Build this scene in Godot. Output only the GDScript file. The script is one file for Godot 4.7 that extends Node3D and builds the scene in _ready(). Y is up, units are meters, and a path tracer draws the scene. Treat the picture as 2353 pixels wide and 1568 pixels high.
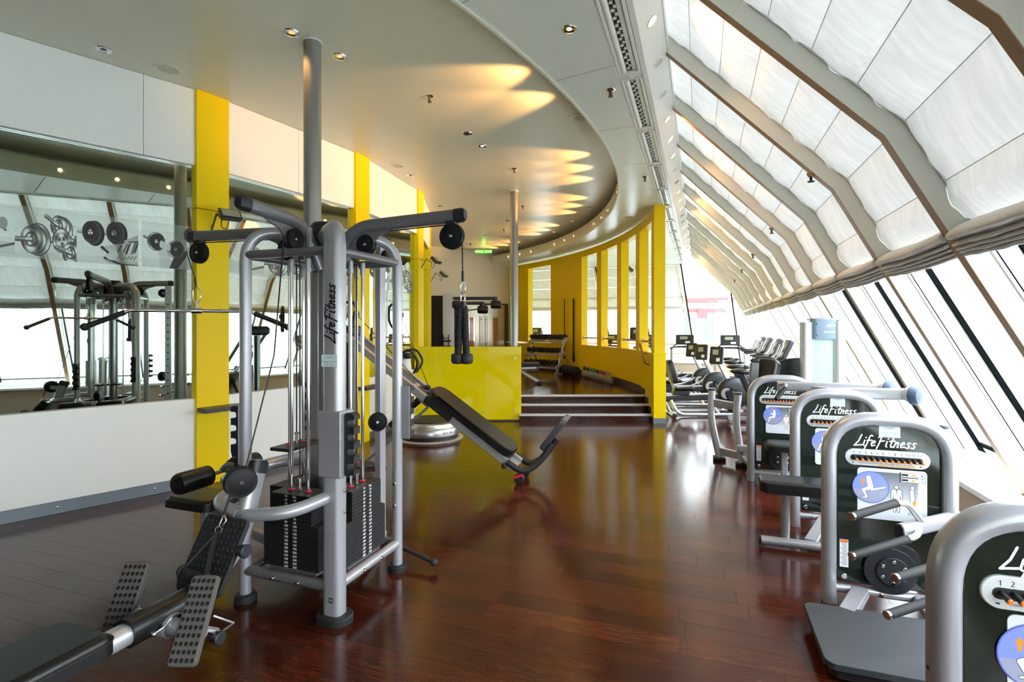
extends Node3D
# Gym on the upper deck of a ship. Metres, y up. Camera at the origin of the plan, looking along -z.
# (s, w): s runs along the sloping glazing, w across it to the right; both are turned 19.6 degrees from the camera axis.
# Round core, curved ceiling edge and curved yellow screen are concentric about PIVOT.
const FPX := 1210.0
const EYE := 1.65
const TURN := -0.3421
const PIVOT := Vector2(-9.6, 10.22)
var M := {}
var used := {}
var rng := RandomNumberGenerator.new()

class MB:
	var v := PackedVector3Array()
	var n := PackedVector3Array()
	var t := PackedVector2Array()
	var x := Transform3D.IDENTITY
	func tri(a: Vector3, b: Vector3, c: Vector3, na: Vector3, nb: Vector3, nc: Vector3, ua := Vector2.ZERO, ub := Vector2.ZERO, uc := Vector2.ZERO) -> void:
		a = x * a; b = x * b; c = x * c
		na = (x.basis * na).normalized(); nb = (x.basis * nb).normalized(); nc = (x.basis * nc).normalized()
		if (b - a).cross(c - a).dot(na + nb + nc) > 0.0:
			v.append(a); v.append(c); v.append(b); n.append(na); n.append(nc); n.append(nb); t.append(ua); t.append(uc); t.append(ub)
		else:
			v.append(a); v.append(b); v.append(c); n.append(na); n.append(nb); n.append(nc); t.append(ua); t.append(ub); t.append(uc)
	func quad(a: Vector3, b: Vector3, c: Vector3, d: Vector3, nn: Vector3, uvs := [Vector2(0, 1), Vector2(1, 1), Vector2(1, 0), Vector2(0, 0)]) -> void:
		tri(a, b, c, nn, nn, nn, uvs[0], uvs[1], uvs[2]); tri(a, c, d, nn, nn, nn, uvs[0], uvs[2], uvs[3])
	func quadn(a: Vector3, b: Vector3, c: Vector3, d: Vector3, na: Vector3, nb: Vector3, nc: Vector3, nd: Vector3) -> void:
		tri(a, b, c, na, nb, nc); tri(a, c, d, na, nc, nd)
	func box(c: Vector3, s: Vector3, bev := 0.0, bs := Basis.IDENTITY) -> MB:
		var h := s * 0.5
		var b: float = minf(bev, minf(h.x, minf(h.y, h.z)) * 0.95)
		var ax := [Vector3.RIGHT, Vector3.UP, Vector3.BACK]
		for k in 3:
			var i := (k + 1) % 3
			var j := (k + 2) % 3
			for sg in [-1.0, 1.0]:
				var o: Vector3 = ax[k] * h[k] * sg
				var e: Vector3 = ax[i] * (h[i] - b)
				var f: Vector3 = ax[j] * (h[j] - b)
				var nn: Vector3 = bs * (ax[k] * sg)
				quad(c + bs * (o - e - f), c + bs * (o + e - f), c + bs * (o + e + f), c + bs * (o - e + f), nn)
		if b > 0.0:
			for k in 3:
				var i := (k + 1) % 3
				var j := (k + 2) % 3
				for si in [-1.0, 1.0]:
					for sj in [-1.0, 1.0]:
						var e: Vector3 = ax[k] * (h[k] - b)
						var p: Vector3 = ax[i] * h[i] * si + ax[j] * (h[j] - b) * sj
						var q: Vector3 = ax[i] * (h[i] - b) * si + ax[j] * h[j] * sj
						var n1: Vector3 = bs * (ax[i] * si)
						var n2: Vector3 = bs * (ax[j] * sj)
						quadn(c + bs * (p - e), c + bs * (p + e), c + bs * (q + e), c + bs * (q - e), n1, n1, n2, n2)
			for sx in [-1.0, 1.0]:
				for sy in [-1.0, 1.0]:
					for sz in [-1.0, 1.0]:
						tri(c + bs * Vector3(h.x * sx, (h.y - b) * sy, (h.z - b) * sz), c + bs * Vector3((h.x - b) * sx, h.y * sy, (h.z - b) * sz), c + bs * Vector3((h.x - b) * sx, (h.y - b) * sy, h.z * sz), bs * Vector3(sx, 0, 0), bs * Vector3(0, sy, 0), bs * Vector3(0, 0, sz))
		return self
	# box between two points with a given width and height, long axis from a to b
	func bar(a: Vector3, b: Vector3, wd: float, ht: float, bev := 0.0, up := Vector3.UP) -> MB:
		var d := (b - a)
		var z := d.normalized()
		if absf(z.dot(up)) > 0.97:
			up = Vector3.RIGHT if absf(z.x) < 0.7 else Vector3.BACK
		var xx := up.cross(z).normalized()
		var yy := z.cross(xx).normalized()
		return box((a + b) * 0.5, Vector3(wd, ht, d.length()), bev, Basis(xx, yy, z))
	func frames(pts: PackedVector3Array, up: Vector3) -> Array:
		var out := []
		var m := pts.size()
		for i in m:
			var d: Vector3
			if i == 0: d = pts[1] - pts[0]
			elif i == m - 1: d = pts[m - 1] - pts[m - 2]
			else: d = (pts[i + 1] - pts[i]).normalized() + (pts[i] - pts[i - 1]).normalized()
			d = d.normalized()
			var side: Vector3
			if out.is_empty():
				var u := up
				if absf(d.dot(u)) > 0.97: u = Vector3.RIGHT if absf(d.x) < 0.7 else Vector3.BACK
				side = u.cross(d).normalized()
			else:
				side = (out[-1][0] - d * out[-1][0].dot(d)).normalized()
			out.append([side, d.cross(side).normalized(), d])
		return out
	# sweep a closed 2D profile (x = side, y = up) along a path
	func sweep(pts: PackedVector3Array, prof: PackedVector2Array, smooth := true, up := Vector3.UP, caps := true, scales := []) -> MB:
		var fr := frames(pts, up)
		var m := prof.size()
		var pn := PackedVector2Array()
		var area := 0.0
		for i in m:
			area += prof[i].cross(prof[(i + 1) % m])
		var sg := 1.0 if area > 0 else -1.0
		for i in m:
			var e1 := (prof[i] - prof[(i + m - 1) % m]).normalized()
			var e2 := (prof[(i + 1) % m] - prof[i]).normalized()
			var q := (e1 + e2).normalized()
			pn.append(Vector2(q.y, -q.x) * sg)
		for i in pts.size() - 1:
			var s0: float = scales[i] if scales.size() else 1.0
			var s1: float = scales[i + 1] if scales.size() else 1.0
			for j in m:
				var k := (j + 1) % m
				var a: Vector3 = pts[i] + (fr[i][0] * prof[j].x + fr[i][1] * prof[j].y) * s0
				var b: Vector3 = pts[i] + (fr[i][0] * prof[k].x + fr[i][1] * prof[k].y) * s0
				var c: Vector3 = pts[i + 1] + (fr[i + 1][0] * prof[k].x + fr[i + 1][1] * prof[k].y) * s1
				var d: Vector3 = pts[i + 1] + (fr[i + 1][0] * prof[j].x + fr[i + 1][1] * prof[j].y) * s1
				if smooth:
					quadn(a, b, c, d, fr[i][0] * pn[j].x + fr[i][1] * pn[j].y, fr[i][0] * pn[k].x + fr[i][1] * pn[k].y, fr[i + 1][0] * pn[k].x + fr[i + 1][1] * pn[k].y, fr[i + 1][0] * pn[j].x + fr[i + 1][1] * pn[j].y)
				else:
					var e := (prof[k] - prof[j]).normalized()
					var f := Vector2(e.y, -e.x) * sg
					var n0: Vector3 = fr[i][0] * f.x + fr[i][1] * f.y
					var n1: Vector3 = fr[i + 1][0] * f.x + fr[i + 1][1] * f.y
					quadn(a, b, c, d, n0, n0, n1, n1)
		if caps:
			for e in [0, pts.size() - 1]:
				var s: float = scales[e] if scales.size() else 1.0
				var nn: Vector3 = fr[e][2] * (-1.0 if e == 0 else 1.0)
				for j in range(1, m - 1):
					tri(pts[e] + (fr[e][0] * prof[0].x + fr[e][1] * prof[0].y) * s, pts[e] + (fr[e][0] * prof[j].x + fr[e][1] * prof[j].y) * s, pts[e] + (fr[e][0] * prof[j + 1].x + fr[e][1] * prof[j + 1].y) * s, nn, nn, nn)
		return self
	static func ring(r: float, seg: int, ry := -1.0) -> PackedVector2Array:
		var p := PackedVector2Array()
		for i in seg:
			var a := TAU * i / seg
			p.append(Vector2(cos(a) * r, sin(a) * (ry if ry > 0 else r)))
		return p
	static func rrect(w: float, h: float, r: float, k := 4) -> PackedVector2Array:
		var p := PackedVector2Array()
		r = minf(r, minf(w, h) * 0.4999)
		for q in 4:
			var c := Vector2((w * 0.5 - r) * [1, -1, -1, 1][q], (h * 0.5 - r) * [1, 1, -1, -1][q])
			for i in k + 1:
				var a := PI * 0.5 * (q + float(i) / k)
				p.append(c + Vector2(cos(a), sin(a)) * r)
		return p
	static func fillet(pts: Array, r: float, k := 5) -> PackedVector3Array:
		var o := PackedVector3Array([pts[0]])
		for i in range(1, pts.size() - 1):
			var p: Vector3 = pts[i]
			var a: Vector3 = pts[i - 1] - p
			var b: Vector3 = pts[i + 1] - p
			var q: float = minf(r, minf(a.length(), b.length()) * 0.48)
			var s := p + a.normalized() * q
			var e := p + b.normalized() * q
			for j in k + 1:
				var f := float(j) / k
				o.append(s.lerp(p, f).lerp(p.lerp(e, f), f))
		o.append(pts[-1])
		return o
	func tube(pts, r: float, seg := 10, caps := true, up := Vector3.UP) -> MB:
		return sweep(PackedVector3Array(pts), ring(r, seg), true, up, caps)
	func cyl(a: Vector3, b: Vector3, r: float, r2 := -1.0, seg := 16, bev := 0.0) -> MB:
		if r2 < 0: r2 = r
		var l := (b - a).length()
		var prof := [Vector2(0, 0), Vector2(r - bev, 0), Vector2(r, bev), Vector2(r2, l - bev), Vector2(r2 - bev, l), Vector2(0, l)] if bev > 0 else [Vector2(0, 0), Vector2(r, 0), Vector2(r2, l), Vector2(0, l)]
		return lathe(prof, a, (b - a) / l, seg)
	func lathe(prof: Array, o: Vector3, axis := Vector3.UP, seg := 20, arc := TAU, squash := Vector2.ONE) -> MB:
		var u := axis.normalized()
		var r := (Vector3.RIGHT if absf(u.x) < 0.8 else Vector3.BACK)
		r = (r - u * r.dot(u)).normalized()
		var f := u.cross(r).normalized()
		var m := prof.size()
		var en := []
		for i in m - 1:
			var e: Vector2 = (prof[i + 1] - prof[i]).normalized()
			en.append(Vector2(e.y, -e.x))
		# outward normal: for a profile going up with solid on the axis side
		var sgn := 1.0
		var sum := 0.0
		for i in m - 1:
			sum += (prof[i + 1].y - prof[i].y) * (prof[i].x + prof[i + 1].x)
		if sum < 0: sgn = -1.0
		for i in m - 1:
			var n0: Vector2 = en[i]
			var n1: Vector2 = en[i]
			if i > 0 and en[i].dot(en[i - 1]) > 0.75: n0 = (en[i] + en[i - 1]).normalized()
			if i < m - 2 and en[i].dot(en[i + 1]) > 0.75: n1 = (en[i] + en[i + 1]).normalized()
			var p0: Vector2 = prof[i]
			var p1: Vector2 = prof[i + 1]
			for j in seg:
				var a0 := arc * j / seg
				var a1 := arc * (j + 1) / seg
				var d0 := r * cos(a0) * squash.x + f * sin(a0) * squash.y
				var d1 := r * cos(a1) * squash.x + f * sin(a1) * squash.y
				var m0 := r * cos(a0) + f * sin(a0)
				var m1 := r * cos(a1) + f * sin(a1)
				var A := o + d0 * p0.x + u * p0.y
				var B := o + d1 * p0.x + u * p0.y
				var C := o + d1 * p1.x + u * p1.y
				var D := o + d0 * p1.x + u * p1.y
				var NA := (m0 * n0.x + u * n0.y) * sgn
				var NB := (m1 * n0.x + u * n0.y) * sgn
				var NC := (m1 * n1.x + u * n1.y) * sgn
				var ND := (m0 * n1.x + u * n1.y) * sgn
				if p0.x > 1e-5: tri(A, B, C, NA, NB, NC)
				if p1.x > 1e-5: tri(A, C, D, NA, NC, ND)
		return self
	# polygon in the xy plane, extruded from z0 to z1; inner: a smaller polygon with as many points for a rounded front edge
	func plate(poly: PackedVector2Array, z0: float, z1: float, inner := PackedVector2Array(), bev := 0.0, uvb := Rect2()) -> MB:
		var m := poly.size()
		var top := inner if inner.size() == m else poly
		var tri_i := Geometry2D.triangulate_polygon(top)
		for i in range(0, tri_i.size(), 3):
			var p := [top[tri_i[i]], top[tri_i[i + 1]], top[tri_i[i + 2]]]
			var uvs := [Vector2.ZERO, Vector2.ZERO, Vector2.ZERO]
			if uvb.size.x > 0:
				for q in 3:
					uvs[q] = Vector2((p[q].x - uvb.position.x) / uvb.size.x, 1.0 - (p[q].y - uvb.position.y) / uvb.size.y)
			tri(Vector3(p[0].x, p[0].y, z1), Vector3(p[1].x, p[1].y, z1), Vector3(p[2].x, p[2].y, z1), Vector3.BACK, Vector3.BACK, Vector3.BACK, uvs[0], uvs[1], uvs[2])
		tri_i = Geometry2D.triangulate_polygon(poly)
		for i in range(0, tri_i.size(), 3):
			var a := poly[tri_i[i]]
			var b := poly[tri_i[i + 1]]
			var c := poly[tri_i[i + 2]]
			tri(Vector3(a.x, a.y, z0), Vector3(b.x, b.y, z0), Vector3(c.x, c.y, z0), Vector3.FORWARD, Vector3.FORWARD, Vector3.FORWARD)
		var area := 0.0
		for i in m: area += poly[i].cross(poly[(i + 1) % m])
		var sg := 1.0 if area > 0 else -1.0
		var zm := z1 - (bev if inner.size() == m else 0.0)
		for i in m:
			var k := (i + 1) % m
			var e := (poly[k] - poly[i]).normalized()
			var ep := (poly[i] - poly[(i + m - 1) % m]).normalized()
			var ek := (poly[(k + 1) % m] - poly[k]).normalized()
			var f := Vector3(e.y, -e.x, 0) * sg
			var na := f
			var nb := f
			if e.dot(ep) > 0.8: na = (f + Vector3(ep.y, -ep.x, 0) * sg).normalized()
			if e.dot(ek) > 0.8: nb = (f + Vector3(ek.y, -ek.x, 0) * sg).normalized()
			quadn(Vector3(poly[i].x, poly[i].y, z0), Vector3(poly[k].x, poly[k].y, z0), Vector3(poly[k].x, poly[k].y, zm), Vector3(poly[i].x, poly[i].y, zm), na, nb, nb, na)
			if inner.size() == m:
				quadn(Vector3(poly[i].x, poly[i].y, zm), Vector3(poly[k].x, poly[k].y, zm), Vector3(inner[k].x, inner[k].y, z1), Vector3(inner[i].x, inner[i].y, z1), na, nb, Vector3.BACK, Vector3.BACK)
		return self
	func rplate(c: Vector3, w: float, h: float, r: float, th: float, bev := 0.004, bs := Basis.IDENTITY, k := 4) -> MB:
		var keep := x
		x = x * Transform3D(bs, c)
		plate(rrect(w, h, r, k), -th * 0.5, th * 0.5, rrect(w - 2 * bev, h - 2 * bev, maxf(r - bev, 0.001), k), bev, Rect2(-w * 0.5, -h * 0.5, w, h))
		x = keep
		return self
	func sph(c: Vector3, r: Vector3, seg := 14, rings := 8, bs := Basis.IDENTITY) -> MB:
		for i in rings:
			var p0 := PI * i / rings
			var p1 := PI * (i + 1) / rings
			for j in seg:
				var a0 := TAU * j / seg
				var a1 := TAU * (j + 1) / seg
				var q := []
				for pa in [[p0, a0], [p0, a1], [p1, a1], [p1, a0]]:
					q.append(Vector3(sin(pa[0]) * cos(pa[1]), cos(pa[0]), sin(pa[0]) * sin(pa[1])))
				var nn := []
				for d in q: nn.append(bs * (d / r).normalized())
				if i > 0: tri(c + bs * (q[0] * r), c + bs * (q[1] * r), c + bs * (q[2] * r), nn[0], nn[1], nn[2])
				if i < rings - 1: tri(c + bs * (q[0] * r), c + bs * (q[2] * r), c + bs * (q[3] * r), nn[0], nn[2], nn[3])
		return self
	func ringtorus(c: Vector3, axis: Vector3, R: float, r: float, seg := 20, k := 8) -> MB:
		var prof := []
		for i in k + 1:
			var a := TAU * i / k
			prof.append(Vector2(R + cos(a) * r, sin(a) * r))
		return lathe(prof, c, axis, seg)
	func stroke(pts: Array, wd: float, z: float, th := 0.0006) -> MB:
		for i in pts.size() - 1:
			var a: Vector2 = pts[i]
			var b: Vector2 = pts[i + 1]
			var d := (b - a).normalized()
			var s := Vector2(-d.y, d.x) * wd * 0.5
			quad(Vector3(a.x - s.x, a.y - s.y, z), Vector3(b.x - s.x, b.y - s.y, z), Vector3(b.x + s.x, b.y + s.y, z), Vector3(a.x + s.x, a.y + s.y, z), Vector3.BACK)
		for p in pts:
			for i in 6:
				var a0 := TAU * i / 6
				var a1 := TAU * (i + 1) / 6
				tri(Vector3(p.x, p.y, z), Vector3(p.x + cos(a0) * wd * 0.5, p.y + sin(a0) * wd * 0.5, z), Vector3(p.x + cos(a1) * wd * 0.5, p.y + sin(a1) * wd * 0.5, z), Vector3.BACK, Vector3.BACK, Vector3.BACK)
		return self
	func text(s: String, size: float, c: Vector3, bold := false, serif := false) -> MB:
		var tm := TextMesh.new()
		var f := SystemFont.new()
		f.font_names = PackedStringArray(["Droid Serif" if serif else "Droid Sans"])
		if bold: f.font_weight = 700
		tm.font = f
		tm.text = s
		tm.font_size = 32
		tm.pixel_size = size / 24.0
		tm.depth = 0.0
		tm.curve_step = 2.0
		if tm.get_surface_count() == 0: return self
		var a := tm.surface_get_arrays(0)
		var vv: PackedVector3Array = a[Mesh.ARRAY_VERTEX]
		var ii = a[Mesh.ARRAY_INDEX]
		if ii == null or ii.size() == 0:
			ii = range(vv.size())
		for i in range(0, ii.size(), 3):
			tri(c + vv[ii[i]], c + vv[ii[i + 1]], c + vv[ii[i + 2]], Vector3.BACK, Vector3.BACK, Vector3.BACK)
		return self
	func mesh() -> ArrayMesh:
		var m := ArrayMesh.new()
		var a := []
		a.resize(Mesh.ARRAY_MAX)
		a[Mesh.ARRAY_VERTEX] = v
		a[Mesh.ARRAY_NORMAL] = n
		a[Mesh.ARRAY_TEX_UV] = t
		m.add_surface_from_arrays(Mesh.PRIMITIVE_TRIANGLES, a)
		return m

# ---------- places ----------
func sw(s: float, w: float, y := 0.0) -> Vector3:
	return Vector3(0.3355 * s + 0.942 * w, y, -(0.942 * s - 0.3355 * w))
func pol(r: float, deg: float, y := 0.0) -> Vector3:
	return Vector3(PIVOT.x + r * cos(deg_to_rad(deg)), y, -(PIVOT.y + r * sin(deg_to_rad(deg))))
func at_h(px: float, py: float, y: float) -> Vector3:   # where the sight line through a pixel meets the level y
	var d := FPX * (EYE - y) / (py - 755.0)
	return Vector3((px - 1176.5) / FPX * d, y, -d)
func at_d(px: float, py: float, d: float) -> Vector3:
	return Vector3((px - 1176.5) / FPX * d, EYE + (755.0 - py) / FPX * d, -d)

# ---------- nodes ----------
func numbered(parent: Node, called: String) -> String:
	var key := str(parent.get_instance_id()) + called
	var k: int = used.get(key, 0)
	used[key] = k + 1
	return called if k == 0 else "%s_%03d" % [called, k]
func thing(called: String, label: String, category: String, pos := Vector3.ZERO, turn := 0.0, group := "") -> Node3D:
	var o := Node3D.new()
	o.name = numbered(self, called)
	add_child(o)
	o.position = pos
	o.rotation.y = turn
	o.set_meta("label", label)
	o.set_meta("category", category)
	if group != "": o.set_meta("group", group)
	return o
func struct(called: String, pos := Vector3.ZERO, turn := 0.0) -> Node3D:
	var o := Node3D.new()
	o.name = numbered(self, called)
	add_child(o)
	o.position = pos
	o.rotation.y = turn
	o.set_meta("kind", "structure")
	return o
func part(parent: Node, called: String, shape, m: Material, label := "") -> MeshInstance3D:
	var o := MeshInstance3D.new()
	o.name = numbered(parent, called)
	o.mesh = shape.mesh() if shape is MB else shape
	o.material_override = m
	parent.add_child(o)
	if label != "": o.set_meta("label", label)
	return o
func dup(o: Node3D, pos: Vector3, turn: float, label := "") -> Node3D:
	var base := str(o.name).split("_0")[0]
	var c: Node3D = o.duplicate()
	c.name = numbered(self, base)
	add_child(c)
	c.position = pos
	c.rotation.y = turn
	if label != "": c.set_meta("label", label)
	return c

# ---------- materials ----------
func mat(called: String, c: Color, rough := 0.5, metal := 0.0, spec := 0.5) -> StandardMaterial3D:
	var m := StandardMaterial3D.new()
	m.resource_name = called
	m.albedo_color = c
	m.roughness = rough
	m.metallic = metal
	m.metallic_specular = spec
	M[called] = m
	return m
func c8(r: int, g: int, b: int) -> Color:
	return Color8(r, g, b)
func noise_img(size: int, freq: float, sd: int, oct := 4) -> Image:
	var f := FastNoiseLite.new()
	f.seed = sd
	f.frequency = freq
	f.fractal_octaves = oct
	return f.get_seamless_image(size, size)
func tex(img: Image) -> ImageTexture:
	img.generate_mipmaps()
	return ImageTexture.create_from_image(img)
func wood_img(w: int, h: int, sd: int, dark: Color, mid: Color, light: Color) -> Image:
	var f := FastNoiseLite.new()
	f.seed = sd
	f.frequency = 0.01
	f.fractal_octaves = 4
	var g := FastNoiseLite.new()
	g.seed = sd + 7
	g.frequency = 0.02
	var im := Image.create(w, h, false, Image.FORMAT_RGB8)
	for y in h:
		for x in w:
			var wob := g.get_noise_2d(x * 0.35, y * 1.4) * 14.0
			var a := f.get_noise_2d(x * 0.45, (y + wob) * 7.0) * 0.5 + 0.5
			var b := f.get_noise_2d(x * 1.6 + 500, y * 26.0) * 0.5 + 0.5
			var k := clampf(0.5 + (a - 0.5) * 1.0 + (b - 0.5) * 0.9, 0, 1)
			var c := dark.lerp(mid, clampf(k * 2.0, 0, 1)) if k < 0.5 else mid.lerp(light, (k - 0.5) * 2.0)
			im.set_pixel(x, y, c)
	return im
func make_materials() -> void:
	# structure
	mat("ceiling", c8(214, 214, 196), 0.32, 0.0, 0.55)
	mat("lower_ceiling", c8(216, 221, 212), 0.28, 0.0, 0.55)
	mat("white_panel", c8(242, 246, 244), 0.42)
	mat("white_wall", c8(226, 218, 200), 0.5)
	mat("yellow", c8(245, 212, 0), 0.42, 0.0, 0.32)
	mat("yellow_glass", c8(232, 214, 0), 0.10, 0.0, 0.3)
	M.yellow_glass.clearcoat_enabled = true
	M.yellow_glass.clearcoat = 0.45
	M.yellow_glass.clearcoat_roughness = 0.03
	mat("mirror", Color(0.80, 0.86, 0.83), 0.015, 1.0)
	mat("baseboard", c8(128, 138, 148), 0.45, 0.5)
	mat("dark_base", c8(78, 70, 62), 0.5)
	mat("black", c8(12, 12, 13), 0.6)
	mat("white_trim", c8(228, 230, 226), 0.35)
	mat("frame_cream", c8(214, 214, 202), 0.4)
	mat("rib_tan", c8(160, 124, 90), 0.45)
	mat("sill_white", c8(236, 240, 238), 0.25)
	mat("sill_wall", c8(196, 178, 156), 0.5)
	mat("gasket", c8(8, 10, 13), 0.8, 0.0, 0.15)
	mat("column_grey", c8(150, 151, 148), 0.32, 0.5)
	mat("steel", c8(190, 190, 188), 0.28, 0.95)
	mat("chrome", c8(220, 220, 222), 0.1, 1.0)
	mat("nosing", c8(214, 214, 214), 0.35, 0.4)
	mat("speaker_white", c8(198, 196, 184), 0.6)
	var g := mat("glass", Color(1, 1, 1, 0.03), 0.0, 0.0, 0.5)
	g.transparency = BaseMaterial3D.TRANSPARENCY_ALPHA
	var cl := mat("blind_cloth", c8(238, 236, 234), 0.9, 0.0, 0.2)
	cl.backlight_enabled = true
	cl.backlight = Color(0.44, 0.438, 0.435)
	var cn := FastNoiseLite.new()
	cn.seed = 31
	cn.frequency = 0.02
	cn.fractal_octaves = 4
	var ci := Image.create(384, 256, false, Image.FORMAT_RGB8)  # soft wrinkle shading of the blinds, painted into the cloth colour as streaks
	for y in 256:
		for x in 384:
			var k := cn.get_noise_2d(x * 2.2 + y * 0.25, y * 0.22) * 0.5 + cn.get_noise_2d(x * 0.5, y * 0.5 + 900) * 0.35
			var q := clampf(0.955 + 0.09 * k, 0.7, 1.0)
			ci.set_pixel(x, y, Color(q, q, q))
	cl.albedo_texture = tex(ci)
	mat("blind_seam", c8(208, 208, 204), 0.8)
	# machines
	mat("silver", c8(168, 168, 175), 0.30, 0.45)
	mat("silver_dark", c8(122, 121, 126), 0.30, 0.5)
	mat("silver_light", c8(192, 193, 197), 0.34, 0.6)
	mat("rubber", c8(24, 25, 28), 0.62)
	mat("plastic", c8(30, 32, 37), 0.42)
	mat("pulley", c8(20, 21, 24), 0.5, 0.0, 0.35)
	mat("plate_black", c8(22, 23, 26), 0.5)
	mat("cable", c8(14, 14, 15), 0.4)
	mat("foam", c8(13, 12, 13), 0.5)
	mat("grip", c8(20, 18, 19), 0.7)
	var vi := mat("vinyl", c8(15, 16, 17), 0.36)
	var vimg := noise_img(256, 0.12, 5, 2)
	vimg.bump_map_to_normal_map(1.2)
	vi.normal_enabled = true
	vi.normal_scale = 0.35
	vi.normal_texture = tex(vimg)
	vi.uv1_triplanar = true
	vi.uv1_scale = Vector3(9, 9, 9)
	mat("shroud", c8(26, 34, 28), 0.07, 0.0, 0.55)
	mat("shroud_back", c8(150, 158, 154), 0.4, 0.3)
	mat("print_white", c8(236, 236, 234), 0.6)
	mat("print_black", c8(22, 22, 24), 0.6)
	mat("print_grey", c8(120, 124, 128), 0.6)
	mat("print_blue", c8(90, 140, 165), 0.6)
	mat("sticker", c8(216, 232, 236), 0.5)
	mat("capsule", c8(206, 208, 210), 0.35, 0.3)
	mat("orange", c8(240, 108, 20), 0.4)
	mat("red", c8(200, 24, 48), 0.35)
	mat("wood_rail", c8(176, 108, 52), 0.4)
	mat("shelf_dark", c8(58, 50, 48), 0.45)
	mat("pedal_grey", c8(84, 79, 74), 0.75)
	mat("mat_grey", c8(46, 49, 53), 0.8)
	mat("blue_grey", c8(112, 128, 146), 0.4, 0.2)
	mat("frost", c8(160, 182, 170), 0.35)
	mat("frame_yellow", c8(214, 196, 60), 0.4)
	mat("amber", c8(230, 140, 30), 0.4)
	mat("screen", c8(38, 42, 40), 0.12)
	mat("screen_lcd", c8(150, 158, 138), 0.2)
	mat("kettle_grey", c8(128, 128, 122), 0.5)
	mat("green", c8(40, 150, 50), 0.5)
	mat("kettle_red", c8(205, 36, 30), 0.5)
	mat("kettle_yellow", c8(224, 160, 20), 0.5)
	mat("door_steel", c8(196, 190, 172), 0.32, 0.7)
	mat("door_frame", c8(92, 84, 70), 0.4, 0.6)
	mat("slot_glass", c8(176, 112, 84), 0.1, 0.0)
	mat("mat_floor", c8(40, 30, 26), 0.5)
	# floor planks
	var tones := [[c8(36, 16, 10), c8(72, 32, 19), c8(92, 44, 26)], [c8(32, 14, 9), c8(64, 28, 17), c8(84, 39, 23)], [c8(40, 18, 11), c8(79, 36, 21), c8(99, 48, 28)], [c8(29, 13, 9), c8(57, 25, 16), c8(76, 35, 21)]]
	var rimg := noise_img(512, 0.012, 77, 5)
	var rough := Image.create(512, 512, false, Image.FORMAT_RGB8)
	for y in 512:
		for x in 512:
			var k := rimg.get_pixel(x, y).r
			var q := clampf(0.12 + 0.08 * k, 0, 1)
			rough.set_pixel(x, y, Color(q, q, q))
	var rt := tex(rough)
	for k in 4:
		var m := mat("plank_%d" % k, Color(0.89, 0.85, 0.82), 1.0, 0.0, 0.42)
		m.albedo_texture = tex(wood_img(700, 110, 11 + k * 5, tones[k][0], tones[k][1], tones[k][2]))
		m.roughness_texture = rt
	mat("slab", c8(24, 13, 10), 0.5)

func lettering(mb: MB, size: float, c: Vector3, z: float, thick := 0.11) -> MB:
	# brush script: size is the height of the capitals, c its centre
	var L := [
		[0.0, [[[0.42, 1.0], [0.22, 0.45], [-0.12, 0.02], [0.1, 0.06], [0.62, 0.12]]]],
		[0.62, [[[0.1, 0.52], [0.02, 0.1], [0.12, 0.04]], [[0.16, 0.74], [0.19, 0.78]]]],
		[0.88, [[[0.46, 0.92], [0.34, 1.0], [0.22, 0.86], [0.08, 0.3], [-0.12, -0.24]], [[0.02, 0.5], [0.42, 0.56]]]],
		[1.22, [[[0.08, 0.28], [0.36, 0.36], [0.36, 0.5], [0.2, 0.5], [0.06, 0.28], [0.12, 0.06], [0.38, 0.14]]]],
		[1.85, [[[0.24, 0.92], [0.12, 0.45], [-0.1, -0.16]], [[-0.02, 0.84], [0.3, 0.98], [0.98, 0.94]], [[0.08, 0.5], [0.48, 0.56]]]],
		[2.46, [[[0.1, 0.52], [0.02, 0.1], [0.12, 0.04]], [[0.16, 0.74], [0.19, 0.78]]]],
		[2.76, [[[0.3, 0.92], [0.1, 0.2], [0.14, 0.04], [0.3, 0.1]], [[0.0, 0.54], [0.42, 0.6]]]],
		[3.14, [[[0.12, 0.5], [0.0, 0.04]], [[0.05, 0.26], [0.26, 0.5], [0.36, 0.44], [0.26, 0.08], [0.36, 0.06]]]],
		[3.6, [[[0.08, 0.28], [0.36, 0.36], [0.36, 0.5], [0.2, 0.5], [0.06, 0.28], [0.12, 0.06], [0.38, 0.14]]]],
		[4.06, [[[0.4, 0.46], [0.24, 0.52], [0.14, 0.4], [0.3, 0.22], [0.22, 0.04], [0.0, 0.08]]]],
		[4.5, [[[0.4, 0.46], [0.24, 0.52], [0.14, 0.4], [0.3, 0.22], [0.22, 0.04], [0.0, 0.08]]]]]
	for g in L:
		for st in g[1]:
			var pts := []
			for p in st:
				var yy: float = p[1]
				pts.append(Vector2(c.x + (g[0] + p[0] + yy * 0.12 - 2.45) * size * 0.9, c.y + (yy - 0.4) * size))
			mb.stroke(pts, size * thick, z)
	return mb

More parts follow.
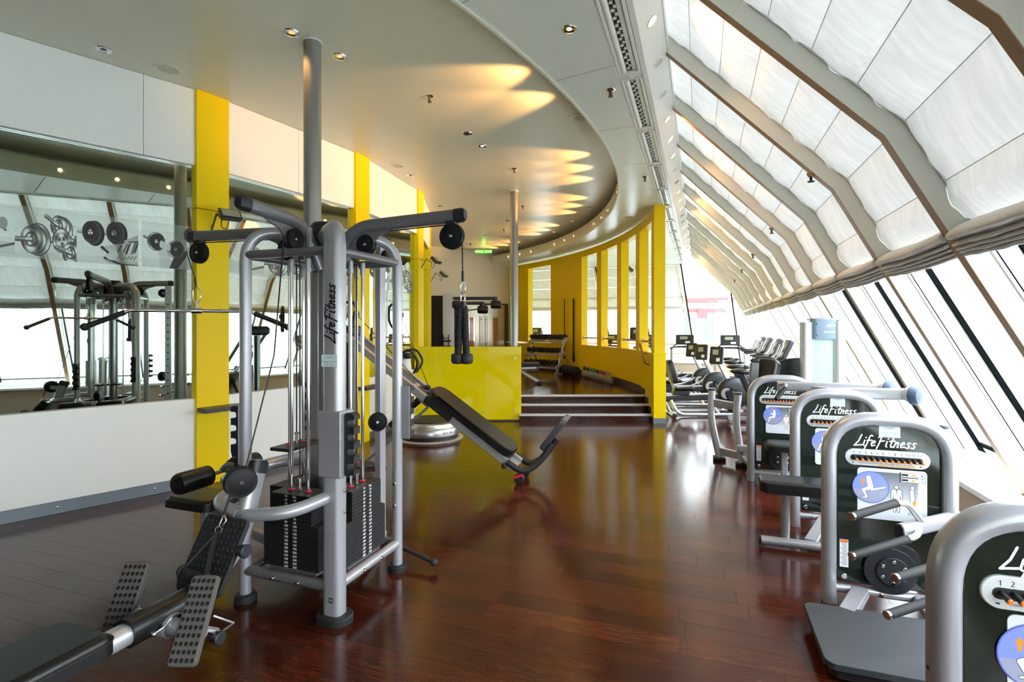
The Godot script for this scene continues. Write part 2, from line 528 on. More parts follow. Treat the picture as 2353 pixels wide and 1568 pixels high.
# ---------- camera, sky, light ----------
func set_up() -> void:
	var cam := Camera3D.new()
	cam.name = "camera"
	cam.near = 0.05
	cam.far = 2000.0
	cam.projection = Camera3D.PROJECTION_FRUSTUM
	cam.size = cam.near * 1568.0 / FPX
	cam.frustum_offset = Vector2(0, -cam.near * 29.0 / FPX)
	cam.position = Vector3(0, EYE, 0)
	add_child(cam)
	cam.current = true
	var we := WorldEnvironment.new()
	we.name = "environment"
	var e := Environment.new()
	e.background_mode = Environment.BG_SKY
	var sm := ProceduralSkyMaterial.new()
	sm.sky_top_color = Color(0.91, 0.97, 1.0)
	sm.sky_horizon_color = Color(0.665, 0.68, 0.69)
	sm.sky_curve = 0.6
	sm.ground_bottom_color = Color(0.6, 0.61, 0.6)
	sm.ground_horizon_color = Color(0.64, 0.65, 0.65)
	sm.sky_energy_multiplier = SKY
	sm.ground_energy_multiplier = SKY
	var sk := Sky.new()
	sk.sky_material = sm
	e.sky = sk
	e.tonemap_mode = Environment.TONE_MAPPER_LINEAR
	e.tonemap_exposure = EXPOSURE
	e.sdfgi_enabled = true
	e.ssao_enabled = true
	e.ssil_enabled = true
	we.environment = e
	add_child(we)
const SKY := 3.1
const EXPOSURE := 1.4
const WARM := Color(1.0, 0.74, 0.44)
const UP_Y := 4.14      # main ceiling
const LOW_Y := 3.80     # lowered rim of the ceiling
const CORE := [Vector2(-6.9, 2.82), Vector2(-4.95, 3.70), Vector2(-4.79, 3.87), Vector2(-3.30, 5.50), Vector2(-3.13, 5.76), Vector2(-2.23, 7.44), Vector2(-2.13, 7.73), Vector2(-1.715, 9.475), Vector2(-1.67, 9.72), Vector2(-1.77, 11.25), Vector2(-1.80, 11.45), Vector2(-2.35, 13.3), Vector2(-3.45, 15.1)]

func flat(poly: PackedVector2Array, y0: float, y1: float) -> MB:
	# polygon in plan (X, D), extruded upwards
	var mb := MB.new()
	mb.x = Transform3D(Basis(Vector3.RIGHT, Vector3.FORWARD, Vector3.UP), Vector3.ZERO)
	mb.plate(poly, y0, y1)
	return mb
func p2(v: Vector3) -> Vector2:
	return Vector2(v.x, -v.z)

func build_floor() -> void:
	var fl := struct("floor")
	var o := MB.new()
	o.x = Transform3D(Basis(Vector3.UP, TURN), Vector3.ZERO)
	o.box(Vector3(-5.75, -0.135, -6.2), Vector3(16.9, 0.246, 27.2))
	part(fl, "subfloor", o, M.slab)
	# planks run along w, rows step along s
	rng.seed = 5
	var rows := []
	var lens := [0.92, 1.08, 1.22]
	var shapes := []
	for l in lens:
		var mb := MB.new()
		mb.box(Vector3(0, -0.006, 0), Vector3(l - 0.0009, 0.012, 0.1543), 0.0006)
		mb.t = PackedVector2Array()
		for p in mb.v:
			mb.t.append(Vector2(p.x / 1.3 + 0.5, p.z / 0.16 + 0.5))
		shapes.append(mb)
	var made := []
	for l in shapes: made.append(l.mesh())
	var all := []
	var r := 0
	var s := -1.0
	while s < 17.4:
		var w := -9.0 - rng.randf() * 1.2
		while w < 1.88:
			var k := rng.randi() % 3
			var l: float = lens[k]
			var c := sw(s, w + l * 0.5)
			var tone := rng.randi() % 4
			var inside := (Vector2(c.x, -c.z) - PIVOT).length() < 7.2
			var platform := -c.z > 10.6 and (Vector2(c.x, -c.z) - PIVOT).length() < 11.8
			if not inside and not platform and w + l < 1.90:
				all.append([-c.z, c, k, tone])
			elif not inside and not platform:
				# the last plank of a row is cut at the sill wall
				var cut := 1.895 - w
				if cut > 0.05: all.append([-sw(s, w + cut * 0.5).z, sw(s, w + cut * 0.5), k, tone, cut])
			w += l
		s += 0.155
		r += 1
	var near := []
	var rest := []
	for a in all:
		var d: float = a[0]
		if d > 2.0 and absf(a[1].x) < d * 1.02 + 0.7: near.append(a)
		else: rest.append(a)
	near.sort_custom(func(p, q): return p[0] < q[0])
	for i in near.size():
		if i < 290:
			if near[i].size() > 4:
				rest.append(near[i])
				continue
			var pl := part(fl, "plank", made[near[i][2]], M["plank_%d" % near[i][3]])
			pl.position = near[i][1]
			pl.rotation.y = TURN
		else:
			rest.append(near[i])
	for tone in 4:
		var mb := MB.new()
		for a in rest:
			if a[3] != tone: continue
			var tf := Transform3D(Basis(Vector3.UP, TURN), a[1])
			var l: float = (a[4] if a.size() > 4 else lens[a[2]]) - 0.0009
			var q := 0.07715
			var uv := [Vector2(0.5 - l / 2.6, 0.02), Vector2(0.5 + l / 2.6, 0.02), Vector2(0.5 + l / 2.6, 0.98), Vector2(0.5 - l / 2.6, 0.98)]
			mb.x = tf
			mb.quad(Vector3(-l / 2, 0, -q), Vector3(l / 2, 0, -q), Vector3(l / 2, 0, q), Vector3(-l / 2, 0, q), Vector3.UP, uv)
			mb.quad(Vector3(-l / 2, 0, q), Vector3(l / 2, 0, q), Vector3(l / 2, -0.012, q), Vector3(-l / 2, -0.012, q), Vector3.BACK, uv)
		if mb.v.size():
			part(fl, "far_planks", mb, M["plank_%d" % tone]).set_meta("kind", "stuff")

func wall_part(a: Vector2, b: Vector2) -> Transform3D:
	var x := Vector3(b.x - a.x, 0, -(b.y - a.y)).normalized()
	return Transform3D(Basis(x, Vector3.UP, x.cross(Vector3.UP)), Vector3(a.x, 0, -a.y))

func build_core() -> void:
	# round core: white panels, mirror bands and yellow pilasters
	var mirrors := ["mirror panel beside the broad yellow pilaster, with dumbbell and shoe prints on it", "mirror panel between the first and second yellow pilaster behind the cable station", "narrow mirror panel between second and third yellow pilaster", "narrow mirror panel past the third yellow pilaster by the yellow glass guard"]
	var mk := 0
	for i in CORE.size() - 1:
		var a: Vector2 = CORE[i]
		var b: Vector2 = CORE[i + 1]
		var L := (b - a).length()
		var tf := wall_part(a, b)
		var pil := i in [1, 3, 5, 7, 9]
		var st := struct("wall_left")
		st.transform = tf
		if pil:
			var mb := MB.new()
			mb.box(Vector3(L * 0.5, 1.45, -0.05), Vector3(L + 0.03, 2.90, 0.18), 0.004)
			part(st, "pilaster_lower", mb, M.yellow)
			mb = MB.new()
			mb.box(Vector3(L * 0.5, 3.523, -0.05), Vector3(L + 0.03, 1.234, 0.18), 0.004)
			part(st, "pilaster_upper", mb, M.yellow)
			continue
		var y_bot := 0.40 if a.y > 9.5 else 0.0
		var mb := MB.new()
		mb.box(Vector3(L * 0.5, 2.07, -0.16), Vector3(L, 4.14, 0.16))
		part(st, "backing", mb, M.white_wall)
		if i in [10, 11]:
			continue
		mb = MB.new()
		mb.box(Vector3(L * 0.5, y_bot + 0.055, -0.012), Vector3(L, 0.11, 0.03), 0.003)
		part(st, "baseboard", mb, M.baseboard)
		var nb := int(L / 0.6)
		for q in nb:
			mb = MB.new()
			mb.sph(Vector3((q + 0.5) * L / nb, y_bot + 0.06, 0.004), Vector3(0.011, 0.011, 0.006), 8, 5)
			part(st, "screw", mb, M.chrome)
		mb = MB.new()
		mb.box(Vector3(L * 0.5, y_bot + 0.11 + (0.92 - y_bot - 0.11) * 0.5, -0.02), Vector3(L - 0.004, 0.92 - y_bot - 0.112, 0.06), 0.006)
		part(st, "panel", mb, M.white_panel)
		var cuts := [0.0, L]
		if L > 1.6: cuts = [0.0, L * (0.79 if i == 2 else 0.5), L]
		for q in cuts.size() - 1:
			mb = MB.new()
			var x0: float = cuts[q]
			var x1: float = cuts[q + 1]
			mb.box(Vector3((x0 + x1) * 0.5, 3.745, -0.02), Vector3(x1 - x0 - 0.003, 0.786, 0.06), 0.003)
			part(st, "panel", mb, M.white_panel)
		mb = MB.new()
		mb.box(Vector3(L * 0.5, 3.345, -0.015), Vector3(L, 0.014, 0.03), 0.002)
		part(st, "mirror_trim", mb, M.steel)
		if i in [2, 4, 6, 8]:
			var mi := thing("wall_mirror", mirrors[mk], "mirror")
			mi.transform = tf
			mk += 1
			mb = MB.new()
			mb.box(Vector3(L * 0.5, 2.13, -0.045), Vector3(L - 0.02, 2.41, 0.012))
			part(mi, "mirror_glass", mb, M.mirror)
	# shelves on the pilasters
	var k := 0
	for i in [3, 5]:
		var a: Vector2 = CORE[i]
		var b: Vector2 = CORE[i + 1]
		var o := thing("wall_shelf", ["dark brown shelf board fixed to the broad yellow pilaster behind the lat bar", "small dark brown shelf board on the second yellow pilaster"][k], "shelf")
		o.transform = wall_part(a, b)
		k += 1
		var mb := MB.new()
		mb.box(Vector3((b - a).length() * 0.5 + 0.05, 0.80, 0.13), Vector3((b - a).length() + 0.12, 0.045, 0.18), 0.004)
		part(o, "board", mb, M.shelf_dark)

func build_ceilings() -> void:
	var up := struct("ceiling")
	var mb := MB.new()
	mb.x = Transform3D(Basis(Vector3.UP, TURN), Vector3.ZERO)
	mb.box(Vector3(-7.12, UP_Y + 0.08, -5.75), Vector3(13.76, 0.16, 25.9))
	part(up, "upper_slab", mb, M.ceiling)
	var lo := struct("ceiling_rim")
	lo.name = "ceiling_001"
	# lowered rim: radial panels between the round edge and the vent line
	var a := -101.0
	while a < 52.0:
		var p := PackedVector2Array()
		var a1 := a + 6.45
		for q in 5:
			p.append(p2(pol(11.43, lerpf(a, a1, q / 4.0))))
		for ang in [a1, a]:
			var best := 19.0
			var r := 11.5
			while r < 19.0:
				var c := pol(r, ang)
				var w := 0.942 * c.x + 0.3355 * c.z * 1.0
				# w = .942 X - .3355 D with D = -z
				if w > -0.665:
					best = r
					break
				r += 0.01
			p.append(p2(pol(best, ang)))
		part(lo, "ceiling_panel", flat(p, LOW_Y, LOW_Y + 0.03), M.lower_ceiling)
		a += 6.5
	var back := MB.new()
	back.x = Transform3D(Basis(Vector3.UP, TURN), Vector3.ZERO)
	# fascia of the rim, dark slot above it
	var fas := MB.new()
	var slot := MB.new()
	for q in 160:
		var a0 := -101.0 + q * 0.96
		var a1 := a0 + 0.96
		var n0 := (pol(0, 0) - pol(1, a0)).normalized()
		var n1 := (pol(0, 0) - pol(1, a1)).normalized()
		fas.quadn(pol(11.43, a0, LOW_Y - 0.012), pol(11.43, a1, LOW_Y - 0.012), pol(11.43, a1, 4.03), pol(11.43, a0, 4.03), n0, n1, n1, n0)
		fas.quadn(pol(11.455, a0, LOW_Y - 0.012), pol(11.455, a1, LOW_Y - 0.012), pol(11.455, a1, 4.03), pol(11.455, a0, 4.03), -n0, -n1, -n1, -n0)
		fas.quad(pol(11.43, a0, LOW_Y - 0.012), pol(11.43, a1, LOW_Y - 0.012), pol(11.455, a1, LOW_Y - 0.012), pol(11.455, a0, LOW_Y - 0.012), Vector3.DOWN)
		fas.quad(pol(11.43, a0, 4.03), pol(11.43, a1, 4.03), pol(11.455, a1, 4.03), pol(11.455, a0, 4.03), Vector3.UP)
		slot.quadn(pol(11.75, a0, LOW_Y + 0.03), pol(11.75, a1, LOW_Y + 0.03), pol(11.75, a1, UP_Y), pol(11.75, a0, UP_Y), n0, n1, n1, n0)
		slot.quad(pol(11.455, a0, LOW_Y + 0.04), pol(11.455, a1, LOW_Y + 0.04), pol(11.75, a1, LOW_Y + 0.04), pol(11.75, a0, LOW_Y + 0.04), Vector3.UP)
	part(lo, "fascia", fas, M.ceiling)
	part(lo, "slot_recess", slot, M.lower_ceiling)
	# strip along the glazing: flat edge, slanted board with lamps, upstand
	var e := MB.new()
	e.x = Transform3D(Basis(Vector3.UP, TURN), Vector3.ZERO)
	e.box(Vector3(-0.436, LOW_Y + 0.015, -5.75), Vector3(0.04, 0.03, 25.6), 0.002)
	e.box(Vector3(-0.652, LOW_Y + 0.022, -5.75), Vector3(0.02, 0.03, 25.6), 0.002)
	part(lo, "edge_strip", e, M.white_trim)
	e = MB.new()
	e.x = Transform3D(Basis(Vector3.UP, TURN), Vector3.ZERO)
	e.box(Vector3(-0.55, LOW_Y + 0.16, -5.75), Vector3(0.24, 0.02, 25.6))
	e.box(Vector3(-0.665, LOW_Y + 0.09, -5.75), Vector3(0.01, 0.14, 25.6))
	e.box(Vector3(-0.455, LOW_Y + 0.09, -5.75), Vector3(0.01, 0.14, 25.6))
	part(lo, "vent_duct", e, M.lower_ceiling)
	e = MB.new()
	e.x = Transform3D(Basis(Vector3.UP, TURN) * Basis(Vector3.BACK, 0.823), sw(0, -0.327, 3.8935))
	e.box(Vector3(0, 0.01, -5.75), Vector3(0.256, 0.02, 25.6), 0.002)
	part(lo, "slanted_board", e, M.white_trim)
	e = MB.new()
	e.x = Transform3D(Basis(Vector3.UP, TURN), Vector3.ZERO)
	e.box(Vector3(-0.255, 4.13, -5.75), Vector3(0.02, 0.32, 25.6))
	part(lo, "upstand", e, M.white_trim)
	# slot diffusers in the vent line
	var proto: Node3D = null
	for k in 14:
		var s := 1.36 + 1.28 * k
		if proto == null:
			proto = thing("slot_diffuser", "long white slot air diffuser in the lowered ceiling along the windows", "vent", sw(s, -0.553, LOW_Y), TURN, "slot diffusers in the lowered ceiling")
			var f := MB.new()
			for sg in [-1.0, 1.0]:
				f.box(Vector3(0.08 * sg, 0.004, 0), Vector3(0.026, 0.018, 1.17), 0.004)
				f.box(Vector3(0, 0.004, 0.575 * sg), Vector3(0.16, 0.018, 0.02), 0.004)
			part(proto, "frame", f, M.white_trim)
			f = MB.new()
			f.sweep(PackedVector3Array([Vector3(-0.045, 0.012, -0.56), Vector3(-0.045, 0.012, 0.56)]), MB.ring(0.024, 10, 0.02))
			part(proto, "blade", f, M.white_trim)
			f = MB.new()
			f.box(Vector3(0.045, 0.022, 0), Vector3(0.04, 0.02, 1.13), 0.004)
			part(proto, "deflector", f, M.lower_ceiling)
			f = MB.new()
			for q in 24:
				f.box(Vector3(0.002 + (0.012 if q % 2 else -0.008), 0.02, -0.54 + q * 0.047), Vector3(0.026, 0.012, 0.026), 0.003, Basis(Vector3.UP, 0.3))
			part(proto, "vanes", f, M.white_trim)
			part(proto, "cover_plate", MB.new().box(Vector3(0.0, 0.012, 0.638), Vector3(0.185, 0.012, 0.10), 0.002), M.lower_ceiling)
			f = MB.new()
			f.box(Vector3(0.0, 0.004, 0.638), Vector3(0.022, 0.010, 0.10), 0.002)
			part(proto, "joiner", f, M.white_trim)
		else:
			dup(proto, sw(s, -0.553, LOW_Y), TURN)

func profile_offset(o: float, drop := 0.0) -> Array:
	# glazing section (w, y): top, knee, foot, moved into the room by o
	var T := Vector2(-0.36, 4.232)
	var K := Vector2(1.05, 2.776)
	var B := Vector2(2.25, 0.495)
	var n1 := Vector2(-(K - T).normalized().y, (K - T).normalized().x) * -1.0
	var n2 := Vector2(-(B - K).normalized().y, (B - K).normalized().x) * -1.0
	var m := (n1 + n2).normalized()
	m /= m.dot(n1)
	return [T + n1 * o, K + m * o, B + n2 * o]

func build_glazing() -> void:
	var step := 1.176
	var s_first := 2.263
	# one bay: rib on its near side, two panes, gaskets, blind rail
	var rib := MB.new()
	var pi_ := profile_offset(0.115)
	var po := profile_offset(-0.15)
	rib.plate(PackedVector2Array([pi_[0], pi_[1], pi_[2], po[2], po[1], po[0]]), -0.036, 0.036)
	var rm := rib.mesh()
	var face := MB.new()
	var pf := profile_offset(0.119)
	face.plate(PackedVector2Array([pf[0], pf[1], pf[2], pi_[2], pi_[1], pi_[0]]), -0.0365, 0.0365)
	var fm := face.mesh()
	var g := profile_offset(-0.13)
	var panes := []
	for q in 2:
		var mb := MB.new()
		var a: Vector2 = g[q]
		var b: Vector2 = g[q + 1]
		var nn := Vector3(-(b - a).y, (b - a).x, 0).normalized()
		mb.quad(Vector3(a.x, a.y, -0.03), Vector3(b.x, b.y, -0.03), Vector3(b.x, b.y, -step + 0.03), Vector3(a.x, a.y, -step + 0.03), nn)
		panes.append(mb.mesh())
	var gk := MB.new()
	var gg := profile_offset(-0.115)
	for z in [-0.048, -step + 0.048]:
		gk.bar(Vector3(gg[0].x, gg[0].y, z), Vector3(gg[1].x, gg[1].y, z), 0.022, 0.03)
		gk.bar(Vector3(gg[1].x, gg[1].y, z), Vector3(gg[2].x, gg[2].y, z), 0.026, 0.03)
	gk.bar(Vector3(gg[2].x - 0.03, gg[2].y + 0.085, -0.04), Vector3(gg[2].x - 0.03, gg[2].y + 0.085, -step + 0.04), 0.03, 0.03)
	var gm := gk.mesh()
	var rl := MB.new()
	var rr := profile_offset(0.0)
	for z in [0.043, -step - 0.0 + 1.9 * step * 0.0 + step - 0.043 - step]:
		rl.bar(Vector3(rr[1].x, rr[1].y, z), Vector3(rr[2].x - 0.045, rr[2].y + 0.085, z), 0.014, 0.022, 0.002)
		rl.bar(Vector3(rr[0].x, rr[0].y, z), Vector3(rr[1].x, rr[1].y, z), 0.014, 0.022, 0.002)
	var rlm := rl.mesh()
	var rs := MB.new()
	rs.bar(Vector3(rr[1].x, rr[1].y, 0.0505) + Vector3(0.006, 0.003, 0), Vector3(rr[2].x - 0.045, rr[2].y + 0.085, 0.0505) + Vector3(0.006, 0.003, 0), 0.003, 0.006)
	var rsm := rs.mesh()
	var cr := MB.new()   # pale kerb at the foot of each pane
	cr.bar(Vector3(2.26, 0.53, -0.04), Vector3(2.26, 0.53, -step + 0.04), 0.14, 0.09, 0.01)
	var crm := cr.mesh()
	for k in range(-8, 14):
		var s := s_first + step * k
		var o := struct("window_%d" % (k + 9), sw(s, 0), TURN)
		part(o, "rib", rm, M.frame_cream)
		part(o, "rib_face", fm, M.rib_tan)
		part(o, "roof_pane", panes[0], M.glass)
		part(o, "wall_pane", panes[1], M.glass)
		part(o, "gasket", gm, M.gasket)
		part(o, "blind_rail", rlm, M.white_trim)
		part(o, "rail_slot", rsm, M.gasket)
		part(o, "kerb", crm, M.frame_cream)
	# sill
	var si := struct("window_sill")
	si.name = "trim_1"
	var sl := MB.new()
	sl.x = Transform3D(Basis(Vector3.UP, TURN), Vector3.ZERO)
	sl.box(Vector3(2.12, 0.47, -6.2), Vector3(0.52, 0.05, 26.4), 0.008)
	part(si, "sill_board", sl, M.sill_white)
	sl = MB.new()
	sl.x = Transform3D(Basis(Vector3.UP, TURN), Vector3.ZERO)
	sl.box(Vector3(1.92, 0.222, -6.2), Vector3(0.05, 0.444, 26.4))
	part(si, "sill_front", sl, M.sill_wall)
	sl = MB.new()
	sl.x = Transform3D(Basis(Vector3.UP, TURN), Vector3.ZERO)
	sl.box(Vector3(2.42, 0.2, -6.2), Vector3(0.06, 0.62, 26.4))
	part(si, "outer_curb", sl, M.frame_cream)
	build_end_wall(s_first + step * 14)

func build_end_wall(s_end: float) -> void:
	# far glazed front, leaning out at the foot
	var s0 := 18.35
	var s1 := 19.35
	var o := struct("window_30", sw(0, 0), TURN)
	var at := func(w: float, y: float) -> Vector3:
		var f := (4.0 - y) / 3.5
		return Vector3(w + 0.5 * f * clampf((1.6 - w) / 0.8, 0.0, 1.0), y, -lerpf(s0, s1, f))
	var ws := [2.25, 0.74, -0.68, -2.10, -3.52, -4.94, -6.36, -7.78, -9.2]
	var top := func(w: float) -> float:
		if w <= -0.3: return 4.1
		if w < 1.05: return 2.776 + 1.033 * (1.05 - w)
		return 2.776 - 1.9 * (w - 1.05)
	for k in ws.size():
		var w: float = ws[k]
		if k == 0: continue
		var mb := MB.new()
		mb.bar(at.call(w, 0.5), at.call(w, top.call(w)), 0.08, 0.16, 0.004, Vector3.RIGHT.cross(Vector3.UP))
		part(o, "mullion", mb, M.frame_cream)
		mb = MB.new()
		mb.bar(at.call(w + 0.065, 0.5) + Vector3(0, 0, 0.04), at.call(w + 0.065, top.call(w + 0.065)) + Vector3(0, 0, 0.04), 0.03, 0.05)
		part(o, "gasket", mb, M.gasket)
	# hip ribs at the corner
	var hip := MB.new()
	hip.bar(at.call(-0.25, 4.1), at.call(1.05, 2.776), 0.10, 0.16, 0.004)
	hip.bar(at.call(1.05, 2.776), at.call(2.25, 0.5), 0.10, 0.16, 0.004)
	part(o, "hip_rib", hip, M.frame_cream)
	var tr := MB.new()
	tr.bar(at.call(1.05, 2.72), at.call(-9.2, 2.72), 0.06, 0.07, 0.003)
	part(o, "transom", tr, M.frame_cream)
	for k in ws.size() - 1:
		var wa: float = ws[k]
		var wb: float = ws[k + 1]
		var mb := MB.new()
		var off := Vector3(0, 0, -0.06)
		var pts := [at.call(wa, 0.5), at.call(wb, 0.5), at.call(wb, top.call(wb)), at.call(wa, top.call(wa))]
		if k == 0:
			pts = [at.call(2.25, 0.5), at.call(wb, 0.5), at.call(wb, top.call(wb)), at.call(1.05, 2.776)]
		mb.quad(pts[0] + off, pts[1] + off, pts[2] + off, pts[3] + off, Vector3(0, 0.3, 1).normalized())
		part(o, "pane", mb, M.glass)
	var sl := MB.new()
	sl.box(Vector3(-3.5, 0.47, -19.28), Vector3(11.4, 0.05, 0.5), 0.006)
	part(o, "sill_board", sl, M.sill_white)
	sl = MB.new()
	sl.box(Vector3(-3.5, 0.222, -19.08), Vector3(11.4, 0.444, 0.05))
	part(o, "sill_front", sl, M.sill_wall)
	# blinds of the far front
	for k in range(1, ws.size() - 1):
		var wa: float = ws[k] - 0.05
		var wb: float = ws[k + 1] + 0.05
		var b := thing("flat_blind", "pale blind drawn half way down the far sloping front window", "blind", sw(0, 0), TURN, "flat blinds on the far front windows")
		var low := 2.76 if k == 1 else 2.42
		var rows := 5
		var hi: float = minf(top.call(wa), top.call(wb)) - 0.02
		for r in rows:
			var y0 := lerpf(low, hi, float(r) / rows)
			var y1 := lerpf(low, hi, float(r + 1) / rows) - 0.006
			var mb := MB.new()
			var f := Vector3(0, 0, 0.04)
			mb.quad(at.call(wa, y0) + f, at.call(wb, y0) + f, at.call(wb, y1) + f, at.call(wa, y1) + f, Vector3(0, -0.3, 1).normalized())
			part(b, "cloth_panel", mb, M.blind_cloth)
		if k > 1:
			var roll := MB.new()
			for q in 3:
				roll.sweep(PackedVector3Array([at.call(wa, low - 0.02 - q * 0.035) + Vector3(0, 0, 0.09), at.call(wb, low - 0.02 - q * 0.035) + Vector3(0, 0, 0.09)]), MB.ring(0.05, 10, 0.03))
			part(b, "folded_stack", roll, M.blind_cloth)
	# blind wall beyond
	var wl := struct("wall_front", sw(0, 0), TURN)
	var m2 := MB.new()
	m2.box(Vector3(-11.7, 2.0, -18.5), Vector3(5.0, 4.4, 0.2))
	part(wl, "wall_panel", m2, M.white_wall)
	wl = struct("wall_back", sw(0, 0), TURN)
	m2 = MB.new()
	m2.box(Vector3(-5.8, 2.0, 7.2), Vector3(17.4, 4.8, 0.2))
	part(wl, "wall_panel", m2, M.white_wall)
	wl = struct("wall_far_left", sw(0, 0), TURN)
	m2 = MB.new()
	m2.box(Vector3(-14.1, 2.0, -5.7), Vector3(0.2, 4.8, 26.0))
	part(wl, "wall_panel", m2, M.white_wall)

func build_blinds() -> void:
	var step := 1.176
	var s_first := 2.263
	var half := step * 0.5 - 0.038
	var P := profile_offset(0.0)
	var T: Vector2 = P[0]
	var K: Vector2 = P[1]
	var B: Vector2 = P[2]
	var u1 := (T - K).normalized()
	var u2 := (B - K).normalized()
	var nodes := []
	for k in range(6, -1, -1): nodes.append(K + u1 * 0.3225 * k)
	nodes.append(K + u2 * 0.385)
	nodes.append(K + u2 * 0.645)
	rng.seed = 21
	var ns := FastNoiseLite.new()
	ns.seed = 4
	ns.frequency = 1.6
	var panels := []
	var seams := []
	for q in nodes.size() - 1:
		var a: Vector2 = nodes[q]
		var b: Vector2 = nodes[q + 1]
		var mb := MB.new()
		var nx := 26
		var ny := 6
		var nrm := Vector2((b - a).y, -(b - a).x).normalized()
		if nrm.y > 0: nrm = -nrm
		var grid := []
		for i in nx + 1:
			var col := []
			for j in ny + 1:
				var f := float(j) / ny
				var z := lerpf(half, -half, float(i) / nx)
				var sag := sin(f * PI) * (0.022 if q < 7 else 0.05) * (1.0 - 0.35 * absf(z) / half)
				var wr := ns.get_noise_2d(z * 11.0 + q * 13.0 + f * 2.0, f * 0.9) * 0.022 * sin(f * PI)
				var p: Vector2 = a.lerp(b, f) + nrm * (sag + wr)
				col.append(Vector3(p.x, p.y, z))
			grid.append(col)
		var gn := func(i: int, j: int) -> Vector3:
			var dx: Vector3 = grid[mini(i + 1, nx)][j] - grid[maxi(i - 1, 0)][j]
			var dy: Vector3 = grid[i][mini(j + 1, ny)] - grid[i][maxi(j - 1, 0)]
			var m := dx.cross(dy).normalized()
			if m.dot(Vector3(nrm.x, nrm.y, 0)) < 0: m = -m
			return m
		for i in nx:
			for j in ny:
				mb.quadn(grid[i][j], grid[i + 1][j], grid[i + 1][j + 1], grid[i][j + 1], gn.call(i, j), gn.call(i + 1, j), gn.call(i + 1, j + 1), gn.call(i, j + 1))
		mb.t = PackedVector2Array()
		for p in mb.v: mb.t.append(Vector2(p.z / 1.2 + q * 0.37, ((Vector2(p.x, p.y) - a).dot((b - a).normalized()) / 0.8 + q * 0.41)))
		panels.append(mb.mesh())
		var sm := MB.new()
		sm.tube([Vector3(b.x, b.y, half + 0.012), Vector3(b.x, b.y, -half - 0.012)], 0.0024, 6)
		seams.append(sm.mesh())
	# gathered folds at the lower edge
	var folds := []
	for q in 5:
		var mb := MB.new()
		var c: Vector2 = K + u2 * (0.655 + (0.028 + q * 0.024 if q > 0 else 0.0)) + Vector2(-0.885, -0.4657) * 0.05
		var prof := PackedVector2Array()
		for j in 14:
			var an := TAU * j / 14
			prof.append(Vector2(cos(an) * (0.100 - q * 0.006), sin(an) * (0.036 if q == 0 else 0.015)))
		var pts := PackedVector3Array()
		for i in 15:
			var z := lerpf(half - 0.005, -half + 0.005, i / 14.0)
			pts.append(Vector3(c.x + ns.get_noise_2d(z * 5.0, q * 3.0) * 0.006, c.y + ns.get_noise_2d(z * 4.0, 50 + q * 3.0) * 0.008 - 0.012 * sin(PI * i / 14.0), z))
		mb.sweep(pts, prof, true, Vector3(-0.4657, 0.885, 0))
		folds.append(mb.mesh())
	var proto: Node3D = null
	for k in range(-7, 13):
		var pos := sw(s_first + step * (k + 0.5), 0)
		if proto == null:
			proto = thing("roman_blind", "white translucent roman blind gathered in folds under the sloping window", "blind", pos, TURN, "roman blinds on the sloping glazing")
			for q in panels.size():
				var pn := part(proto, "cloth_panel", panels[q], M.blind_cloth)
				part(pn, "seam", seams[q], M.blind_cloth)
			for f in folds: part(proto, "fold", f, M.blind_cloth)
		else:
			dup(proto, pos, TURN)

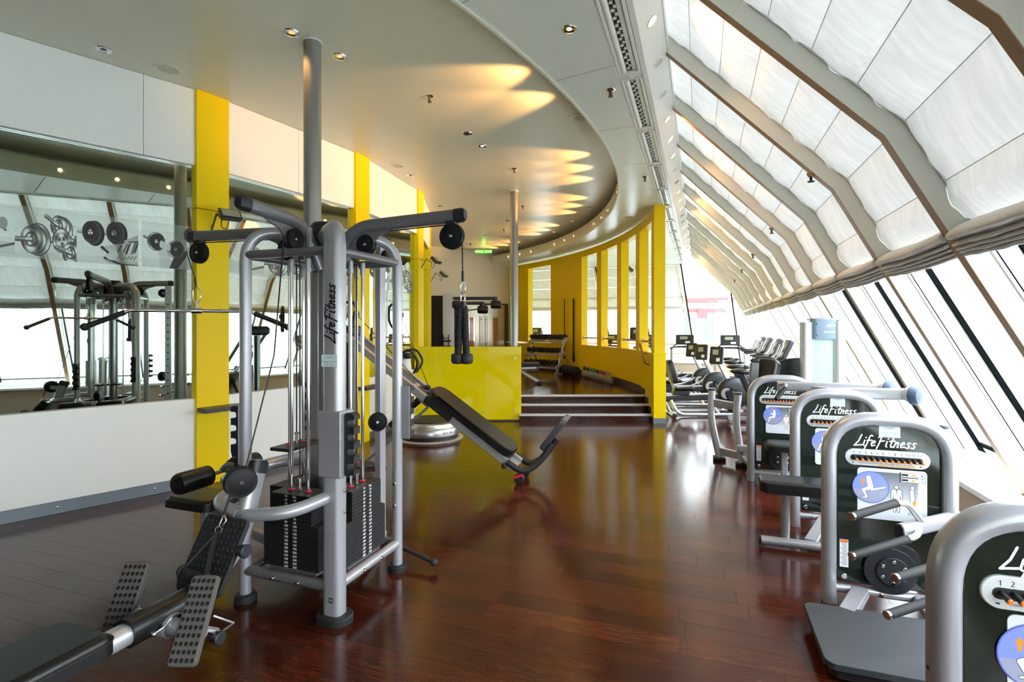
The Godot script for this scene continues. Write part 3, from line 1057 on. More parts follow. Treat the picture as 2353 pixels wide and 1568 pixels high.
func build_platform() -> void:
	# raised area, steps, yellow curved screen, back wall
	var pf := struct("floor_platform")
	pf.name = "floor_001"
	var poly := PackedVector2Array()
	for q in 21:
		poly.append(p2(pol(12.10, lerpf(-1.4, 41.0, q / 20.0))))
	poly.append(Vector2(-3.3, 15.0))
	poly.append(Vector2(-2.4, 13.2))
	poly.append(Vector2(-1.82, 11.4))
	poly.append(Vector2(-1.72, 9.9))
	var pm := flat(poly, 0.0, 0.40)
	pm.t = PackedVector2Array()
	for p in pm.v: pm.t.append(Vector2(p.x / 1.3, p.z / 0.16 * 0.25))
	part(pf, "deck", pm, M["plank_1"])
	# steps
	var st := struct("stairs")
	st.name = "floor_002"
	for k in 3:
		var d := 9.30 + 0.30 * k
		var hgt := 0.135 * (k + 1) - (0.005 if k == 2 else 0.0)
		var mb := MB.new()
		mb.box(Vector3(1.33, hgt * 0.5, -(d + 0.15 + 0.02 * (2 - k))), Vector3(2.40, hgt - 0.002, 0.30 + 0.04 * (2 - k)))
		mb.t = PackedVector2Array()
		for p in mb.v: mb.t.append(Vector2(p.x / 1.3, (p.y + p.z) / 0.4))
		part(st, "step", mb, M["plank_1"])
		mb = MB.new()
		mb.box(Vector3(1.33, hgt - 0.016, -(d - 0.004)), Vector3(2.40, 0.036, 0.02), 0.003)
		mb.box(Vector3(1.33, hgt + 0.001, -(d + 0.02)), Vector3(2.40, 0.006, 0.05), 0.001)
		part(st, "nosing", mb, M.nosing)
	# curved yellow screen
	var ys := struct("wall_right")
	var R0 := 12.12
	var R1 := 12.30
	var arc_box := func(a0: float, a1: float, r0: float, r1: float, y0: float, y1: float, k: int) -> MB:
		var p := PackedVector2Array()
		for q in k + 1: p.append(p2(pol(r0, lerpf(a0, a1, float(q) / k))))
		for q in k + 1: p.append(p2(pol(r1, lerpf(a1, a0, float(q) / k))))
		return flat(p, y0, y1)
	part(ys, "parapet", arc_box.call(-3.9, 41.0, R0, R1, 0.0, 1.17, 30), M.yellow)
	part(ys, "sill_cap", arc_box.call(-3.9, 27.5, R0 - 0.012, R1 + 0.012, 1.17, 1.21, 22), M.yellow)
	part(ys, "solid_panel", arc_box.call(18.9, 27.4, R0, R1, 1.21, 3.73, 8), M.yellow)
	part(ys, "solid_panel", arc_box.call(33.4, 41.0, R0, R1, 1.21, 3.73, 6), M.yellow)
	part(ys, "header", arc_box.call(27.4, 33.4, R0, R1, 3.56, 3.73, 5), M.yellow)
	part(ys, "sill_cap", arc_box.call(27.4, 33.4, R0 - 0.012, R1 + 0.012, 1.17, 1.21, 5), M.yellow)
	var starts := [-5.0, 0.9, 7.1, 13.2]
	for k in 4:
		var a: float = starts[k]
		part(ys, "header", arc_box.call(a + 1.2, (starts[k + 1] if k < 3 else 18.9), R0, R1, 3.56, 3.73, 5), M.yellow)
		if k > 0:
			part(ys, "post", arc_box.call(a, a + 1.3, R0, R1, 1.21, 3.73, 2), M.yellow)
	# end post with collar and metal shoe
	part(ys, "end_post", arc_box.call(-5.0, -3.75, R0, R1 + 0.01, 1.205, 3.80, 2), M.yellow)
	part(ys, "end_post_base", arc_box.call(-5.05, -3.75, R0 - 0.01, R1 + 0.02, 0.09, 1.20, 2), M.yellow)
	part(ys, "collar", arc_box.call(-5.1, -3.7, R0 - 0.02, R1 + 0.03, 1.19, 1.215, 2), M.yellow)
	part(ys, "metal_shoe", arc_box.call(-5.1, -3.7, R0 - 0.015, R1 + 0.025, 0.0, 0.09, 2), M.baseboard)
	part(ys, "baseboard", arc_box.call(0.3, 41.0, R0 - 0.02, R0, 0.40, 0.53, 26), M.dark_base)
	# stepped dark skirting beside the stairs
	for k in 3:
		part(ys, "stair_skirting", arc_box.call(-4.0 + 1.4 * k, -2.6 + 1.4 * k, R0 - 0.02, R0, 0.0, 0.135 * (k + 1) + 0.10, 2), M.dark_base)
	# handrails in the openings
	var ang := [-3.7, 2.2, 8.4, 14.5, 27.4]
	var ends := [0.9, 7.1, 13.2, 18.9, 33.4]
	for k in 5:
		var o := thing("grab_rail", "round wooden grab rail across an opening of the curved yellow screen", "handrail", Vector3.ZERO, 0.0, "wooden grab rails in the screen openings")
		var pts := []
		for q in 7: pts.append(pol(R0 + 0.09, lerpf(ang[k], ends[k], q / 6.0), 1.40))
		part(o, "rail", MB.new().tube(pts, 0.02, 10), M.wood_rail)
		for q in [0, 6]:
			var d: Vector3 = (pts[1] - pts[0]).normalized() * (1.0 if q == 0 else -1.0)
			part(o, "socket", MB.new().cyl(pts[q], pts[q] + d * 0.035, 0.036, -1, 14, 0.004), M.steel)
	var sr := thing("stair_handrail", "short sloping wooden handrail on the yellow parapet beside the steps", "handrail")
	var hp := [pol(R0 - 0.10, -3.3, 1.03), pol(R0 - 0.10, -1.4, 1.36)]
	part(sr, "rail", MB.new().tube(hp, 0.024, 12), M.wood_rail)
	for f in [0.22, 0.8]:
		var c: Vector3 = hp[0].lerp(hp[1], f)
		part(sr, "bracket", MB.new().tube([c, c + Vector3(0.02, -0.09, 0), pol(R0 + 0.005, -3.3 + 1.9 * f, c.y - 0.12)], 0.01, 8), M.dark_base)
	# back wall, radial
	var bw := struct("wall_far")
	var A := p2(pol(7.6, 38.5))
	var B := p2(pol(12.3, 38.5))
	bw.transform = wall_part(A, B)
	bw.name = "wall_end"
	part(bw, "wall_panel", MB.new().box(Vector3(2.3, 2.07, -0.06), Vector3(4.8, 4.14, 0.12)), M.white_wall)
	# glossy yellow guard
	var g := thing("glass_guard", "glossy lemon yellow guard panel with four bolts beside the steps", "panel", Vector3(0, 0, 0))
	part(g, "panel", MB.new().box(Vector3(-0.785, 0.675, -9.385), Vector3(1.90, 1.30, 0.03), 0.003), M.yellow_glass)
	part(g, "return_panel", MB.new().box(Vector3(0.150, 0.70, -9.70), Vector3(0.026, 1.27, 0.58), 0.003), M.yellow_glass)
	part(g, "core_wall", MB.new().box(Vector3(-0.78, 0.64, -9.435), Vector3(1.84, 1.24, 0.06)), M.yellow)
	part(g, "foot_strip", MB.new().box(Vector3(-0.785, 0.012, -9.38), Vector3(1.90, 0.024, 0.05)), M.dark_base)
	for b in [[956, 822], [1184, 824], [1182, 943], [960, 941]]:
		var p := at_d(b[0], b[1], 9.37)
		part(g, "bolt", MB.new().cyl(p + Vector3(0, 0, -0.003), p + Vector3(0, 0, 0.012), 0.02, -1, 12, 0.004), M.chrome)
	# steel columns
	for c in [[718.0, 2.768 * EYE], [1181.0, 9.55]]:
		var D: float = c[1]
		var X: float = (c[0] - 1176.5) / FPX * D
		var col := thing("steel_column", "round grey steel column rising to the ceiling behind the cable station" if D < 6 else "slim round steel column standing behind the yellow guard panel", "column", Vector3(X, 0.0 if D < 6 else 0.40, -D))
		var h := UP_Y - col.position.y
		part(col, "shaft", MB.new().cyl(Vector3(0, 0, 0), Vector3(0, h - 0.012, 0), 0.0735, -1, 28), M.column_grey)
		part(col, "top_flange", MB.new().cyl(Vector3(0, h - 0.014, 0), Vector3(0, h, 0), 0.082, -1, 28, 0.004), M.white_trim)
		part(col, "base_ring", MB.new().cyl(Vector3(0, 0, 0), Vector3(0, 0.02, 0), 0.10, -1, 28, 0.004), M.column_grey)
	# double door in the back wall
	var dr := struct("door_1")
	dr.transform = wall_part(A, B)
	var lx := func(px: float) -> float:
		# distance along the back wall seen at a pixel column
		var u := (px - 1176.5) / FPX
		var d := (B - A).normalized()
		return (A.x - u * A.y) / (u * d.y - d.x)
	var x0: float = lx.call(1058)
	var x1: float = lx.call(1158)
	var ytop := 2.42
	var mid := (x0 + x1) * 0.5
	for sgn in [-1.0, 1.0]:
		var w := (x1 - x0) * 0.5
		var lf := part(dr, "leaf", MB.new().box(Vector3(mid + sgn * w * 0.5, 0.40 + (ytop - 0.40) * 0.5, 0.02), Vector3(w - 0.01, ytop - 0.41, 0.04), 0.003), M.door_steel)
		part(lf, "vision_slot", MB.new().box(Vector3(mid + sgn * w * 0.55, 1.35, 0.042), Vector3(w * 0.17, 1.3, 0.006)), M.slot_glass)
		part(lf, "slot_frame", MB.new().box(Vector3(mid + sgn * w * 0.55 + w * 0.11, 1.35, 0.045), Vector3(w * 0.04, 1.34, 0.012)).box(Vector3(mid + sgn * w * 0.55 - w * 0.11, 1.35, 0.045), Vector3(w * 0.04, 1.34, 0.012)), M.chrome)
		var hx: float = mid + sgn * w * 0.12
		part(lf, "pull_handle", MB.new().tube([Vector3(hx, 0.95, 0.1), Vector3(hx, 2.05, 0.1)], 0.018, 10).tube([Vector3(hx, 1.15, 0.04), Vector3(hx, 1.15, 0.1)], 0.012, 8).tube([Vector3(hx, 1.95, 0.04), Vector3(hx, 1.95, 0.1)], 0.012, 8), M.steel)
	part(dr, "frame", MB.new().box(Vector3(x0 - 0.05, 1.42, 0.03), Vector3(0.1, 2.06, 0.1), 0.004).box(Vector3(x1 + 0.06, 1.42, 0.03), Vector3(0.12, 2.06, 0.1), 0.004).box(Vector3(mid, ytop + 0.03, 0.03), Vector3(x1 - x0 + 0.2, 0.05, 0.1), 0.004), M.door_frame)
	# exit sign
	var es := thing("exit_sign", "green lit exit sign hanging from the ceiling at the back wall", "sign")
	es.position = at_d(1112, 578.5, 16.0)
	es.rotation.y = 0.0
	var lit := mat("exit_green", c8(30, 120, 30), 0.4)
	lit.emission_enabled = true
	lit.emission = Color(0.15, 0.75, 0.12)
	lit.emission_energy_multiplier = 0.7
	part(es, "lamp_box", MB.new().box(Vector3.ZERO, Vector3(0.48, 0.11, 0.05), 0.004), lit)
	var wl := mat("exit_white", c8(240, 250, 220), 0.4)
	wl.emission_enabled = true
	wl.emission = Color(0.9, 1.0, 0.7)
	wl.emission_energy_multiplier = 0.8
	part(es, "lit_lettering", MB.new().text("EMER. EXIT", 0.072, Vector3(-0.02, 0, 0.027), true).text("o", 0.07, Vector3(0.21, 0.0, 0.027), true), wl)
	part(es, "hanger", MB.new().tube([Vector3(-0.15, 0.05, 0), Vector3(-0.15, UP_Y - es.position.y, 0)], 0.006, 6).tube([Vector3(0.15, 0.05, 0), Vector3(0.15, UP_Y - es.position.y, 0)], 0.006, 6), M.steel)
	var ol := OmniLight3D.new()
	ol.name = "exit_light"
	ol.light_color = Color(0.4, 1.0, 0.3)
	ol.light_energy = 0.02
	ol.light_size = 0.05
	ol.omni_range = 20.0
	ol.omni_attenuation = 2.0
	ol.shadow_enabled = true
	ol.position = Vector3(0, 0, 0.1)
	es.add_child(ol)

func spot(parent: Node3D, pos: Vector3, dir: Vector3, energy: float, angle: float, color := WARM, size := 0.03) -> void:
	var l := SpotLight3D.new()
	l.name = "spot_light"
	l.light_color = color
	l.light_energy = energy
	l.spot_angle = angle
	l.spot_angle_attenuation = 0.6
	l.spot_range = 30.0
	l.spot_attenuation = 2.0
	l.light_size = size
	l.shadow_enabled = true
	parent.add_child(l)
	l.position = pos
	var up := Vector3.UP if absf(dir.normalized().y) < 0.9 else Vector3.RIGHT
	l.basis = Basis.looking_at(dir, up)

func build_ceiling_fittings() -> void:
	var glow := mat("lamp_glow", c8(255, 225, 180), 0.4)
	glow.emission_enabled = true
	glow.emission = Color(1.0, 0.82, 0.58)
	glow.emission_energy_multiplier = 3.0
	var dim := mat("lamp_dim", c8(255, 200, 140), 0.4)
	dim.emission_enabled = true
	dim.emission = Color(1.0, 0.6, 0.3)
	dim.emission_energy_multiplier = 1.2
	# recessed downlights with chrome reflectors
	var spots := [[238, 114, 0], [670, 75, 1], [780, 130, 1], [1074, 307, 0], [1108, 336, 2], [943, 404, 0], [1010, 474, 0], [1353, 478, 0], [1314, 508, 1], [1273, 533, 1], [1115, 541, 0], [1166, 508, 0], [1225, 552, 0]]
	for d in spots:
		var p := at_h(d[0], d[1], UP_Y)
		var o := thing("recessed_downlight", "round recessed downlight with chrome reflector in the main ceiling", "ceiling light", p, 0.0, "recessed downlights in the main ceiling")
		downlight(o, 0.062 if d[1] < 600 else 0.05, d[2], glow, dim)
	var o := thing("recessed_downlight", "lone lit chrome downlight in the lowered grey ceiling beside the slot vents", "ceiling light", at_h(1308, 67, LOW_Y))
	downlight(o, 0.052, 2, glow, dim)
	# round ceiling speakers
	for d in [[385, 158, UP_Y], [914, 381, UP_Y], [1332, 270, UP_Y], [1445, 500, LOW_Y]]:
		var sp := thing("ceiling_speaker", "flat round ceiling speaker with perforated grille", "speaker", at_h(d[0], d[1], d[2]), 0.0, "round ceiling speakers")
		part(sp, "trim_ring", MB.new().lathe([Vector2(0.088, 0.0), Vector2(0.088, -0.006), Vector2(0.106, -0.008), Vector2(0.112, 0.0)], Vector3.ZERO, Vector3.UP, 28), M.ceiling)
		part(sp, "grille", MB.new().cyl(Vector3(0, -0.003, 0), Vector3(0, 0.0, 0), 0.089, -1, 28), M.speaker_white)
	# sprinklers
	for d in [[987, 222, UP_Y], [1182, 388, UP_Y], [1202, 474, UP_Y], [1403, 207, LOW_Y], [1482, 407, LOW_Y], [1158, 527, UP_Y], [1081, 560, UP_Y]]:
		var sk := thing("sprinkler", "small metal sprinkler head with a round rose under the ceiling", "sprinkler", at_h(d[0], d[1], d[2]), 0.0, "sprinkler heads")
		part(sk, "rose", MB.new().lathe([Vector2(0.0, -0.012), Vector2(0.022, -0.012), Vector2(0.042, -0.003), Vector2(0.045, 0)], Vector3.ZERO, Vector3.UP, 18), M.chrome)
		part(sk, "head", MB.new().cyl(Vector3(0, -0.045, 0), Vector3(0, -0.01, 0), 0.012, 0.015, 10).cyl(Vector3(0, -0.062, 0), Vector3(0, -0.058, 0), 0.022, -1, 12).tube([Vector3(-0.014, -0.06, 0), Vector3(-0.012, -0.03, 0)], 0.003, 5).tube([Vector3(0.014, -0.06, 0), Vector3(0.012, -0.03, 0)], 0.003, 5), M.dark_base)
	# sprinkler heads on the ribs
	# lamps in the slanted board
	var kinds := [2, 3, 3, 2, 2, 2, 3, 0, 2, 2, 2, 0, 0, 2, 3, 2, 2, 3, 0, 2, 2, 2]
	for k in 22:
		var s := 3.96 + 0.637 * k
		if s > 17.6: break
		var kind: int = kinds[k]
		var q := thing("strip_lamp" if kind != 3 else "strip_speaker", ["dark ringed lamp in the slanted white board above the windows", "", "lit round lamp in the slanted white board above the windows", "plain round white speaker in the slanted white board above the windows"][kind], "ceiling light" if kind != 3 else "speaker", sw(s, -0.327, 3.8935), 0.0, ["unlit lamps in the slanted board", "", "lit lamps in the slanted board", "speakers in the slanted board"][kind])
		q.basis = Basis(Vector3.UP, TURN) * Basis(Vector3.BACK, 0.823)
		part(q, "ring", MB.new().lathe([Vector2(0.04, 0.0), Vector2(0.042, -0.006), Vector2(0.05, -0.005), Vector2(0.052, 0)], Vector3.ZERO, Vector3.UP, 22), M.chrome if kind == 0 else M.white_trim)
		part(q, "lens", MB.new().cyl(Vector3(0, -0.003, 0), Vector3(0, 0.0, 0), 0.041, -1, 20), [M.dark_base, glow, glow, M.speaker_white][kind])
		if kind == 2: spot(q, Vector3(0, -0.02, 0), Vector3.DOWN, 0.5, 50)
	# spotlights on the round fascia, shining up over the main ceiling
	var ang := []
	for g in [-41.8, -27.9, -14.2, -0.9, 13.3, 27.2]:
		for j in 3: ang.append(g + 3.3 * j)
	for a in ang:
		var p := pol(11.425, a, 3.905)
		var f := thing("fascia_spotlight", "small chrome spotlight set in the curved fascia under the dark slot", "spotlight", p, 0.0, "spotlights around the curved fascia")
		var inw := (pol(0, 0) - pol(1, a)).normalized()
		part(f, "ring", MB.new().lathe([Vector2(0.026, 0.0), Vector2(0.028, 0.016), Vector2(0.042, 0.014), Vector2(0.045, 0)], Vector3.ZERO, inw, 18), M.chrome)
		part(f, "lens", MB.new().cyl(inw * 0.002, inw * 0.012, 0.027, -1, 16), glow)
		if a < 35 and a > -30 and absf(a + 21.3) > 1.0: spot(f, inw * 0.03, inw + Vector3(0, 0.13, 0), 2.9, 27)

func downlight(o: Node3D, r: float, lit: int, glow: Material, dim: Material) -> void:
	part(o, "trim_ring", MB.new().lathe([Vector2(r * 0.86, 0.0), Vector2(r * 0.88, -0.007), Vector2(r, -0.006), Vector2(r * 1.06, 0)], Vector3.ZERO, Vector3.UP, 26), M.chrome)
	part(o, "reflector", MB.new().lathe([Vector2(r * 0.87, -0.004), Vector2(r * 0.62, -0.0008), Vector2(r * 0.40, -0.0004)], Vector3.ZERO, Vector3.UP, 26), M.chrome)
	part(o, "bulb", MB.new().lathe([Vector2(0, -0.006), Vector2(r * 0.3, -0.004), Vector2(r * 0.42, 0)], Vector3.ZERO, Vector3.UP, 18), [M.dark_base, dim, glow][lit])
	if lit == 2: spot(o, Vector3(0, -0.015, 0), Vector3.DOWN, 2.5, 40)
	elif lit == 1: spot(o, Vector3(0, -0.015, 0), Vector3.DOWN, 0.8, 40)

func build_outside() -> void:
	var gr := thing("quay", "pale concrete quay far below the windows", "ground")
	var q := mat("quay", c8(172, 176, 174), 0.9)
	part(gr, "paving", MB.new().box(Vector3(150, -15, -150), Vector3(900, 0.4, 900)), q)
	var red := mat("crane_red", c8(186, 44, 48), 0.6)
	var blue := mat("crane_blue", c8(74, 96, 140), 0.6)
	for cr in [[300.0, 1567.0, 1655.0, 690.0, 714.0, 0], [420.0, 1705.0, 1735.0, 705.0, 722.0, 1]]:
		var D: float = cr[0]
		var o := thing("gantry_crane", ["large red and blue gantry crane beyond the far window", "smaller distant gantry crane beside the large one"][cr[5]], "crane", Vector3.ZERO)
		var x0 := at_d(cr[1], 755, D).x
		var x1 := at_d(cr[2], 755, D).x
		var y1 := at_d(1600, cr[3], D).y
		var y2 := at_d(1600, cr[4], D).y
		for x in [x0 + 2, x1 - 4, x0 + 14]:
			part(o, "leg", MB.new().bar(Vector3(x, -14.8, -D), Vector3(x, y1, -D), 1.6, 1.6), blue)
		part(o, "boom", MB.new().bar(Vector3(x0 - 3, y1, -D), Vector3(x1 + 8, y1, -D), 2.6, 3.2), red)
		part(o, "lower_boom", MB.new().bar(Vector3(x0, y2, -D), Vector3(x1 + 6, y2, -D), 2.0, 2.2), red)
		part(o, "trolley", MB.new().box(Vector3((x0 + x1) * 0.5, y2 - 2, -D + 1), Vector3(5, 5, 3)), red)
		part(o, "brace", MB.new().bar(Vector3(x0 + 2, y2, -D), Vector3(x1 - 4, -10, -D), 1.2, 1.2), blue)
		part(o, "brace", MB.new().bar(Vector3(x0 + 8, y1 + 12, -D), Vector3(x1 + 8, y1, -D), 0.8, 0.8).bar(Vector3(x0 + 8, y1 + 12, -D), Vector3(x0 - 3, y1, -D), 0.8, 0.8), blue)
	# containers on the quay
	rng.seed = 9
	var cols := [mat("container_yellow", c8(212, 166, 36), 0.6), mat("container_grey", c8(140, 144, 146), 0.6), mat("container_green", c8(52, 118, 70), 0.6)]
	for k in 24:
		var row := k / 8
		var lv := (k % 8) / 4
		var p := sw(60.0 + (k % 4) * 13.0, 60.0 + row * 7.0)
		var c := thing("shipping_container", "weathered shipping container stacked on the quay outside the windows", "container", Vector3(p.x, -14.78 + 2.62 * lv, p.z), TURN + PI / 2, "shipping containers on the quay")
		part(c, "box", MB.new().box(Vector3(0, 1.3, 0), Vector3(12, 2.55, 2.4), 0.05), cols[rng.randi() % 3])
		part(c, "ribs", ribs(12, 2.3), cols[rng.randi() % 3])
	# orange deck rail outside the far front
	var rail := thing("deck_rail", "thin orange rail outside the far front windows", "railing", sw(0, 0), TURN)
	part(rail, "bar", MB.new().tube([Vector3(-9, 1.05, -21.0), Vector3(3.5, 1.05, -21.0)], 0.03, 8), mat("rail_orange", c8(214, 104, 40), 0.6))
	part(rail, "lower_bar", MB.new().tube([Vector3(-9, 0.7, -21.0), Vector3(3.5, 0.7, -21.0)], 0.02, 8), M.rail_orange)
	for k in 8: part(rail, "post", MB.new().tube([Vector3(-9 + k * 1.78, -1.0, -21.0), Vector3(-9 + k * 1.78, 1.05, -21.0)], 0.025, 6), M.white_trim)
func ribs(l: float, h: float) -> MB:
	var mb := MB.new()
	for k in 14: mb.box(Vector3(-l * 0.5 + (k + 0.5) * l / 14, 1.3, 0), Vector3(0.35, h, 2.5))
	return mb

# ---------- four-stack cable station ----------
func pulley(parent: Node, called: String, c: Vector3, axis: Vector3, r: float, wd := 0.03) -> MeshInstance3D:
	var ax := axis.normalized()
	var mb := MB.new()
	mb.lathe([Vector2(0, -wd * 0.5), Vector2(r * 0.72, -wd * 0.5), Vector2(r * 0.76, -wd * 0.46), Vector2(r * 0.97, -wd * 0.5), Vector2(r, -wd * 0.36), Vector2(r, -wd * 0.2), Vector2(r * 0.86, 0.0), Vector2(r, wd * 0.2), Vector2(r, wd * 0.36), Vector2(r * 0.97, wd * 0.5), Vector2(r * 0.76, wd * 0.46), Vector2(r * 0.72, wd * 0.5), Vector2(0, wd * 0.5)], c, ax, 30)
	var p := part(parent, called, mb, M.pulley)
	part(p, "axle_bolt", MB.new().cyl(c - ax * (wd * 0.5 + 0.006), c + ax * (wd * 0.5 + 0.006), 0.0105, -1, 12, 0.002), M.chrome)
	return p
func comb(parent: Node, c: Vector3, bs: Basis) -> void:
	# black rubber rack with four hooked slots
	var pts := PackedVector2Array([Vector2(-0.03, -0.16), Vector2(-0.018, -0.172)])
	for k in 4:
		var y := -0.125 + k * 0.08
		pts.append_array(PackedVector2Array([Vector2(0.032, y - 0.035), Vector2(0.034, y - 0.012), Vector2(0.002, y - 0.012), Vector2(-0.010, y), Vector2(-0.010, y + 0.02), Vector2(0.0, y + 0.028), Vector2(0.034, y + 0.028)]))
	pts.append_array(PackedVector2Array([Vector2(0.034, 0.165), Vector2(0.02, 0.178), Vector2(-0.018, 0.178), Vector2(-0.03, 0.165)]))
	var mb := MB.new()
	mb.x = Transform3D(bs, c)
	mb.plate(pts, -0.028, 0.028)
	part(parent, "attachment_rack", mb, M.rubber, "black rubber rack with hooked slots")
func upright(pts: Array, prof: PackedVector2Array, rad: float, up := Vector3.UP) -> MB:
	var path := MB.fillet(pts, rad, 8)
	return MB.new().sweep(path, prof, true, up)
func foot(parent: Node, c: Vector3, wx: float, wz: float) -> void:
	var mb := MB.new()
	mb.x = Transform3D(Basis(Vector3.RIGHT, Vector3.FORWARD, Vector3.UP), c)
	mb.plate(MB.rrect(wx, wz, minf(wx, wz) * 0.48, 6), 0.0, 0.045, MB.rrect(wx - 0.014, wz - 0.014, minf(wx, wz) * 0.48 - 0.007, 6), 0.012)
	part(parent, "rubber_foot", mb, M.rubber)
func weight_stack(root: Node3D, tf: Transform3D, top_lift := 0.0) -> void:
	# local: plates face +z
	var n := 20
	var y0 := 0.235
	for k in n:
		var hgt := 0.0205
		var upper := k >= 12
		var y := y0 + k * 0.0218
		if k >= n - 1: y += top_lift
		var mb := MB.new()
		mb.x = tf
		mb.box(Vector3(0, y + hgt * 0.5, 0), Vector3(0.30 if upper else 0.40, hgt, 0.155), 0.0016)
		part(root, "weight_plate", mb, M.plate_black)
	var lab := MB.new()
	lab.x = tf
	var nums := ["10", "20", "30", "40", "50", "60", "70", "85", "100", "110", "120", "130", "140", "160", "180", "200", "220", "240", "260", "280"]
	for k in n:
		var y := y0 + k * 0.0218 + 0.0102 + (top_lift if k == n - 1 else 0.0)
		var s: String = nums[n - 1 - k]
		lab.text(s, 0.0135, Vector3(-0.032, y, 0.0790), true)
		lab.text("lbs." if k == n - 1 else s, 0.0135, Vector3(0.032, y, 0.0790), true)
	part(root, "weight_numbers", lab, M.print_white, "white weight numbers")
	var pin := MB.new()
	pin.x = tf
	for k in n: pin.cyl(Vector3(0, y0 + k * 0.0218 + 0.0102, 0.0765), Vector3(0, y0 + k * 0.0218 + 0.0102, 0.0786), 0.005, -1, 6)
	part(root, "pin_holes", pin, M.black)
	var ytop := y0 + n * 0.0218 + top_lift
	for sx in [-0.062, 0.062]:
		var mb := MB.new()
		mb.x = tf
		mb.cyl(Vector3(sx, 0.2, 0), Vector3(sx, 2.07, 0), 0.0105, -1, 14)
		var rod := part(root, "guide_rod", mb, M.chrome)
		mb = MB.new()
		mb.x = tf
		mb.lathe([Vector2(0.0107, 0.0), Vector2(0.020, 0.0), Vector2(0.020, 0.004), Vector2(0.0125, 0.009), Vector2(0.0107, 0.009)], Vector3(sx, ytop, 0), Vector3.UP, 14)
		part(rod, "bushing", mb, M.red)
		mb = MB.new()
		mb.x = tf
		mb.cyl(Vector3(sx, 1.99, 0), Vector3(sx, 2.07, 0), 0.016, -1, 14, 0.002)
		part(rod, "rod_socket", mb, M.silver)
	var mb := MB.new()
	mb.x = tf
	mb.cyl(Vector3(0, ytop, 0), Vector3(0, ytop + 0.06, 0), 0.012, 0.010, 12, 0.002).cyl(Vector3(0, ytop + 0.06, 0), Vector3(0, ytop + 0.075, 0), 0.016, -1, 6)
	part(root, "cable_anchor", mb, M.chrome)
	mb = MB.new()
	mb.x = tf
	mb.tube([Vector3(0, ytop + 0.07, 0), Vector3(0, 2.07, 0)], 0.0045, 6)
	part(root, "cable", mb, M.cable)
	mb = MB.new()
	mb.x = tf
	mb.box(Vector3(0, 0.215, 0), Vector3(0.34, 0.03, 0.12), 0.004)
	part(root, "stack_base", mb, M.silver_dark)
func sticker_disinfect(parent: Node, tf: Transform3D, w: float) -> void:
	var mb := MB.new()
	mb.x = tf
	mb.box(Vector3(0, 0, 0), Vector3(w, w * 0.64, 0.0012))
	var s := part(parent, "notice_sticker", mb, M.sticker, "pale notice sticker reading OCEANS Please disinfect after use.")
	mb = MB.new()
	mb.x = tf
	mb.text("OCEANS", w * 0.10, Vector3(0, w * 0.19, 0.0012)).text("G Y M", w * 0.045, Vector3(0, w * 0.105, 0.0012))
	part(s, "print", mb, M.print_grey)
	mb = MB.new()
	mb.x = tf
	mb.text("Please disinfect", w * 0.095, Vector3(0, -w * 0.06, 0.0012)).text("after use.", w * 0.095, Vector3(0, -w * 0.2, 0.0012))
	part(s, "print", mb, M.print_blue)

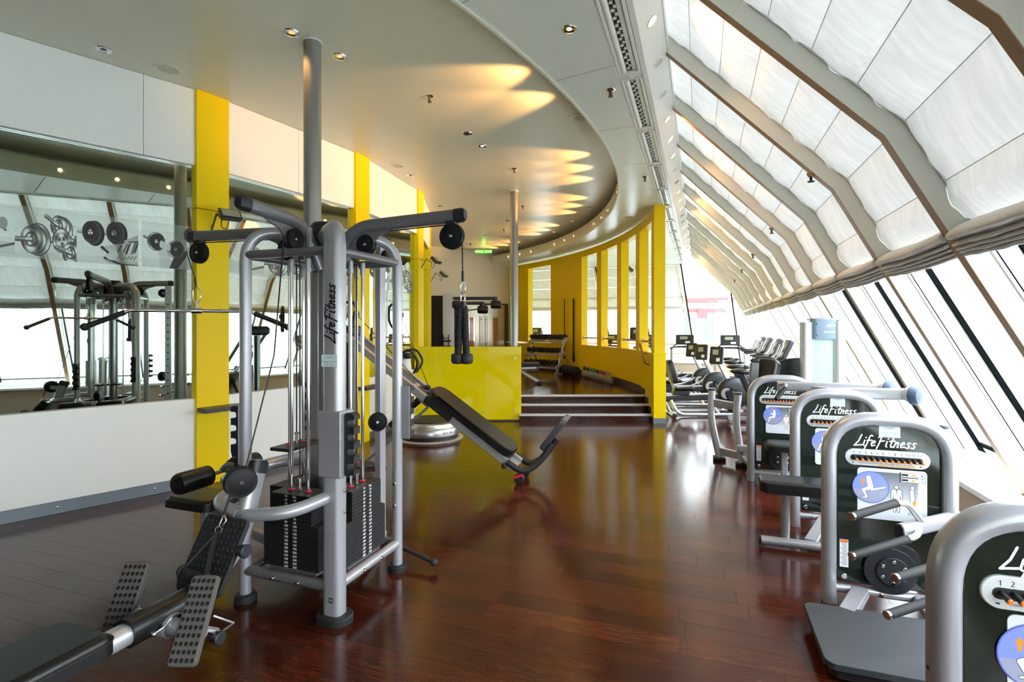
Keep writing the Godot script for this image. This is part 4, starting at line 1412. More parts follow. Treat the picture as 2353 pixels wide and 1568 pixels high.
func build_station() -> void:
	var root := thing("cable_station", "large silver four stack cable weight station with lat bar, rope and rowing bench", "weight machine", Vector3(-1.20, 0, -3.396), TURN)
	var q := 0.327
	var oval := MB.rrect(0.118, 0.095, 0.035, 4)
	var tube_p := MB.ring(0.0345, 16)
	# corner uprights, bent over to the hub
	var sets := [[Vector2(q, q), true], [Vector2(-q, q), false], [Vector2(q, -q), false], [Vector2(-q, -q), true]]
	for s in sets:
		var c: Vector2 = s[0]
		var dirn := Vector3(-c.x, 0, -c.y).normalized()
		var b := Vector3(c.x, 0.02, c.y)
		if s[1]:
			part(root, "upright", upright([b, Vector3(c.x, 2.23, c.y), Vector3(c.x, 2.23, c.y) + dirn * 0.38], oval, 0.16, Basis(Vector3.UP, 0.0) * Vector3(0, 0, 1)), M.silver)
			foot(root, Vector3(c.x, 0, c.y), 0.21, 0.16)
		else:
			var along := Vector3(1, 0, 0) if c.x < 0 else Vector3(0, 0, 1)
			var e1 := Vector3(c.x, 2.245, c.y)
			part(root, "upright", upright([b, e1, e1 + dirn * 0.40], tube_p, 0.24), M.silver)
			foot(root, Vector3(c.x, 0, c.y), 0.125, 0.125)
	# centre column and hub
	part(root, "centre_column", MB.new().cyl(Vector3(0, 0.12, 0), Vector3(0, 2.22, 0), 0.05, -1, 20), M.silver_dark)
	part(root, "hub", MB.new().lathe([Vector2(0, 2.13), Vector2(0.085, 2.13), Vector2(0.098, 2.15), Vector2(0.098, 2.30), Vector2(0.08, 2.325), Vector2(0, 2.33)], Vector3.ZERO, Vector3.UP, 24), M.plastic)
	# rails between the uprights, bottom and top
	var cs := [Vector3(q, 0, q), Vector3(-q, 0, q), Vector3(-q, 0, -q), Vector3(q, 0, -q)]
	for k in 4:
		var a: Vector3 = cs[k]
		var b: Vector3 = cs[(k + 1) % 4]
		part(root, "bottom_rail", MB.new().tube([a + Vector3(0, 0.185, 0), b + Vector3(0, 0.185, 0)], 0.03, 14), M.silver if k == 3 else M.silver_dark)
		part(root, "top_rail", MB.new().tube([a + Vector3(0, 2.095, 0), b + Vector3(0, 2.095, 0)], 0.026, 14), M.silver_dark)
		var outw := (a + b).normalized()
		for f in [0.36, 0.64]:
			var p := a.lerp(b, f) + Vector3(0, 0.185, 0)
			part(root, "bolt", MB.new().cyl(p + outw * 0.028, p + outw * 0.042, 0.012, -1, 8, 0.002), M.chrome)
	# arms
	var arms := [[Vector3(0, 0, 1), 0.627], [Vector3(1, 0, 0), 0.924], [Vector3(-1, 0, 0), 1.127], [Vector3(0, 0, -1), 0.66]]
	var armp := MB.rrect(0.062, 0.078, 0.028, 5)
	for a in arms:
		var d: Vector3 = a[0]
		var L: float = a[1]
		var path := MB.fillet([d * 0.06 + Vector3(0, 2.03, 0), d * 0.20 + Vector3(0, 2.285, 0), d * L + Vector3(0, 2.31, 0)], 0.14, 8)
		var ar := part(root, "arm", MB.new().sweep(path, armp, true, Vector3.UP), M.silver_dark)
		part(ar, "end_cap", MB.new().sweep(PackedVector3Array([d * (L - 0.005) + Vector3(0, 2.3095, 0), d * (L + 0.045) + Vector3(0, 2.312, 0), d * (L + 0.062) + Vector3(0, 2.3126, 0)]), MB.rrect(0.067, 0.083, 0.031, 5), true, Vector3.UP, true, [1.0, 1.0, 0.72]), M.plastic, "black end cap")
		# gusset with inner pulley
		var side := Vector3.UP.cross(d)
		var g := MB.new()
		var org := d * 0.20 + Vector3(0, 2.10, 0)
		g.x = Transform3D(Basis(d, Vector3.UP, d.cross(Vector3.UP)), org)
		g.plate(PackedVector2Array([Vector2(-0.02, 0.0), Vector2(0.10, 0.0), Vector2(0.13, 0.05), Vector2(0.20, 0.12), Vector2(0.34, 0.175), Vector2(0.02, 0.175)]), -0.006, 0.006)
		part(root, "gusset", g, M.silver_dark)
		pulley(root, "pulley", d * 0.30 + Vector3(0, 2.175, 0) + side * 0.012, side, 0.064, 0.042)
		var bracket := MB.new()
		bracket.bar(d * 0.205 + Vector3(0, 2.10, 0) + side * 0.045, d * 0.205 + Vector3(0, 2.26, 0) + side * 0.045, 0.022, 0.03, 0.003)
		part(root, "pulley_bracket", bracket, M.silver_light)
	# outer pulleys for the rope (right) and the lat bar (left)
	pulley(root, "pulley", Vector3(0.90, 2.19, 0.0), Vector3(0, 0, 1), 0.076, 0.04)
	part(root, "pulley_hanger", MB.new().box(Vector3(0.90, 2.268, 0.0), Vector3(0.06, 0.02, 0.06), 0.003), M.plastic)
	pulley(root, "pulley", Vector3(-1.10, 2.19, 0.0), Vector3(0, 0, 1), 0.076, 0.04)
	part(root, "pulley_hanger", MB.new().box(Vector3(-1.10, 2.268, 0.0), Vector3(0.06, 0.02, 0.06), 0.003), M.plastic)
	part(root, "cable", MB.new().tube([Vector3(0.34, 2.245, 0), Vector3(0.90, 2.262, 0)], 0.004, 6), M.cable)
	part(root, "cable", MB.new().tube([Vector3(-0.34, 2.245, 0), Vector3(-1.10, 2.262, 0)], 0.004, 6), M.cable)
	# stacks on the four sides
	weight_stack(root, Transform3D(Basis.IDENTITY, Vector3(0, 0, 0.235)))
	weight_stack(root, Transform3D(Basis(Vector3.UP, PI / 2), Vector3(0.235, 0, 0)))
	weight_stack(root, Transform3D(Basis(Vector3.UP, -PI / 2), Vector3(-0.235, 0, 0)), 0.22)
	weight_stack(root, Transform3D(Basis(Vector3.UP, PI), Vector3(0, 0, -0.235)), 0.06)
	# attachment racks
	var sleeve := MB.new()
	sleeve.x = Transform3D(Basis.IDENTITY, Vector3(q, 1.005, q))
	sleeve.box(Vector3(0.008, 0, 0.0), Vector3(0.15, 0.37, 0.125), 0.008)
	part(root, "rack_sleeve", sleeve, M.silver)
	comb(root, Vector3(q + 0.115, 1.0, q), Basis.IDENTITY)
	part(root, "rack_plate", MB.new().box(Vector3(-q - 0.02, 1.01, q), Vector3(0.006, 0.36, 0.075), 0.002), M.silver)
	comb(root, Vector3(-q - 0.055, 1.0, q), Basis(Vector3.UP, PI))
	part(root, "rack_plate", MB.new().box(Vector3(q + 0.045, 1.08, -q), Vector3(0.10, 0.36, 0.006), 0.002), M.silver)
	comb(root, Vector3(q + 0.06, 1.08, -q - 0.04), Basis(Vector3.UP, PI / 2))
	comb(root, Vector3(-q - 0.07, 1.08, -q + 0.02), Basis(Vector3.UP, PI))
	# lettering, notice, inventory number on the front upright
	var lg := MB.new()
	lg.x = Transform3D(Basis(Vector3.BACK, PI / 2), Vector3(q + 0.012, 1.735, q))
	lettering(lg, 0.072, Vector3(0, 0, 0), 0.0484, 0.13)
	part(root, "logo", lg, M.print_black, "black script lettering LifeFitness running up the post")
	sticker_disinfect(root, Transform3D(Basis.IDENTITY, Vector3(q, 1.47, q + 0.0485)), 0.105)
	var num := part(root, "number_plate", MB.new().box(Vector3(q + 0.01, 0.135, q + 0.0485), Vector3(0.028, 0.028, 0.001)), M.print_black, "small dark plate with the number 29")
	part(num, "print", MB.new().text("29", 0.014, Vector3(q + 0.01, 0.135, q + 0.0495), true), M.print_white)
	for y in [0.62, 0.74, 0.86]:
		part(root, "bolt", MB.new().cyl(Vector3(q + 0.058, y, q), Vector3(q + 0.072, y, q), 0.011, -1, 8, 0.002), M.chrome)
	for y in [0.45, 0.6]:
		part(root, "bolt", MB.new().cyl(Vector3(q, y, -q + 0.03), Vector3(q, y, -q + 0.046), 0.011, -1, 8, 0.002), M.chrome)
	build_rower(root)
	build_lat_seat(root)
	# rear adjustable post with holes
	part(root, "adjustable_post", MB.new().box(Vector3(-0.03, 1.15, -0.66), Vector3(0.055, 2.25, 0.08), 0.01), M.silver)
	for k in 18:
		part(root, "post_hole", MB.new().cyl(Vector3(-0.0605, 0.3 + k * 0.1, -0.66), Vector3(-0.057, 0.3 + k * 0.1, -0.66), 0.012, -1, 10), M.black)
	part(root, "post_rail", MB.new().bar(Vector3(0, 0.19, -0.33), Vector3(-0.03, 0.06, -0.70), 0.06, 0.06, 0.006), M.silver)
	pulley(root, "pulley", Vector3(0.09, 2.17, -0.58), Vector3(1, 0, 0), 0.064, 0.05)
	pulley(root, "pulley", Vector3(0.0, 0.95, -0.58), Vector3(0.6, 0, 1), 0.07, 0.04)
	part(root, "floor_handle", MB.new().cyl(Vector3(0.30, 0.09, -0.46), Vector3(0.56, 0.06, -0.40), 0.016, -1, 12).sph(Vector3(0.57, 0.06, -0.398), Vector3(0.028, 0.028, 0.028)), M.rubber)
	build_lat_bar()
	build_rope()

func build_rower(root: Node3D) -> void:
	# leaning mast with low pulley
	var mast := MB.fillet([Vector3(0, 0.90, 0.555), Vector3(0, 0.62, 0.64), Vector3(0, 0.46, 0.74), Vector3(0, 0.385, 0.93)], 0.16, 6)
	part(root, "pulley_mast", MB.new().sweep(mast, MB.rrect(0.068, 0.105, 0.032, 5), true, Vector3.RIGHT.cross(Vector3.UP)), M.silver)
	part(root, "mast_cap", MB.new().sweep(PackedVector3Array([Vector3(0, 0.865, 0.565), Vector3(0, 0.915, 0.549), Vector3(0, 0.93, 0.545)]), MB.rrect(0.074, 0.112, 0.034, 5), true, Vector3.RIGHT.cross(Vector3.UP), true, [1.0, 1.0, 0.8]), M.plastic)
	part(root, "mast_guard", MB.new().tube(MB.fillet([Vector3(0.30, 0.70, 0.36), Vector3(0.27, 0.69, 0.60), Vector3(0.02, 0.665, 0.66)], 0.16, 8), 0.034, 16), M.silver)
	part(root, "mast_guard", MB.new().tube(MB.fillet([Vector3(-0.30, 0.70, 0.36), Vector3(-0.27, 0.69, 0.60), Vector3(-0.02, 0.665, 0.66)], 0.16, 8), 0.034, 16), M.silver)
	pulley(root, "low_pulley", Vector3(0.03, 0.855, 0.70), Vector3(1, 0, 0.55), 0.080, 0.05)
	part(root, "pulley_fork", MB.new().bar(Vector3(0.0, 0.83, 0.60), Vector3(0.0, 0.852, 0.70), 0.05, 0.05, 0.005), M.silver)
	part(root, "cable", MB.new().tube([Vector3(0.0, 2.17, 0.365), Vector3(0.02, 1.5, 0.46), Vector3(0.0, 0.90, 0.64)], 0.0042, 6), M.cable)
	# clip, strap and stirrup handle
	part(root, "cable", MB.new().tube([Vector3(0.03, 0.80, 0.765), Vector3(0.02, 0.715, 0.79)], 0.006, 6), M.rubber)
	part(root, "snap_hook", MB.new().tube([Vector3(0.02, 0.715, 0.79), Vector3(0.045, 0.69, 0.80), Vector3(0.025, 0.655, 0.81), Vector3(0.005, 0.665, 0.806), Vector3(0.02, 0.715, 0.79)], 0.004, 6), M.chrome)
	part(root, "ring_link", MB.new().ringtorus(Vector3(0.012, 0.645, 0.815), Vector3(0.4, 0.3, 1), 0.016, 0.003, 16, 6), M.chrome)
	var hb := Vector3(-0.01, 0.47, 0.935)
	part(root, "strap", MB.new().bar(Vector3(0.012, 0.635, 0.83), hb + Vector3(0.075, 0.0, 0), 0.022, 0.003).bar(Vector3(0.012, 0.635, 0.828), hb + Vector3(-0.075, 0.01, 0), 0.022, 0.003), M.rubber)
	part(root, "stirrup_handle", MB.new().cyl(hb + Vector3(-0.065, 0.008, 0.0), hb + Vector3(0.065, -0.005, 0.0), 0.018, -1, 14, 0.004).cyl(hb + Vector3(-0.085, 0.01, 0), hb + Vector3(-0.066, 0.008, 0), 0.027, -1, 14, 0.004).cyl(hb + Vector3(0.066, -0.005, 0), hb + Vector3(0.085, -0.007, 0), 0.027, -1, 14, 0.004), M.rubber)
	# studded foot plate
	var up := Vector3(0, 0.28, -0.1665).normalized()
	var nrm := Vector3(0, -up.z, up.y) * -1.0
	nrm = Vector3.RIGHT.cross(up)
	var bs := Basis(Vector3.RIGHT, up, nrm)
	var c := Vector3(0.0, 0.53, 0.836)
	var fp := part(root, "foot_plate", MB.new().rplate(c, 0.28, 0.36, 0.03, 0.022, 0.005, bs), M.rubber, "black studded foot plate")
	var studs := MB.new()
	for i in 9:
		for j in 11:
			studs.sph(c + bs * Vector3(-0.112 + i * 0.028, -0.15 + j * 0.030, 0.011), Vector3(0.0095, 0.0095, 0.004), 8, 4, bs)
	part(fp, "studs", studs, M.rubber).set_meta("kind", "stuff")
	part(root, "plate_knob", MB.new().cyl(Vector3(0.14, 0.56, 0.81), Vector3(0.19, 0.56, 0.81), 0.026, 0.034, 16, 0.006), M.plastic)
	part(root, "plate_frame", MB.new().bar(c + bs * Vector3(0, -0.17, -0.04), c + bs * Vector3(0, 0.17, -0.04), 0.05, 0.2, 0.01, Vector3.RIGHT), M.plastic)
	# bench rail, padded sleeve, seat pad
	part(root, "bench_rail", MB.new().sweep(PackedVector3Array([Vector3(0, 0.365, 0.90), Vector3(0, 0.365, 2.05)]), MB.rrect(0.10, 0.085, 0.038, 5)), M.silver_light)
	part(root, "rail_pad", MB.new().sweep(PackedVector3Array([Vector3(0, 0.367, 0.92), Vector3(0, 0.367, 1.26)]), MB.rrect(0.125, 0.115, 0.05, 6)), M.vinyl)
	var pad := MB.new()
	pad.x = Transform3D(Basis(Vector3.RIGHT, Vector3.FORWARD, Vector3.UP), Vector3(0, 0.40, 1.745))
	pad.plate(MB.rrect(0.32, 0.72, 0.06, 6), 0.0, 0.085, MB.rrect(0.25, 0.65, 0.04, 6), 0.032)
	part(root, "bench_seat", pad, M.vinyl, "long black padded rowing seat")
	part(root, "seat_piping", MB.new().sweep(PackedVector3Array(ringpath(0.322, 0.722, 0.06, 0.452, 1.745)), MB.ring(0.0022, 6), true, Vector3.UP, false), M.plastic)
	part(root, "bench_leg", MB.new().bar(Vector3(0, 0.32, 1.75), Vector3(0, 0.02, 1.9), 0.07, 0.07, 0.01).box(Vector3(0, 0.015, 1.9), Vector3(0.36, 0.03, 0.08), 0.006), M.silver)
	# pedals with oval holes on a cross tube
	part(root, "pedal_axle", MB.new().cyl(Vector3(-0.24, 0.33, 1.10), Vector3(0.24, 0.33, 1.10), 0.034, -1, 18), M.silver)
	part(root, "axle_saddle", MB.new().lathe([Vector2(0.05, -0.05), Vector2(0.052, -0.04), Vector2(0.052, 0.04), Vector2(0.05, 0.05)], Vector3(0.03, 0.33, 1.10), Vector3.RIGHT, 18), M.silver_light)
	for sx in [-1.0, 1.0]:
		var pu := Vector3(0, 0.85, -0.53).normalized()
		var pb := Basis(Vector3.UP, 0.342) * Basis(Vector3.RIGHT, pu, Vector3.RIGHT.cross(pu))
		var pc := Vector3(0.205 * sx, 0.385, 1.105)
		if sx < 0: pc = Vector3(-0.225, 0.385, 1.11)
		var pd := part(root, "pedal", MB.new().rplate(pc, 0.118, 0.35, 0.02, 0.03, 0.006, pb), M.pedal_grey, "grey slip-proof pedal with rows of oval holes")
		var ho := MB.new()
		var rm := MB.new()
		for i in 5:
			for j in 11:
				var hc := pc + pb * Vector3(-0.044 + i * 0.022, -0.151 + j * 0.0302, 0.0152)
				ho.lathe([Vector2(0, 0.0006), Vector2(0.0088, 0.0006)], hc, pb.z, 12, TAU)
				rm.lathe([Vector2(0.0088, 0.0004), Vector2(0.0098, 0.0016), Vector2(0.0112, 0.0)], hc, pb.z, 12, TAU)
		part(pd, "holes", ho, M.black).set_meta("kind", "stuff")
		part(pd, "hole_rims", rm, M.pedal_grey).set_meta("kind", "stuff")
		part(root, "pedal_knob", MB.new().cyl(pc + Vector3(sx * 0.03, -0.10, -0.06), pc + Vector3(sx * 0.085, -0.10, -0.06), 0.024, 0.03, 14, 0.005), M.plastic)
		part(root, "pedal_bracket", MB.new().bar(pc + Vector3(0, -0.045, -0.02), pc + Vector3(sx * 0.04, -0.09, -0.09), 0.04, 0.012, 0.002).tube([pc + Vector3(sx * 0.05, 0.0, -0.05), pc + Vector3(sx * 0.09, -0.06, -0.12), pc + Vector3(sx * 0.04, -0.10, -0.10)], 0.005, 6), M.silver_light)
	part(root, "release_lever", MB.new().tube([Vector3(0.06, 0.37, 1.10), Vector3(0.075, 0.35, 1.15), Vector3(0.06, 0.335, 1.18)], 0.007, 8).sph(Vector3(0.06, 0.335, 1.18), Vector3(0.012, 0.012, 0.012)), M.chrome)

func ringpath(w: float, h: float, r: float, y: float, zc: float) -> Array:
	var o := []
	for p in MB.rrect(w, h, r, 5): o.append(Vector3(p.x, y, zc - p.y))
	o.append(o[0])
	return o

func build_lat_seat(root: Node3D) -> void:
	# seat and knee rollers of the pulldown side (-x)
	var pad := MB.new()
	pad.x = Transform3D(Basis(Vector3.RIGHT, Vector3.FORWARD, Vector3.UP), Vector3(-1.02, 0.42, 0.04))
	pad.plate(MB.rrect(0.42, 0.30, 0.06, 6), 0.0, 0.07, MB.rrect(0.36, 0.24, 0.04, 6), 0.026)
	part(root, "pulldown_seat", pad, M.vinyl, "black padded pulldown seat")
	part(root, "seat_post", MB.new().bar(Vector3(-0.98, 0.42, 0.04), Vector3(-0.98, 0.03, 0.04), 0.07, 0.07, 0.01).box(Vector3(-0.98, 0.02, 0.04), Vector3(0.08, 0.04, 0.4), 0.008), M.silver)
	part(root, "seat_rail", MB.new().tube(MB.fillet([Vector3(-0.30, 0.70, 0.33), Vector3(-0.62, 0.68, 0.24), Vector3(-0.66, 0.665, 0.02), Vector3(-0.62, 0.68, -0.24), Vector3(-0.30, 0.70, -0.33)], 0.16, 8), 0.034, 14), M.silver)
	part(root, "seat_beam", MB.new().bar(Vector3(-0.98, 0.36, 0.04), Vector3(-0.33, 0.20, 0.0), 0.06, 0.07, 0.01), M.silver)
	part(root, "roller_mast", MB.new().bar(Vector3(-0.64, 0.60, 0.02), Vector3(-0.72, 0.84, 0.02), 0.075, 0.10, 0.02), M.plastic)
	part(root, "roller_arm", MB.new().tube(MB.fillet([Vector3(-0.68, 0.70, 0.02), Vector3(-0.82, 0.705, 0.02), Vector3(-0.86, 0.665, 0.02)], 0.05, 5), 0.02, 12), M.silver_dark)
	part(root, "roller_bar", MB.new().cyl(Vector3(-0.86, 0.655, -0.28), Vector3(-0.86, 0.655, 0.36), 0.013, -1, 12), M.silver_dark)
	for z in [0.24, -0.17]:
		part(root, "foam_roller", MB.new().lathe([Vector2(0.022, -0.122), Vector2(0.052, -0.122), Vector2(0.068, -0.108), Vector2(0.070, 0.10), Vector2(0.062, 0.118), Vector2(0.036, 0.122), Vector2(0.036, 0.128), Vector2(0.022, 0.128)], Vector3(-0.86, 0.655, z), Vector3(0, 0, 1), 28), M.vinyl, "thick black foam knee roller")
		part(root, "roller_cap", MB.new().cyl(Vector3(-0.86, 0.655, z + 0.118), Vector3(-0.86, 0.655, z + 0.128), 0.036, -1, 20, 0.003), M.plastic)

func build_lat_bar() -> void:
	var o := thing("lat_bar", "long chrome lat pulldown bar with black drooping grips hanging by the yellow pilaster", "bar", Transform3D(Basis(Vector3.UP, TURN), Vector3(-1.20, 0, -3.396)) * Vector3(-1.10, 1.775, 0.02), 0.324)
	var c := Vector3.ZERO
	var bar := MB.new()
	bar.tube([c + Vector3(-0.40, 0.0, 0), c + Vector3(0.34, 0.0, 0)], 0.0125, 12)
	part(o, "shaft", bar, M.chrome)
	for sg in [-1.0, 1.0]:
		var a: Vector3 = c + Vector3(0.34 if sg > 0 else -0.40, 0, 0)
		var e := a + Vector3(0.26 * sg, -0.115, 0)
		part(o, "shaft_end", MB.new().tube(MB.fillet([a - Vector3(0.05 * sg, 0, 0), a, e], 0.04, 4), 0.0125, 12), M.chrome)
		part(o, "grip", MB.new().tube([a.lerp(e, 0.12), a.lerp(e, 0.97)], 0.0185, 14).sph(e, Vector3(0.027, 0.027, 0.027)), M.rubber, "black rubber grip")
	for f in [-0.24, -0.10, 0.10, 0.22]:
		part(o, "knurled_band", MB.new().cyl(c + Vector3(f, 0, 0), c + Vector3(f + 0.06, 0, 0), 0.0135, -1, 14), M.silver)
	part(o, "swivel", MB.new().cyl(c + Vector3(-0.035, 0, 0), c + Vector3(0.035, 0, 0), 0.020, -1, 16, 0.004).cyl(c, c + Vector3(0, 0.06, 0), 0.012, 0.008, 12), M.chrome)
	part(o, "carabiner", MB.new().tube([c + Vector3(0, 0.05, 0), c + Vector3(0.028, 0.085, 0.01), c + Vector3(0.02, 0.15, 0.01), c + Vector3(-0.008, 0.175, 0), c + Vector3(-0.024, 0.14, 0), c + Vector3(-0.022, 0.08, 0), c + Vector3(0, 0.05, 0)], 0.0045, 8), M.chrome)
	part(o, "cable", MB.new().tube([c + Vector3(-0.005, 0.17, 0), c + Vector3(-0.01, 0.23, 0)], 0.007, 8).tube([c + Vector3(-0.01, 0.23, 0), c + Vector3(-0.062, 0.42, 0.025)], 0.004, 6), M.cable)

func build_rope() -> void:
	var o := thing("triceps_rope", "black twisted triceps rope with rubber stoppers hanging from a long pulley arm", "rope", Vector3(-1.20, 0, -3.396), TURN)
	var c := Vector3(0.965, 0, 0.0)
	part(o, "cable", MB.new().tube([c + Vector3(0.0, 2.19, 0), c + Vector3(0.004, 1.97, 0)], 0.004, 6).tube([c + Vector3(0.004, 1.985, 0), c + Vector3(0.004, 1.925, 0)], 0.008, 8), M.cable)
	part(o, "carabiner", MB.new().tube([c + Vector3(0.004, 1.93, 0), c + Vector3(0.022, 1.895, 0), c + Vector3(0.014, 1.855, 0), c + Vector3(-0.006, 1.855, 0), c + Vector3(-0.012, 1.895, 0), c + Vector3(0.004, 1.93, 0)], 0.004, 8).tube([c + Vector3(0.006, 1.87, 0), c + Vector3(0.02, 1.83, 0.004), c + Vector3(0.012, 1.79, 0), c + Vector3(-0.008, 1.79, 0), c + Vector3(-0.01, 1.84, -0.004), c + Vector3(0.006, 1.87, 0)], 0.004, 8), M.chrome)
	part(o, "clasp", MB.new().bar(c + Vector3(0.004, 1.805, 0), c + Vector3(0.004, 1.755, 0), 0.035, 0.035, 0.006), M.plastic)
	for sg in [-1.0, 1.0]:
		var path := []
		for k in 15:
			var f := k / 14.0
			path.append(c + Vector3(sg * lerpf(0.012, 0.022, f), 1.775 - 0.275 * f, -0.006 * sg))
		for st in 3:
			var pts := []
			for k in 57:
				var f := k / 56.0
				var a := f * TAU * 5.5 * 1.0 + TAU * st / 3.0
				pts.append(c + Vector3(sg * lerpf(0.012, 0.024, f) + cos(a) * 0.0105, 1.775 - 0.275 * f, sin(a) * 0.0105 - 0.006 * sg))
			part(o, "strand", MB.new().tube(pts, 0.0118, 8), M.grip)
		part(o, "stopper", MB.new().lathe([Vector2(0.0, -0.062), Vector2(0.028, -0.058), Vector2(0.038, -0.045), Vector2(0.039, -0.01), Vector2(0.032, 0.0), Vector2(0.0, 0.002)], c + Vector3(sg * 0.026, 1.502, -0.006 * sg), Vector3.UP, 22), M.rubber)

# ---------- selector machines along the windows ----------
func blend_disc(im: Image, c: Vector2, r: Vector2, col: Color) -> void:
	for y in range(maxi(0, int(c.y - r.y) - 1), mini(im.get_height(), int(c.y + r.y) + 2)):
		for x in range(maxi(0, int(c.x - r.x) - 1), mini(im.get_width(), int(c.x + r.x) + 2)):
			var d := Vector2((x - c.x) / r.x, (y - c.y) / r.y).length()
			var a := clampf((1.0 - d) * minf(r.x, r.y) + 0.5, 0, 1) * col.a
			if a > 0: im.set_pixel(x, y, im.get_pixel(x, y).lerp(Color(col.r, col.g, col.b), a))
func blend_line(im: Image, a: Vector2, b: Vector2, r: float, col: Color, r2 := -1.0) -> void:
	if r2 < 0: r2 = r
	var m := maxf(r, r2) + 1
	for y in range(maxi(0, int(minf(a.y, b.y) - m)), mini(im.get_height(), int(maxf(a.y, b.y) + m) + 1)):
		for x in range(maxi(0, int(minf(a.x, b.x) - m)), mini(im.get_width(), int(maxf(a.x, b.x) + m) + 1)):
			var p := Vector2(x, y)
			var t := clampf((p - a).dot(b - a) / maxf((b - a).length_squared(), 0.01), 0, 1)
			var d := (p - a.lerp(b, t)).length() - lerpf(r, r2, t)
			var al := clampf(0.5 - d, 0, 1) * col.a
			if al > 0: im.set_pixel(x, y, im.get_pixel(x, y).lerp(Color(col.r, col.g, col.b), al))
func limbs(im: Image, segs: Array, o: Vector2, k: float) -> void:
	for pas in 2:
		for s in segs:
			var col := c8(40, 44, 60) if pas == 0 else c8(244, 246, 250)
			blend_line(im, o + s[0] * k, o + s[1] * k, s[2] * k * 0.8 + (2.6 if pas == 0 else 0.0), col, s[3] * k * 0.8 + (2.6 if pas == 0 else 0.0))
func placard_img(kind: int) -> Image:
	var im := Image.create(320, 300, false, Image.FORMAT_RGBA8)
	im.fill(c8(206, 210, 216))
	for y in range(20, 300):
		for x in range(70, 280):
			if x > 70 and y < 210: im.set_pixel(x, y, c8(96, 100, 108).lerp(c8(196, 200, 206), clampf((y - 20) / 190.0, 0, 1)))
	for q in 2:
		im.fill_rect(Rect2i(196, 14 + q * 30, 116, 26), c8(30, 30, 34))
		im.fill_rect(Rect2i(203, 16 + q * 30, 107, 22), c8(244, 244, 244))
		im.fill_rect(Rect2i(205, 21 + q * 30, 30, 12), c8(20, 20, 22))
		blend_line(im, Vector2(254, 27 + q * 30), Vector2(272, 27 + q * 30), 5, c8(226, 140, 30), 1.5)
		im.fill_rect(Rect2i(292, 26 + q * 30, 11, 3), c8(20, 20, 22))
		if q == 0: im.fill_rect(Rect2i(296, 22, 3, 11), c8(20, 20, 22))
	# two standing figures
	var man := [[Vector2(0, -52), Vector2(0, -50), 9.0, 9.0], [Vector2(-9, -34), Vector2(-6, 10), 9.0, 8.0], [Vector2(9, -34), Vector2(6, 10), 9.0, 8.0], [Vector2(-17, -34), Vector2(-20, 14), 5.0, 3.5], [Vector2(17, -34), Vector2(20, 14), 5.0, 3.5], [Vector2(-7, 10), Vector2(-8, 74), 8.0, 4.5], [Vector2(7, 10), Vector2(8, 74), 8.0, 4.5]]
	limbs(im, man, Vector2(182, 160), 1.12)
	var sidef := [[Vector2(0, -52), Vector2(0, -50), 9.0, 9.0], [Vector2(-2, -34), Vector2(0, 12), 10.0, 9.0], [Vector2(2, -32), Vector2(6, 12), 5.0, 3.5], [Vector2(0, 12), Vector2(-2, 74), 9.0, 5.0], [Vector2(-2, 76), Vector2(-12, 76), 4.0, 3.0]]
	limbs(im, sidef, Vector2(254, 160), 1.18)
	if kind == 0:
		blend_disc(im, Vector2(176, 182), Vector2(10, 11), c8(232, 140, 40)); blend_disc(im, Vector2(193, 182), Vector2(10, 11), c8(232, 140, 40)); blend_disc(im, Vector2(262, 186), Vector2(8, 12), c8(232, 140, 40))
	else:
		blend_line(im, Vector2(163, 120), Vector2(170, 114), 4, c8(232, 140, 40)); blend_line(im, Vector2(202, 120), Vector2(195, 114), 4, c8(232, 140, 40))
	return im
func disc_img(kind: int) -> Image:
	var im := Image.create(220, 220, false, Image.FORMAT_RGBA8)
	im.fill(c8(122, 138, 214))
	im.fill_rect(Rect2i(0, 128, 220, 92), c8(146, 150, 176))
	var fig: Array
	if kind == 0:
		fig = [[Vector2(96, 42), Vector2(96, 46), 14.0, 13.0], [Vector2(108, 50), Vector2(112, 62), 5.0, 3.0], [Vector2(100, 66), Vector2(112, 110), 17.0, 15.0], [Vector2(112, 112), Vector2(64, 132), 13.0, 10.0], [Vector2(64, 132), Vector2(84, 178), 9.0, 6.0], [Vector2(84, 182), Vector2(64, 186), 6.0, 4.0], [Vector2(116, 128), Vector2(196, 104), 8.0, 6.0], [Vector2(104, 70), Vector2(92, 118), 6.0, 4.5]]
	else:
		fig = [[Vector2(128, 46), Vector2(128, 50), 14.0, 13.0], [Vector2(128, 72), Vector2(124, 122), 17.0, 15.0], [Vector2(124, 124), Vector2(78, 132), 13.0, 10.0], [Vector2(78, 132), Vector2(62, 182), 9.0, 6.0], [Vector2(60, 188), Vector2(46, 190), 6.0, 4.0], [Vector2(124, 80), Vector2(92, 96), 6.0, 5.0], [Vector2(92, 96), Vector2(90, 62), 5.0, 4.0], [Vector2(142, 70), Vector2(205, 82), 2.0, 2.0]]
	for pas in 2:
		for s in fig:
			blend_line(im, s[0], s[1], s[2] + (2.0 if pas == 0 else 0.0), c8(40, 44, 70) if pas == 0 else c8(246, 248, 252), s[3] + (2.0 if pas == 0 else 0.0))
	var ar := Vector2(62, 92) if kind == 0 else Vector2(96, 40)
	blend_line(im, ar, ar + (Vector2(0, -30) if kind == 0 else Vector2(10, -24)), 6, c8(232, 140, 30))
	blend_line(im, ar + Vector2(0, -26) if kind == 0 else ar + Vector2(8, -22), ar + (Vector2(0, -42) if kind == 0 else Vector2(14, -34)), 12 if kind == 0 else 5, c8(232, 140, 30), 1)
	return im
